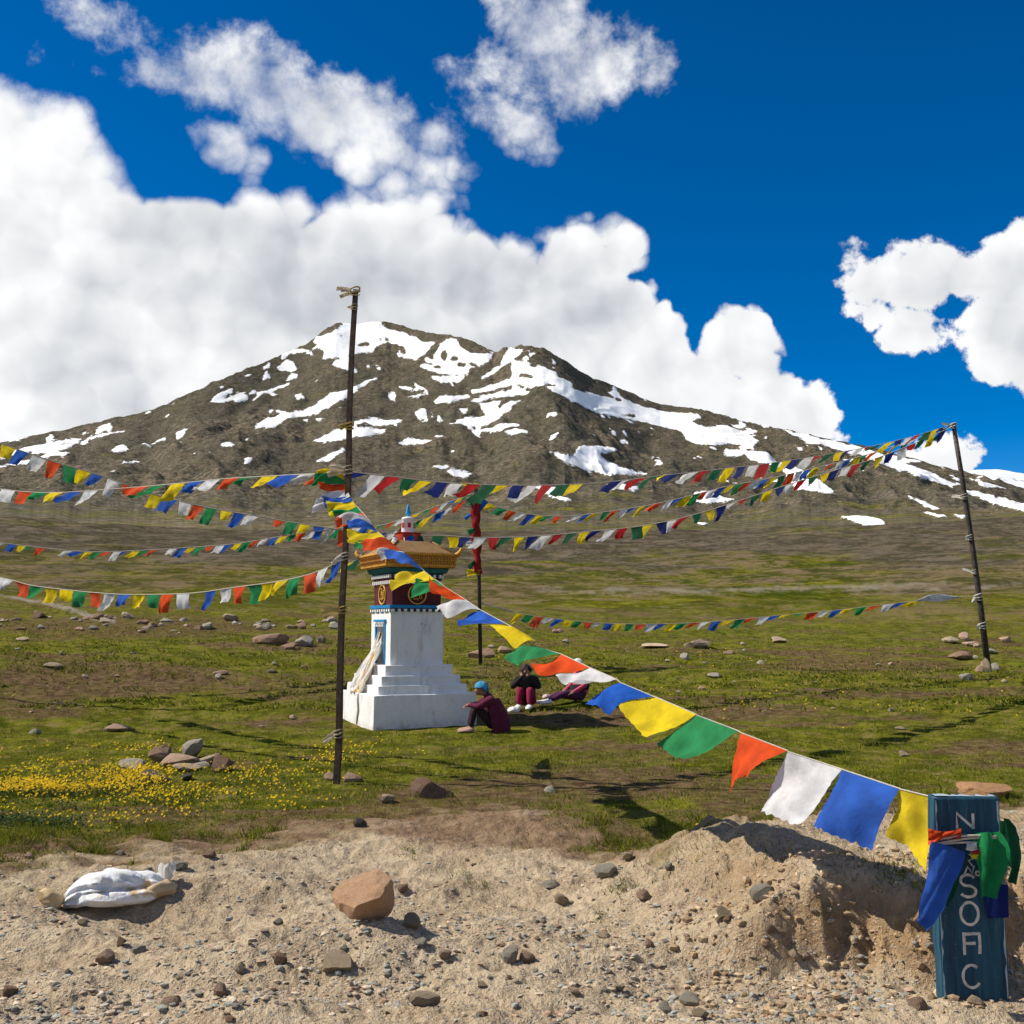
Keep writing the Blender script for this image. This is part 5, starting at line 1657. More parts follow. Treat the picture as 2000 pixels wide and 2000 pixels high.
post_cloth('d', [(*Z3p(1080, 390), 0.05), (*Z3p(1110, 500), 0.06), (*Z3p(1150, 640), 0.06), (*Z3p(1170, 760), 0.06), (*Z3p(1145, 870), 0.05)], 'flag', 9, [0.04, 0.06, 0.08, 0.08, 0.09, 0.08, 0.08, 0.08, 0.07, 0.05], Yf=0.0)
post_cloth('n', [(*Z3p(1030, 880), 0.0), (*Z3p(1034, 1000), 0.0), (*Z3p(1040, 1130), 0.0)], 'flag', 12, 0.095, Yf=-0.058, fold=0.003)
post_cloth('d', [(*Z3p(715, 640), 0.0), (*Z3p(700, 800), 0.0), (*Z3p(670, 960), 0.0), (*Z3p(640, 1040), 0.0)], 'flag', 13, [0.05, 0.06, 0.06, 0.06, 0.06, 0.05, 0.04, 0.03], Yf=-0.056, fold=0.003)
# the knot of cord across the front
kn = MB()
for dz, w in ((0, 0.0), (0.012, 0.4), (-0.012, 0.8)):
    kn.tube([at(1823 + t * 128, 1650 - 6 * math.sin(t * 3 + w) - 12 * t, PY_ - 0.09 + 0.035 * abs(t - 0.5)) + Vector((0, 0, dz)) - near_org for t in np.linspace(-0.02, 1.02, 12)], 0.0045, 5)
kn.build('cord', M['rope'], near_root)
for (x, y, key, sd) in ((840, 590, 'w', 1), (880, 620, 'm', 2), (880, 650, 'y', 3)):
    px, py = Z3p(x, y)
    P = ribbon([at(px - 10, py, PY_ - 0.10) - near_org, at(px, py + 3, PY_ - 0.105) - near_org, at(px + 10, py - 1, PY_ - 0.10) - near_org], 0.028, (0, 0.2, 1), 0.004, 5, sd)
    MB().grid(P).build('cloth_scrap', M['cloth_' + key], near_root)
# ------------------------------------------------------------------ stones
def ico(sub):
    bm = bmesh.new(); bmesh.ops.create_icosphere(bm, subdivisions=sub, radius=1.0)
    bm.verts.ensure_lookup_table()
    v = np.array([q.co[:] for q in bm.verts]); f = np.array([[x.index for x in q.verts] for q in bm.faces])
    bm.free()
    return v, f


ICO = {k: ico(k) for k in (1, 2, 3, 4)}


def rock_verts(seed, sub=2, cuts=9, rough=0.08, depth=(0.38, 0.8)):
    r = np.random.default_rng(seed)
    v, f = ICO[sub]
    v = v.copy()
    for k in range(cuts):
        n = r.normal(size=3); n /= np.linalg.norm(n)
        d = r.uniform(*depth)
        o = v @ n - d
        v = v - np.maximum(o, 0)[:, None] * n * 0.96
    w = rough * (fbm(v[:, 0] * 3 + seed, v[:, 1] * 3 + v[:, 2] * 2, 3, seed % 97))
    v = v * (1 + w)[:, None]
    v /= np.abs(v).max(0)
    return v, f


ROCKS = {}


def rock_mesh(kind, var):
    key = (kind, var)
    if key not in ROCKS:
        v, f = rock_verts(1000 + var * 13 + len(kind), 2, 10, 0.10)
        me = fast_mesh('stone', v, f, False)
        me.materials.append(M[kind])
        ROCKS[key] = me
    return ROCKS[key]


def stone(name, px, py, w, h, kind, label, group=None, depth=None, sub=None, seed=0, sink=0.25, rz=None, pos=None, cuts=10, tiltx=0.0, tilty=0.0, rough=0.07, cat='stone'):
    """px,py: centre of the foot; w,h: pixel width and height"""
    rr = random.Random(seed * 7 + int(px) * 3 + int(py))
    p = on_ground(px, py) if pos is None else Vector(pos)
    s = p.y / FPX
    W, H = w * s / 2, h * s / 2
    Dp = depth or W * rr.uniform(0.7, 1.0)
    if sub:
        v, f = rock_verts(seed + 5, sub, cuts, rough)
        me = fast_mesh(name, v, f, False); me.materials.append(M[kind])
    else:
        me = rock_mesh(kind, rr.randrange(6))
    o = bpy.data.objects.new(name, me); COL.objects.link(o)
    o.scale = (W, Dp, H * (1 + sink))
    o.location = (p.x, p.y + Dp * 0.4, gz(p.x, p.y + Dp * 0.4) + H * (1 + sink) * (1 - 2 * sink))
    o.rotation_euler = (tiltx, tilty, rr.uniform(-0.5, 0.5) if rz is None else rz)
    return tag(o, label, cat, group)


# singled-out stones
stone('boulder', 716, 1804, 140, 86, 'orange_rock', 'big orange faceted boulder lying on the bare dirt', seed=27, sub=4, cuts=12, sink=0.16, rz=0.1, rough=0.10, cat='boulder')
stone('stone', 800, 1815, 40, 26, 'tan_rock', 'small flat tan stone right beside the big orange boulder', seed=4, sink=0.2)
stone('boulder', 842, 1558, 86, 48, 'brown_rock', 'rounded reddish brown boulder half sunk in the turf', seed=8, sub=3, cuts=6, sink=0.25, cat='boulder')
stone('stone', 756, 1570, 34, 22, 'tan_rock', 'small orange tan stone near the rounded brown boulder', seed=9)
stone('stone', 702, 1614, 28, 20, 'dark_rock', 'small black stone at the edge of the turf', seed=10)
stone('boulder', 1922, 1560, 116, 36, 'rust_rock', 'orange brown rock lying on the grass behind the lettered post', seed=19, sub=3, cuts=14, rough=0.16, sink=0.2, cat='boulder')
stone('stone', 645, 1524, 28, 16, 'pink_rock', 'pale stone wedged against the sunny side of the mast foot', seed=15)
stone('stone', 688, 1527, 42, 20, 'pink_rock', 'broad pinkish stone wedged against the mast foot', seed=16)
stone('stone', 1908, 1818 + 150, 30, 20, 'tan_rock', 'round tan stone half buried at the foot of the lettered post', seed=17)
stone('stone', 1796, 1972, 34, 22, 'pink_rock', 'round purplish stone on the dirt in front of the lettered post', seed=18)
stone('boulder', 938, 1286, 60, 20, 'brown_rock', 'dark low rock at the foot of the crimson pole', seed=19, cat='boulder')
stone('stone', 985, 1276, 32, 14, 'pink_rock', 'pinkish stone on the turf just beyond the crimson pole foot', seed=20)
# the small heap left of the mast
HEAP = [(305, 1488, 66, 40, 'brown_rock', 'striped reddish rock leaning at the top of the small heap', 0.3), (345, 1496, 76, 26, 'pink_rock', 'long orange pink slab across the small heap', -0.15), (378, 1480, 52, 40, 'grey_rock', 'grey wedge of slate sticking up in the small heap', 0.2),
        (398, 1494, 70, 18, 'tan_rock', 'pale plank-like slab lying on the small heap', -0.35), (430, 1508, 56, 36, 'brown_rock', 'dark block at the end of the small heap', 0.0), (262, 1506, 72, 22, 'grey_rock', 'low grey slab at the foot of the small heap', 0.1),
        (360, 1504, 60, 12, 'tan_rock', 'thin tan slab under the small heap', 0.0), (395, 1500, 36, 14, 'grey_rock', 'light grey chip beside the dark block of the small heap', 0.1), (300, 1528, 70, 20, 'dark_rock', 'black slate slab in the flowers below the small heap', 0.2), (366, 1524, 34, 12, 'dark_rock', 'small black stone in the flowers below the small heap', 0.1)]
for i, (px, py, w, h, k, lb, ty) in enumerate(HEAP):
    stone('stone', px, py, w, h, k, lb, seed=30 + i, tilty=ty, sink=0.15)
# stones wedging the leaning pole
for i, (px, py, w, h, k, lb) in enumerate(((1928, 1312, 20, 30, 'tan_rock', 'upright stone wedged against the leaning pole'), (1916, 1312, 18, 14, 'pink_rock', 'small pink stone by the upright wedge of the leaning pole'), (1948, 1310, 22, 16, 'grey_rock', 'grey stone on the far side of the leaning pole foot'),
                                         (1938, 1278, 28, 10, 'grey_rock', 'flat pale stone just behind the leaning pole'), (1875, 1288, 52, 18, 'brown_rock', 'broad brown stone on the grass near the leaning pole'), (1888, 1328, 26, 14, 'grey_rock', 'grey stone in front of the leaning pole'),
                                         (1862, 1256, 40, 12, 'tan_rock', 'flat tan slab in the small group beyond the leaning pole'), (1888, 1250, 26, 16, 'pink_rock', 'peaked pink stone in the group beyond the leaning pole'), (1965, 1253, 24, 12, 'pink_rock', 'reddish stone furthest past the leaning pole'), (1898, 1262, 34, 8, 'pink_rock', 'thin flat stone in the group beyond the leaning pole'))):
    stone('stone', px, py, w, h, k, lb, seed=50 + i)
MEADOW = [(1365, 1266, 72, 18, 'tan_rock', 'long tan slab lying on the meadow under the low flag string'), (1520, 1256, 38, 12, 'tan_rock', 'pale oval stone on the meadow under the low flag string'), (1275, 1266, 66, 8, 'tan_rock', 'very flat pale slab on the meadow near the long tan one'),
          (1340, 1288, 24, 13, 'grey_rock', 'small grey stone on the turf below the long tan slab'), (1425, 1278, 22, 8, 'pink_rock', 'small pink chip on the turf below the long tan slab'), (1488, 1296, 18, 8, 'grey_rock', 'light chip on the turf before the soil bank'), (1400, 1325, 36, 9, 'grey_rock', 'flat grey slab lying on the open turf'),
          (1760, 1428, 20, 8, 'tan_rock', 'lone pale stone on the open turf before the leaning pole'), (1765, 1478, 24, 12, 'tan_rock', 'lone tan stone in the turf above the orange rock'), (1076, 1548, 26, 14, 'grey_rock', 'small grey stone in the turf where the flag shadow falls'),
          (230, 1428, 58, 14, 'pink_rock', 'long reddish stone in the turf above the small heap'), (208, 1428, 14, 10, 'grey_rock', 'white chip touching the long reddish stone'), (66, 1432, 24, 9, 'grey_rock', 'dark grey stone on the short turf far from the mast'), (165, 1325, 14, 8, 'tan_rock', 'lone white stone on the brown soil'),
          (100, 1306, 36, 12, 'tan_rock', 'pale stone at the edge of the brown soil'), (595, 1262, 44, 22, 'grey_rock', 'big grey boulder in the turf beyond the mast'), (525, 1258, 70, 26, 'brown_rock', 'dark broken block beside the big grey boulder beyond the mast'), (625, 1256, 24, 16, 'tan_rock', 'tan stone on the far side of the big grey boulder'),
          (560, 1268, 40, 14, 'brown_rock', 'low dark stone between the broken block and the big grey boulder'), (585, 1228, 28, 14, 'brown_rock', 'rounded red brown rock in the stone line beyond the mast'), (528, 1316, 24, 8, 'tan_rock', 'flat pale stone below the broken block'), (536, 1300, 14, 8, 'grey_rock', 'small pale grey stone below the broken block'),
          (430, 1318, 30, 9, 'pink_rock', 'flat pink stone on the brown turf'), (45, 1252, 30, 8, 'tan_rock', 'flat tan slab on the bare ground by the footpath')]
for i, (px, py, w, h, k, lb) in enumerate(MEADOW):
    stone('stone', px, py, w, h, k, lb, seed=80 + i)
# rough line of stones along the footpath and beyond the mast
rs = random.Random(5)
for i in range(54):
    t = rs.random()
    px = -20 + 690 * t ** 1.1
    py = 1207 + 26 * rs.random() ** 1.5 + (6 if px > 250 else 0)
    w = rs.uniform(8, 30)
    k = rs.choice(('tan_rock', 'pink_rock', 'grey_rock', 'grey_rock', 'brown_rock'))
    stone('stone', px, py, w, w * rs.uniform(0.3, 0.55), k, {'tan_rock': 'tan', 'pink_rock': 'reddish', 'grey_rock': 'grey', 'brown_rock': 'dark brown'}[k] + ' stone in the rough stone line by the footpath', k.split('_')[0] + ' stones in the line by the footpath', seed=200 + i, sink=0.34)
for i in range(42):
    px, py = rs.uniform(-20, 2020), 1235 + 190 * rs.random() ** 1.6
    if 640 < px < 960 and py > 1330: continue
    w = rs.uniform(7, 18)
    k = rs.choice(('tan_rock', 'pink_rock', 'grey_rock'))
    stone('stone', px, py, w, w * rs.uniform(0.3, 0.6), k, 'small ' + {'tan_rock': 'tan', 'pink_rock': 'reddish', 'grey_rock': 'grey'}[k] + ' stone scattered on the open turf', 'small ' + k.split('_')[0] + ' stones on the turf', seed=400 + i)
# loose stones on the bare slope
SL = [(1190, 1712, 58, 24, 'grey_rock', 'flat greenish grey slab lying at the top of the dirt slope'), (1490, 1755, 50, 34, 'grey_rock', 'pale tilted slab in the flag shadow under the earth bank'), (650, 1905, 70, 34, 'tan_rock', 'pale long slab bedded in the dirt below the orange boulder'),
      (830, 1962, 58, 34, 'tan_rock', 'smooth rounded tan stone low on the dirt slope'), (1352, 1962, 50, 22, 'grey_rock', 'smooth flat grey pebble low on the dirt slope'), (1000, 1882, 40, 30, 'grey_rock', 'angular grey stone next to a reddish one on the slope'), (1028, 1880, 34, 22, 'pink_rock', 'reddish stone next to the angular grey one'),
      (1412, 1808, 38, 24, 'tan_rock', 'tan lump on the slope below the earth bank'), (1268, 1852, 20, 20, 'pink_rock', 'round stone in a small hollow of the slope'), (345, 1700, 40, 14, 'grey_rock', 'flat grey stone beside the white sack'), (405, 1673, 34, 12, 'brown_rock', 'flat brown stone at the top of the slope above the sack'),
      (205, 1885, 40, 22, 'pink_rock', 'angular brown stone on the slope below the sack'), (235, 1848, 24, 18, 'brown_rock', 'dark brown stone on the slope below the sack'), (1365, 1990, 40, 22, 'tan_rock', 'tan stone at the bottom of the slope by the flat grey pebble'), (430, 1950, 30, 22, 'pink_rock', 'pinkish stone low on the slope'),
      (335, 1960, 44, 18, 'pink_rock', 'flat pink slab low on the slope'), (548, 1885, 26, 24, 'brown_rock', 'upright brown stone on the slope'), (470, 1900, 26, 18, 'tan_rock', 'round tan stone on the slope'), (825, 1855, 28, 16, 'grey_rock', 'blue grey stone on the slope past the orange boulder'), (1210, 1940, 24, 12, 'tan_rock', 'small pale stone on the slope'),
      (1080, 1736, 40, 14, 'grey_rock', 'flat grey stone on the crest of the slope'), (1095, 1768, 32, 20, 'tan_rock', 'rounded tan stone on the slope'), (1258, 1760, 26, 18, 'pink_rock', 'pinkish cobble on the slope'), (1418, 1812, 20, 12, 'brown_rock', 'brown chip touching the tan lump')]
for i, (px, py, w, h, k, lb) in enumerate(SL):
    stone('stone', px, py, w, h, k, lb, seed=500 + i, sink=0.22)
for i in range(112):
    px, py = rs.uniform(-10, 1830), 1660 + 340 * rs.random() ** 0.8
    if px > 1250 and py < 1700: continue
    w = 9 + 20 * rs.random() ** 2.5
    k = rs.choice(('tan_rock', 'tan_rock', 'tan_rock', 'pink_rock', 'grey_rock', 'grey_rock', 'brown_rock'))
    stone('stone', px, py, w, w * rs.uniform(0.35, 0.75), k, 'loose ' + {'tan_rock': 'tan', 'pink_rock': 'reddish', 'grey_rock': 'grey', 'brown_rock': 'brown'}[k] + ' cobble scattered on the bare dirt slope', k.split('_')[0] + ' cobbles on the dirt slope', seed=600 + i, sink=0.2)


def merge_shapes(name, protos, pos, rot, scl, cols, mat, smooth=False):
    """joins many small copies into one mesh (numpy)"""
    V, F, C = [], [], []
    base = 0
    r = np.random.default_rng(3)
    which = r.integers(0, len(protos), len(pos))
    for k, (v, f) in enumerate(protos):
        sel = np.nonzero(which == k)[0]
        if not len(sel): continue
        n = len(sel)
        p = v[None] * scl[sel][:, None, :]
        c, s = np.cos(rot[sel]), np.sin(rot[sel])
        x = p[..., 0] * c[:, None] - p[..., 1] * s[:, None]; y = p[..., 0] * s[:, None] + p[..., 1] * c[:, None]
        q = np.stack([x, y, p[..., 2]], -1) + pos[sel][:, None, :]
        V.append(q.reshape(-1, 3))
        F.append((f[None] + (base + np.arange(n) * len(v))[:, None, None]).reshape(-1, f.shape[1]))
        C.append(np.repeat(cols[sel], len(v), 0))
        base += n * len(v)
    me = fast_mesh(name, np.concatenate(V), np.concatenate(F), smooth)
    add_color(me, 'tint', np.concatenate(C))
    return link(name, me, mat)


def build_gravel():
    n = 18000
    py = 1640 + 380 * rng.random(n) ** 0.75; px = rng.uniform(-40, 2040, n)
    # plan points on flat ground, then lifted to the surface
    b = (1000 - py) / FPX; c, s = math.cos(PITCH), math.sin(PITCH)
    Y = EYE / np.maximum(-(s + b * c) / (c - b * s), 0.05); X = (px - 1000) / FPX * Y / (c - b * s)
    clump = fbm(X * 1.4, Y * 1.4, 3, 205)
    keep = (dirt_edge_y(X, Y) > -0.1 + 0.5 * rng.random(n) - 0.3) & (rng.random(n) < sst(-0.25, 0.5, clump) + 0.10)
    X, Y = X[keep], Y[keep]; n = len(X)
    Z = ground_z(X, Y)
    sz = 0.004 + 0.017 * rng.random(n) ** 4
    sc = np.stack([sz * rng.uniform(0.8, 1.5, n), sz * rng.uniform(0.7, 1.2, n), sz * rng.uniform(0.3, 0.75, n)], -1)
    pal = np.array([(0.27, 0.26, 0.23), (0.36, 0.335, 0.285), (0.46, 0.37, 0.26), (0.54, 0.44, 0.32), (0.40, 0.27, 0.19), (0.18, 0.15, 0.125), (0.31, 0.32, 0.285)])
    cols = pal[rng.integers(0, len(pal), n)] * rng.uniform(0.75, 1.2, (n, 1))
    protos = [rock_verts(k, 1, 6, 0.05)[:2] for k in range(7)]
    o = merge_shapes('gravel', protos, np.stack([X, Y, Z + sc[:, 2] * 0.25], -1), rng.uniform(0, 6.28, n), sc, cols, mat_attr('gravel', rough=0.9, bmp=0.2, scale=120))
    tag(o, 'loose gravel strewn over the bare dirt slope', 'gravel', kind='stuff')
    # crumbled clods on the broken face of the bank
    n = 1200
    X = rng.uniform(0.8, 2.9, n); Y = rng.uniform(4.3, 5.7, n); Z = ground_z(X, Y)
    sz = 0.006 + 0.022 * rng.random(n) ** 3
    sc = np.stack([sz, sz * rng.uniform(0.7, 1, n), sz * rng.uniform(0.6, 0.95, n)], -1)
    pal = np.array([(0.40, 0.29, 0.17), (0.46, 0.35, 0.22), (0.32, 0.22, 0.13)])
    cols = pal[rng.integers(0, 3, n)] * rng.uniform(0.8, 1.15, (n, 1))
    o = merge_shapes('earth_clods', protos, np.stack([X, Y, Z + sc[:, 2] * 0.2], -1), rng.uniform(0, 6.28, n), sc, cols, mat_attr('clods', rough=0.95, bmp=0.3, scale=90))
    tag(o, 'crumbled earth clods below the broken bank', 'clods', kind='stuff')


build_gravel()


# ------------------------------------------------------------------ turf, leaves, flowers
def flat_points(px, py):
    """plan points whose flat-ground image is px,py (then lifted)"""
    b = (1000 - py) / FPX; c, s = math.cos(PITCH), math.sin(PITCH)
    Y = EYE / np.maximum(-(s + b * c) / (c - b * s), 0.012)
    X = (px - 1000) / FPX * Y / (c - b * s)
    return X, Y


def blades(X, Y, h, w, cols, name, label, lean=0.5, cat='grass'):
    n = len(X)
    Z = ground_z(X, Y) - 0.006
    a = rng.uniform(0, 2 * math.pi, n)
    lx = rng.normal(0, lean, n) - 0.15; ly = rng.normal(0, lean, n)
    dx, dy = np.cos(a) * w / 2, np.sin(a) * w / 2
    p0 = np.stack([X - dx, Y - dy, Z], -1); p1 = np.stack([X + dx, Y + dy, Z], -1)
    p2 = np.stack([X + lx * h, Y + ly * h, Z + h], -1)
    V = np.stack([p0, p1, p2], 1).reshape(-1, 3)
    F = np.arange(3 * n).reshape(-1, 3)
    me = fast_mesh(name, V, F, False)
    add_color(me, 'tint', np.repeat(cols, 3, 0))
    o = link(name, me, M['blade'])
    return tag(o, label, cat, kind='stuff')


M['blade'] = mat_attr('blade', rough=0.9, trans=0.3, scale=3, spec=0.03)
GP = np.array([(0.115, 0.155, 0.012), (0.19, 0.195, 0.016), (0.055, 0.085, 0.010), (0.25, 0.23, 0.036), (0.30, 0.24, 0.085)])


def build_grass():
    # fringe and near turf
    n = 180000
    px = rng.uniform(-60, 2060, n); py = 1405 + 310 * rng.random(n) ** 0.85
    X, Y = flat_points(px, py)
    de = dirt_edge_y(X, Y)
    n1 = fbm(X / 0.7, Y / 0.45, 4, 81, 0.6); n2 = fbm(X / 0.16, Y / 0.12, 3, 83, 0.6)
    m = de + 1.0 * n1 + 0.45 * n2
    tuft = fbm(X / 0.22, Y / 0.22, 3, 301)
    soilw = fbm(X / 3.4, Y / 1.3, 5, 91, 0.6)
    keep = (m < -0.05) & (rng.random(n) < 0.25 + 0.75 * sst(-0.25, 0.35, tuft)) & (rng.random(n) < 1.0 - 0.8 * sst(0.1, 0.4, soilw))
    for (cx, cy, ax, ay) in ((1150, 1535, 330, 40), (900, 1560, 260, 35), (1450, 1560, 110, 40)):
        q = np.exp(-((px - cx) / ax) ** 2 - ((py - cy) / ay) ** 2)
        keep &= rng.random(n) > 0.85 * q
    keep &= ~((np.abs(X - STUPA_C[0]) < 1.1) & (np.abs(Y - STUPA_C[1]) < 1.1))
    X, Y, tuft, m = X[keep], Y[keep], tuft[keep], m[keep]
    n = len(X)
    h = (0.014 + 0.026 * rng.random(n)) * (1 + 1.3 * sst(0.05, 0.5, tuft)) * (1 + 0.25 * (m > -0.6))
    w = 0.0035 + 0.00045 * Y + 0.003 * rng.random(n)
    ci = rng.choice(5, n, p=(0.3, 0.34, 0.14, 0.16, 0.06))
    cols = GP[ci] * (0.8 + 0.5 * rng.random((n, 1)))
    blades(X, Y, h, w, cols, 'meadow_grass', 'short turf of the near meadow', 0.55)
    # sparse tufts on the bare slope
    TX, TY = [], []
    for (tx, ty, sx, k) in ((1215, 1735, 22, 90), (800, 1668, 18, 60), (1730, 1700, 60, 220), (1765, 1720, 40, 160), (1175, 1795, 8, 25), (110, 1660, 34, 160), (60, 1680, 30, 60), (900, 1715, 14, 30), (1010, 1650, 20, 40), (1120, 1620, 30, 60), (1540, 1660, 25, 40), (1300, 1665, 50, 90), (1330, 1690, 30, 50), (1420, 1660, 60, 70), (940, 1820 - 90, 10, 20)):
        c0 = on_ground(tx, ty)
        s = sx * c0.y / FPX
        TX.append(rng.normal(c0.x, s, k)); TY.append(rng.normal(c0.y, s * 1.1, k))
    X, Y = np.concatenate(TX), np.concatenate(TY); n = len(X)
    blades(X, Y, 0.02 + 0.04 * rng.random(n), 0.005 + 0.004 * rng.random(n), GP[rng.choice(5, n, p=(0.3, 0.3, 0.2, 0.15, 0.05))] * (0.8 + 0.4 * rng.random((n, 1))), 'grass_tufts', 'grass tufts rooted in the bare dirt', 0.5)
    # coarser tussocks further up the meadow
    n = 110000
    px = rng.uniform(-60, 2060, n); py = 1250 + 160 * rng.random(n)
    X, Y = flat_points(px, py)
    ok = Y < 60
    X, Y = X[ok], Y[ok]
    tuft = fbm(X / 0.9, Y / 0.6, 4, 311, 0.6)
    keep = (rng.random(len(X)) < 0.08 + sst(-0.05, 0.4, tuft)) & ~((np.abs(X - STUPA_C[0]) < 1.1) & (np.abs(Y - STUPA_C[1]) < 1.1))
    X, Y = X[keep], Y[keep]; n = len(X)
    cols = GP[rng.choice(5, n, p=(0.26, 0.28, 0.22, 0.18, 0.06))] * (0.6 + 0.7 * rng.random((n, 1)))
    blades(X, Y, 0.03 + 0.05 * rng.random(n), 0.025 + 0.03 * rng.random(n), cols, 'tussock_grass', 'tussocky turf on the far meadow', 0.7)


build_grass()


def build_flowers():
    patches = [(110, 1548, 170, 20, 1500, 0.8), (30, 1565, 90, 20, 900, 0.8), (250, 1520, 100, 20, 900, 0.7), (60, 1605, 110, 14, 60, 14.0), (60, 1505, 120, 18, 260, 0.5), (120, 1480, 160, 18, 260, 0.35), (300, 1460, 160, 18, 160, 0.3), (420, 1545, 130, 32, 330, 0.9), (520, 1520, 120, 30, 240, 0.8),
               (330, 1570, 150, 24, 330, 0.6), (560, 1570, 90, 24, 130, 0.4), (700, 1465, 60, 16, 320, 0.5), (640, 1490, 60, 12, 130, 0.4), (780, 1480, 60, 12, 60, 0.3), (250, 1605, 130, 20, 140, 0.4), (1410, 1640, 60, 14, 30, 0.4), (1100, 1345, 700, 40, 120, 0.0), (1650, 1390, 330, 40, 130, 0.0), (1880, 1268, 90, 8, 110, 0.0), (300, 1265, 240, 10, 70, 0.0), (1430, 1330, 80, 12, 40, 0.0)]
    FX, FY, FS, LX, LY = [], [], [], [], []
    for (cx, cy, ax, ay, k, leafy) in patches:
        px = rng.normal(cx, ax * 0.55, k); py = rng.normal(cy, ay * 0.55, k)
        X, Y = flat_points(px, py)
        # patch points follow small clumps
        t = fbm(X / 0.55, Y / 0.45, 3, 401)
        keep = rng.random(k) < sst(-0.15, 0.3, t) + 0.06
        X, Y = X[keep], Y[keep]
        FX.append(X); FY.append(Y)
        kk = int(k * 3.2 * leafy)
        if kk:
            px = rng.normal(cx, ax * 0.6, kk); py = rng.normal(cy + 4, ay * 0.65, kk)
            X, Y = flat_points(px, py)
            t = fbm(X / 0.55, Y / 0.45, 3, 401); keep = rng.random(kk) < sst(-0.3, 0.25, t) + 0.08
            LX.append(X[keep]); LY.append(Y[keep])
    X, Y = np.concatenate(FX), np.concatenate(FY); n = len(X)
    Z = ground_z(X, Y)
    hgt = np.where(Y < 14, 0.05 + 0.07 * rng.random(n), 0.03 + 0.05 * rng.random(n))
    rad = (0.009 + 0.006 * rng.random(n)) * np.clip(Y / 12, 0.85, 1.5)
    # five petals: a shallow cup
    v = [(0, 0, -0.25)]; f = []
    for k in range(5):
        a = 2 * math.pi * k / 5
        v += [(0.85 * math.cos(a - 0.5), 0.85 * math.sin(a - 0.5), 0.12), (1.1 * math.cos(a), 1.1 * math.sin(a), 0.3), (0.85 * math.cos(a + 0.5), 0.85 * math.sin(a + 0.5), 0.12)]
        f += [(0, 1 + 3 * k, 2 + 3 * k), (0, 2 + 3 * k, 3 + 3 * k)]
    # tilt two variants towards the light
    v = np.array(v, float); f = np.array(f)
    protos = []
    for tx, ty in ((0.5, -0.3), (0.9, 0.1), (0.3, 0.5), (0.7, -0.6)):
        Rm = np.array(Euler((tx, ty, 0)).to_matrix())
        protos.append((v @ Rm.T, f))
    cols = np.array([(0.85, 0.56, 0.012)]) * rng.uniform(0.8, 1.1, (n, 1))
    o = merge_shapes('yellow_flowers', protos, np.stack([X, Y, Z + hgt], -1), rng.uniform(-0.6, 0.6, n), np.repeat(rad[:, None], 3, 1), cols, mat_attr('petal', rough=0.6, trans=0.25, scale=5))
    tag(o, 'small yellow flowers dotted over the meadow', 'flowers', kind='stuff')
    X, Y = np.concatenate(LX), np.concatenate(LY); n = len(X)
    Z = ground_z(X, Y)
    # leaves: bent two-triangle blades at random heights
    lv = np.array([(0, 0, 0), (-0.35, 0.5, 0.25), (0.35, 0.5, 0.25), (0, 1.1, 0.2)], float); lf = np.array([(0, 2, 1), (1, 2, 3)])
    sz = 0.014 + 0.014 * rng.random(n)
    hz = 0.075 * rng.random(n) ** 1.2
    cols = np.array([(0.040, 0.070, 0.014), (0.062, 0.092, 0.02), (0.03, 0.05, 0.014)])[rng.integers(0, 3, n)] * rng.uniform(0.8, 1.3, (n, 1))
    pr = [(lv @ np.array(Euler((tx, ty, 0)).to_matrix()).T, lf) for tx, ty in ((0.2, 0), (0.7, 0.3), (-0.2, -0.3), (0.4, 0.6))]
    o = merge_shapes('flower_leaves', pr, np.stack([X, Y, Z + hz], -1), rng.uniform(0, 6.28, n), np.repeat(sz[:, None], 3, 1), cols, mat_attr('leaf', rough=0.6, trans=0.25, scale=5))
    tag(o, 'low leafy clumps under the yellow flowers', 'leaves', kind='stuff')


build_flowers()


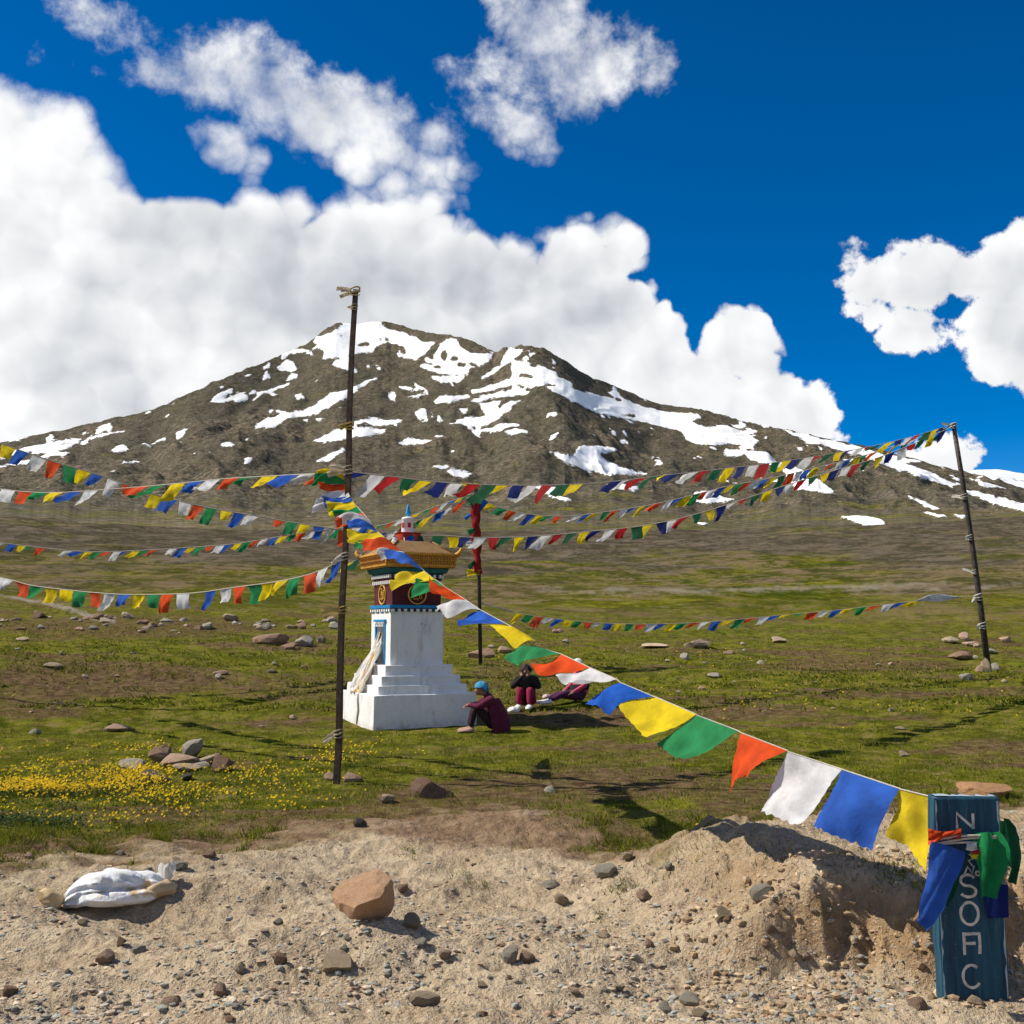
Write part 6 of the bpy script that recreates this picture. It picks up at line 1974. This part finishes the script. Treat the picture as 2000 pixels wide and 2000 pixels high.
# ------------------------------------------------------------------ the sack
def build_sack():
    p = on_ground(232, 1762)
    s = p.y / FPX
    root = empty('sack', (p.x, p.y, p.z - 0.005), 'crumpled white sack tied at both ends, lying on the bare dirt', 'sack', rz=R(26))
    m, n, l, pb, out = new_mat('woven_sack')
    tc = n.new('ShaderNodeTexCoord')
    f, _ = noise(n, l, tc.outputs['Object'], 5, 5)
    c = mixc(n, l, f, (0.66, 0.66, 0.65), (0.78, 0.78, 0.78))
    g, _ = noise(n, l, tc.outputs['Object'], 6, 4, 0.5, 0.56, 0.62)
    c = mixc(n, l, g, c, (0.55, 0.40, 0.21))
    l.new(c, pb.inputs['Base Color']); pb.inputs['Roughness'].default_value = 0.6
    _, h = noise(n, l, tc.outputs['Object'], 16, 6, 0.6)
    bump(n, l, pb, h, 0.8, 0.02)
    L = 0.60
    nu, nv = 60, 48
    P = []
    for i in range(nu):
        t = i / (nu - 1)
        x = (t - 0.5) * L
        prof = max(0.0, math.sin(math.pi * t)) ** 0.5
        lean = 0.04 * math.sin(2.2 * t + 0.4)
        ra = 0.024 + 0.135 * prof * (1 + 0.18 * math.sin(4.2 * t + 0.5))
        rb = 0.022 + 0.066 * prof * (1 + 0.15 * math.sin(3 * t + 1.2))
        row = []
        for j in range(nv):
            aa = 2 * math.pi * (j % (nv - 1)) / (nv - 1)
            ends = (1 - prof)
            wr = 1 + 0.07 * math.sin(3 * aa + 5 * t) * prof + 0.22 * ends * math.sin(9 * aa + 2) + 0.26 * float(vnoise(2.2 * math.cos(aa) + 6 * t, 2.2 * math.sin(aa) + 3 * t, 9)) + 0.20 * float(vnoise(6 * math.cos(aa) + 14 * t, 6 * math.sin(aa), 19))
            # a long fold pressed into the upper side
            wr -= 0.16 * prof * math.exp(-((aa - 4.4 - 1.3 * t) / 0.22) ** 2) + 0.10 * prof * math.exp(-((aa - 1.0 - 0.9 * t) / 0.2) ** 2)
            y, z = ra * math.cos(aa) * wr + lean, rb * math.sin(aa) * wr
            z = max(z, -0.058) + 0.058 * min(1, prof * 1.3) + 0.012
            row.append((x, y, z))
        P.append(row)
    b = MB(); b.grid(P); b.build('bag', m, root)

    # gathered ends beyond the strings
    def frill(base, d, ln, r1, mat, seed):
        d = Vector(d).normalized(); a1 = d.cross(Vector((0, 1, 0.2))).normalized(); a2 = d.cross(a1)
        P = []
        for i in range(11):
            t = i / 10
            row = []
            for j in range(31):
                a = 2 * math.pi * (j % 30) / 30
                rad = 0.022 + (r1 - 0.022) * math.sin(min(1.0, t * 1.15) * math.pi / 2) * (1 - 0.35 * max(0, t - 0.75) / 0.25)
                wr = 1 + (0.10 + 0.18 * t) * math.sin(5 * a + seed) + 0.10 * math.sin(11 * a + 2 * seed)
                q = Vector(base) + d * (ln * t * (1 + 0.12 * math.sin(3 * a + seed))) + (a1 * math.cos(a) * 0.8 + a2 * math.sin(a)) * (rad * wr)
                q.z = max(q.z, 0.004)
                row.append(q)
            P.append(row)
        return MB().grid(P).build('gathered_end', mat, root)
    dirty = mat_cloth('yellowed_plastic', (0.60, 0.46, 0.26), 0.25)
    frill((-L / 2, 0.04 * math.sin(0.4), 0.035), (-1, -0.25, 0.05), 0.12, 0.075, dirty, 1)
    frill((L / 2 - 0.03, 0.045, 0.07), (0.15, 0.5, 1.0), 0.10, 0.056, mat_cloth('clear_plastic', (0.70, 0.68, 0.64), 0.35), 2)
    for sg, zz_ in ((-1, 0.035), (1, 0.05)):
        MB().tube([(sg * (L / 2 - 0.006), 0.03 * math.cos(t) + 0.02, zz_ + 0.028 * math.sin(t)) for t in np.linspace(0, 6.28, 13)], 0.005, 5).build('tie_string', M['rope'], root)

    # a rolled flap in front and the brown liner showing at the far end
    def roll(pts, rads, mat, name, seed):
        line = smooth_line(pts, 26)
        P = []
        for i, q in enumerate(line):
            t = i / (len(line) - 1)
            d = (line[min(i + 1, len(line) - 1)] - line[max(i - 1, 0)]).normalized(); a1 = d.cross(Vector((0, 0, 1))).normalized(); a2 = a1.cross(d)
            r0 = float(np.interp(t, np.linspace(0, 1, len(rads)), rads))
            row = []
            for j in range(21):
                a = 2 * math.pi * (j % 20) / 20
                rr = r0 * (1 + 0.22 * float(vnoise(3 * math.cos(a) + 7 * t, 3 * math.sin(a) + seed, 5)) + 0.10 * math.sin(5 * a + 6 * t))
                w = q + a1 * (rr * math.cos(a)) + a2 * (rr * 0.8 * math.sin(a))
                w.z = max(w.z, 0.003)
                row.append(w)
            P.append(row)
        MB().grid(P).build(name, mat, root)
    roll([(-0.27, 0.0, 0.035), (-0.16, -0.09, 0.045), (0.0, -0.135, 0.045), (0.13, -0.135, 0.04), (0.19, -0.12, 0.035)], [0.012, 0.045, 0.052, 0.05, 0.02], m, 'rolled_flap', 3)
    roll([(0.10, -0.09, 0.05), (0.19, -0.09, 0.055), (0.27, -0.04, 0.05), (0.32, 0.01, 0.03)], [0.02, 0.055, 0.055, 0.02], mat_cloth('brown_liner', (0.55, 0.41, 0.24), 0.1), 'brown_liner', 8)


build_sack()


# ------------------------------------------------------------------ people
def skin_body(name, chains, mats, parent, root_idx=0):
    """chains: list of (points [(x,y,z,r)...], attach (chain, index) or None, material slot) -> one continuous mesh"""
    verts, rads, edges, eslot = [], [], [], []
    idx = []
    for pts, att, slot in chains:
        ids = []
        prev = None
        if att is not None:
            prev = idx[att[0]][att[1]]
        for (x, y, z, r) in pts:
            verts.append((x, y, z)); rads.append(r); k = len(verts) - 1
            ids.append(k)
            if prev is not None:
                edges.append((prev, k)); eslot.append(slot)
            prev = k
        idx.append(ids)
    me = bpy.data.meshes.new(name)
    me.from_pydata(verts, edges, [])
    o = bpy.data.objects.new(name, me); COL.objects.link(o)
    sk = o.modifiers.new('skin', 'SKIN'); sk.use_smooth_shade = True
    sv = me.skin_vertices[0].data
    for k, r in enumerate(rads):
        sv[k].radius = (r, r); sv[k].use_root = (k == root_idx)
    sb = o.modifiers.new('sub', 'SUBSURF'); sb.levels = 2; sb.render_levels = 2
    dg = bpy.context.evaluated_depsgraph_get()
    ev = o.evaluated_get(dg)
    nm = bpy.data.meshes.new_from_object(ev)
    nm.name = name
    bpy.data.objects.remove(o)
    nm.materials.clear()
    for m in mats: nm.materials.append(m)
    E = np.array([(verts[a], verts[b]) for a, b in edges], float); ER = np.array([(rads[a], rads[b]) for a, b in edges])
    slots = np.array(eslot)
    cen = np.array([p.center[:] for p in nm.polygons])
    A = E[:, 0][None]; B = E[:, 1][None]; Pn = cen[:, None]
    t = np.clip(((Pn - A) * (B - A)).sum(-1) / np.maximum(((B - A) ** 2).sum(-1), 1e-9), 0, 1)
    d = np.linalg.norm(Pn - (A + (B - A) * t[..., None]), axis=-1) - (ER[None, :, 0] * (1 - t) + ER[None, :, 1] * t)
    mi = slots[np.argmin(d, 1)]
    nm.polygons.foreach_set('material_index', mi.astype(np.int32)); nm.polygons.foreach_set('use_smooth', np.ones(len(nm.polygons), bool))
    o2 = bpy.data.objects.new(name, nm); COL.objects.link(o2); o2.parent = parent
    return o2


skin = mat_plain('skin', (0.30, 0.16, 0.10), (0.36, 0.20, 0.13), 20, 0.6, 0.1, 0.003)
hairm = mat_plain('black_hair', (0.010, 0.008, 0.008), (0.02, 0.015, 0.013), 30, 0.6, 0.5, 0.01)


def cl(name, c1, c2): return mat_plain(name, c1, c2, 18, 0.95, 0.6, 0.02, bscale=14)


def hand_chains(W, d, up, slot, base_chain, base_idx, start):
    """five fingers from wrist W pointing along d, curled towards -up"""
    d = Vector(d).normalized(); up = Vector(up).normalized(); s = d.cross(up)
    W = Vector(W)
    out = []
    palm = W + d * 0.07
    out.append(([(W.x + d.x * 0.035, W.y + d.y * 0.035, W.z + d.z * 0.035, 0.028), (palm.x, palm.y, palm.z, 0.027)], (base_chain, base_idx), slot))
    pc = start
    for k, (off, ln) in enumerate(((-0.030, 0.062), (-0.010, 0.075), (0.010, 0.078), (0.030, 0.068))):
        a = palm + s * off + d * 0.012; b_ = a + d * ln * 0.55; c = b_ + (d * 0.6 - up * 0.8).normalized() * ln * 0.5
        out.append(([(a.x, a.y, a.z, 0.010), (b_.x, b_.y, b_.z, 0.0095), (c.x, c.y, c.z, 0.008)], (pc, 1), slot))
    th = W + d * 0.035 - s * 0.03; t2 = th + (d * 0.7 - s * 0.7).normalized() * 0.035; t3 = t2 + d * 0.025 - up * 0.008
    out.append(([(th.x, th.y, th.z, 0.012), (t2.x, t2.y, t2.z, 0.011), (t3.x, t3.y, t3.z, 0.009)], (pc, 0), slot))
    return out


def face_bits(parent, head, fwd, r):
    """eyes and mouth on a head of radius r looking along fwd"""
    f = Vector(fwd).normalized(); up = Vector((0, 0, 1)); s = f.cross(up).normalized(); up = s.cross(f)
    H = Vector(head)
    dark = hairm
    for sg in (-1, 1):
        e = H + f * r * 0.93 + s * (sg * r * 0.36) + up * r * 0.12
        MB().lathe([(0.001, -0.008), (0.009, -0.003), (0.009, 0.003), (0.001, 0.008)], 8, e).build('eye', dark, parent)
    q = H + f * r * 0.93 - up * r * 0.48
    MB().tube([q - s * 0.024, q + f * 0.006, q + s * 0.024], [0.003, 0.006, 0.003], 6).build('mouth', mat_plain('lips', (0.28, 0.09, 0.07), (0.3, 0.1, 0.08), 10), parent)


def shell_cap(center, r, back, mat, parent, name, drop=0.3, tail=None):
    """head cloth: upper shell of the head, longer behind"""
    c = Vector(center); bk = Vector(back).normalized()
    P = []
    for i in range(11):
        th = math.pi * 0.62 * i / 10
        row = []
        for j in range(25):
            a = 2 * math.pi * (j % 24) / 24
            d = Vector((math.sin(th) * math.cos(a), math.sin(th) * math.sin(a), math.cos(th)))
            k = max(0, d.x * bk.x + d.y * bk.y)
            t2 = th * (0.72 + 0.42 * k)
            d = Vector((math.sin(t2) * math.cos(a), math.sin(t2) * math.sin(a), math.cos(t2)))
            rr = r * (1.13 + 0.04 * math.sin(5 * a + 3 * th) + 0.10 * k)
            row.append(c + Vector((d.x * rr, d.y * rr, d.z * rr * 1.06)))
        P.append(row)
    b = MB().grid(P)
    if tail:
        b.grid(ribbon(tail, [0.13, 0.14, 0.15, 0.15, 0.14, 0.13, 0.12, 0.1, 0.1], bk.cross(Vector((0, 0, 1))), 0.015, 7, 3))
    return b.build(name, mat, parent)


def shoe(p, d, mat, parent, L=0.25):
    d = Vector((d[0], d[1], 0)).normalized(); s = Vector((-d.y, d.x, 0)); p = Vector(p)
    P = []
    for i in range(10):
        t = i / 9
        w = 0.042 * (0.55 + 0.9 * math.sin(math.pi * min(1, t * 0.85 + 0.12)) ** 0.7) * (1 if t < 0.97 else 0.5)
        h = (0.085 - 0.045 * t) * (1 if t < 0.97 else 0.55)
        row = []
        for j in range(13):
            a = 2 * math.pi * (j % 12) / 12
            row.append(p + d * ((t - 0.3) * L) + s * (w * math.cos(a)) + Vector((0, 0, max(0.0, h * 0.5 + h * 0.55 * math.sin(a)))))
        P.append(row)
    b = MB().grid(P)
    b.build('shoe', mat, parent)


def person(loc, face_az, label, J, mats, head_dir, extras):
    """J: joints in a local frame, x forward (the way the body faces), y to its left"""
    root = empty('person', loc, label, 'person', rz=face_az)
    V = lambda n: J[n]
    rj = J['r']
    ch = []
    # 0 trunk
    ch.append(([(*J['pelvis'], rj['pelvis']), (*J['waist'], rj['waist']), (*J['chest'], rj['chest']), (*J['neckb'], rj['neckb'])], None, 0))
    # 1 neck and head
    h = Vector(J['head']); hd = Vector(head_dir).normalized()
    nk = Vector(J['neck'])
    ch.append(([(*nk, 0.052), (*(h - Vector((0, 0, 0.055)) + hd * 0.01), 0.070), (*(h + Vector((0, 0, 0.01))), 0.092), (*(h + Vector((0, 0, 0.075)) - hd * 0.005), 0.070)], (0, 3), 2))
    # 2 nose
    no = h + hd * 0.115 - Vector((0, 0, 0.012))
    ch.append(([(*(h + hd * 0.085), 0.030), (*no, 0.013)], (1, 2), 2))
    k = 3
    for sd in ('l', 'r'):
        ch.append(([(*J['sh_' + sd], rj['sh']), (*J['el_' + sd], rj['el']), (*J['wr_' + sd], rj['wr'])], (0, 2), 0))
        arm = k; k += 1
        hs = hand_chains(J['wr_' + sd], J['hd_' + sd], J['hu_' + sd], 2, arm, 2, k)
        ch += hs; k += len(hs)
        ch.append(([(*J['hip_' + sd], rj['hip']), (*J['kn_' + sd], rj['kn']), (*J['an_' + sd], rj['an'])], (0, 0), 1))
        k += 1
    skin_body('body', ch, mats, root)
    face_bits(root, J['head'], head_dir, 0.092)
    extras(root, J)
    return root


black_j = cl('black_jacket', (0.012, 0.011, 0.012), (0.022, 0.02, 0.02))
maroon_j = cl('maroon_jacket', (0.115, 0.016, 0.045), (0.085, 0.012, 0.032))
dark_tr = cl('dark_trousers', (0.022, 0.012, 0.016), (0.035, 0.018, 0.024))
wine_tr = cl('wine_trousers', (0.26, 0.015, 0.055), (0.19, 0.012, 0.045))
pink_j = cl('pink_top', (0.50, 0.075, 0.15), (0.42, 0.06, 0.12))
purple_tr = cl('purple_trousers', (0.06, 0.02, 0.06), (0.09, 0.02, 0.07))
blue_cap = cl('blue_headscarf', (0.04, 0.23, 0.42), (0.07, 0.30, 0.5))
white_sh = cl('white_shoe', (0.62, 0.60, 0.58), (0.7, 0.68, 0.66))
tan_sh = cl('tan_shoe', (0.45, 0.28, 0.2), (0.38, 0.24, 0.18))
RADS = dict(pelvis=0.15, waist=0.15, chest=0.165, neckb=0.075, sh=0.080, el=0.056, wr=0.036, hip=0.10, kn=0.070, an=0.046)


def squat(kx=0.38, kz=0.42, fx=0.44, lean=0.16, wr=None, hd=None, hu=None, spread=0.10, headx=0.06, headz=0.66):
    J = {'r': RADS, 'pelvis': (0, 0, 0.14), 'waist': (lean * 0.3, 0, 0.30), 'chest': (lean * 0.75, 0, 0.44), 'neckb': (lean, 0, 0.55), 'neck': (lean + 0.025, 0, 0.59), 'head': (lean + headx, 0, headz)}
    for sd, s in (('l', 1), ('r', -1)):
        J['sh_' + sd] = (lean * 0.85, s * 0.17, 0.49)
        J['hip_' + sd] = (0.05, s * 0.10, 0.13); J['kn_' + sd] = (kx, s * spread, kz); J['an_' + sd] = (fx, s * (spread + 0.01), 0.075)
        J['el_' + sd] = (lean + 0.14, s * 0.22, 0.40)
        w = wr or (0.40, 0.06, 0.44)
        J['wr_' + sd] = (w[0], s * w[1], w[2]); J['hd_' + sd] = hd or (0.6, -s * 0.6, -0.2); J['hu_' + sd] = hu or (0, 0, 1)
    return J


# sitter in maroon, leaning against the plinth corner, facing along the plinth
def ex1(root, J):
    shell_cap(J['head'], 0.095, (-1, 0, 0), blue_cap, root, 'headscarf', tail=[(J['head'][0] - 0.085, 0, J['head'][2] + 0.02), (J['head'][0] - 0.125, 0, J['head'][2] - 0.08), (J['head'][0] - 0.13, 0, J['head'][2] - 0.17)])
    for sd in 'lr':
        a = J['an_' + sd]; shoe((a[0] + 0.02, a[1], 0), (1, 0.05), tan_sh, root)
    # long jacket: back and hem fall to the grass
    P = []
    for i in range(12):
        t = i / 11
        z = 0.50 * (1 - t) + 0.005
        cx = J['chest'][0] * (1 - t) ** 1.3 - 0.02 * t
        rx = 0.13 + 0.09 * math.sin(math.pi * min(1, 0.12 + 0.62 * t)) + 0.02 * t
        ry = 0.17 + 0.04 * math.sin(math.pi * min(1, 0.1 + 0.7 * t))
        P.append([(cx + rx * math.cos(a), ry * math.sin(a) * (1 + 0.03 * math.sin(5 * a + 4 * t)), z + 0.01 * math.sin(4 * a)) for a in np.linspace(math.pi * 0.40, math.pi * 1.60, 19)])
    MB().grid(P).build('jacket_hem', maroon_j, root)


p1 = on_ground(968, 1431)
J1 = squat(kx=0.33, kz=0.40, fx=0.40, lean=0.13, wr=(0.40, 0.05, 0.415), headx=0.10, headz=0.665)
person((p1.x + 0.0, p1.y + 0.0, p1.z), R(180 + 6), 'person in maroon jacket and blue headscarf sitting against the stupa plinth with knees drawn up', J1, [maroon_j, dark_tr, skin], (0.9, 0, -0.42), ex1)


def ex2(root, J):
    shell_cap(J['head'], 0.092, (-1, 0, 0), hairm, root, 'hair')
    for sd in 'lr':
        a = J['an_' + sd]; shoe((a[0] + 0.03, a[1], 0), (1, 0.0), white_sh, root)


p2 = on_ground(1030, 1382)
J2 = squat(kx=0.30, kz=0.36, fx=0.40, lean=0.10, wr=(0.24, 0.05, 0.56), hd=(-0.1, -0.3, 0.9), hu=(-1, 0, 0), headx=0.05, headz=0.67, spread=0.09)
for sd, s in (('l', 1), ('r', -1)):
    J2['el_' + sd] = (0.20, s * 0.25, 0.36)
person(p2, R(-100), 'person in black jacket and wine-red trousers sitting on the grass, hands raised to the face', J2, [black_j, wine_tr, skin], (0.95, 0, -0.2), ex2)


def ex3(root, J):
    shell_cap(J['head'], 0.094, (-1, 0, 0), cl('pale_headcloth', (0.62, 0.60, 0.6), (0.7, 0.68, 0.68)), root, 'headcloth')
    for sd in 'lr':
        a = J['an_' + sd]; shoe((a[0] + 0.06, a[1], 0.0), (0.9, 0.2 if sd == 'l' else -0.2), white_sh, root)
    # dark waist wrap
    P = [[(0.02 + 0.175 * math.cos(a) * 1.0 + 0.03 * t, 0.19 * math.sin(a), 0.34 - 0.10 * t) for a in np.linspace(0, 2 * math.pi, 19)] for t in (0, 0.5, 1)]
    MB().grid(P).build('waist_wrap', black_j, root)


p3 = on_ground(1136, 1374)
J3 = squat(lean=0.04, headx=0.04, headz=0.70)
for sd, s in (('l', 1), ('r', -1)):
    J3['kn_' + sd] = (0.40, s * 0.13, 0.19 if sd == 'l' else 0.15); J3['an_' + sd] = (0.66, s * 0.08, 0.07)
    J3['el_' + sd] = (0.06, s * 0.27, 0.33); J3['wr_' + sd] = (0.24, s * 0.20, 0.22); J3['hd_' + sd] = (0.8, -s * 0.2, -0.35)
person(p3, R(-158), 'person in pink top and pale headcloth sitting with legs stretched out on the grass', J3, [pink_j, purple_tr, skin], (0.9, 0.1, -0.25), ex3)
# things set down beside the sitters
def bag(px, py, w, h, mat, label):
    p = on_ground(px, py); s = p.y / FPX
    P = []
    for i in range(9):
        t = i / 8
        row = []
        for j in range(19):
            a = 2 * math.pi * (j % 18) / 18
            k = math.sin(math.pi * (0.12 + 0.88 * t)) ** 0.6 * (1 + 0.12 * math.sin(4 * a + 3 * t) + 0.07 * math.sin(7 * a))
            row.append((w * s / 2 * math.cos(a) * k, w * s / 2.6 * math.sin(a) * k, -0.01 + h * s * t + 0.01 * math.sin(3 * a)))
        P.append(row)
    o = MB().grid(P).build('bag', mat, None, p)
    return tag(o, label, 'bag')


bag(1003, 1392, 22, 12, white_sh, 'small white plastic bag on the grass at the feet of the black-jacketed person')
bag(1068, 1366, 16, 9, mat_plain('pale_wrapper', (0.5, 0.36, 0.33), (0.55, 0.45, 0.42), 20), 'small pale bundle on the grass between the two people sitting apart')
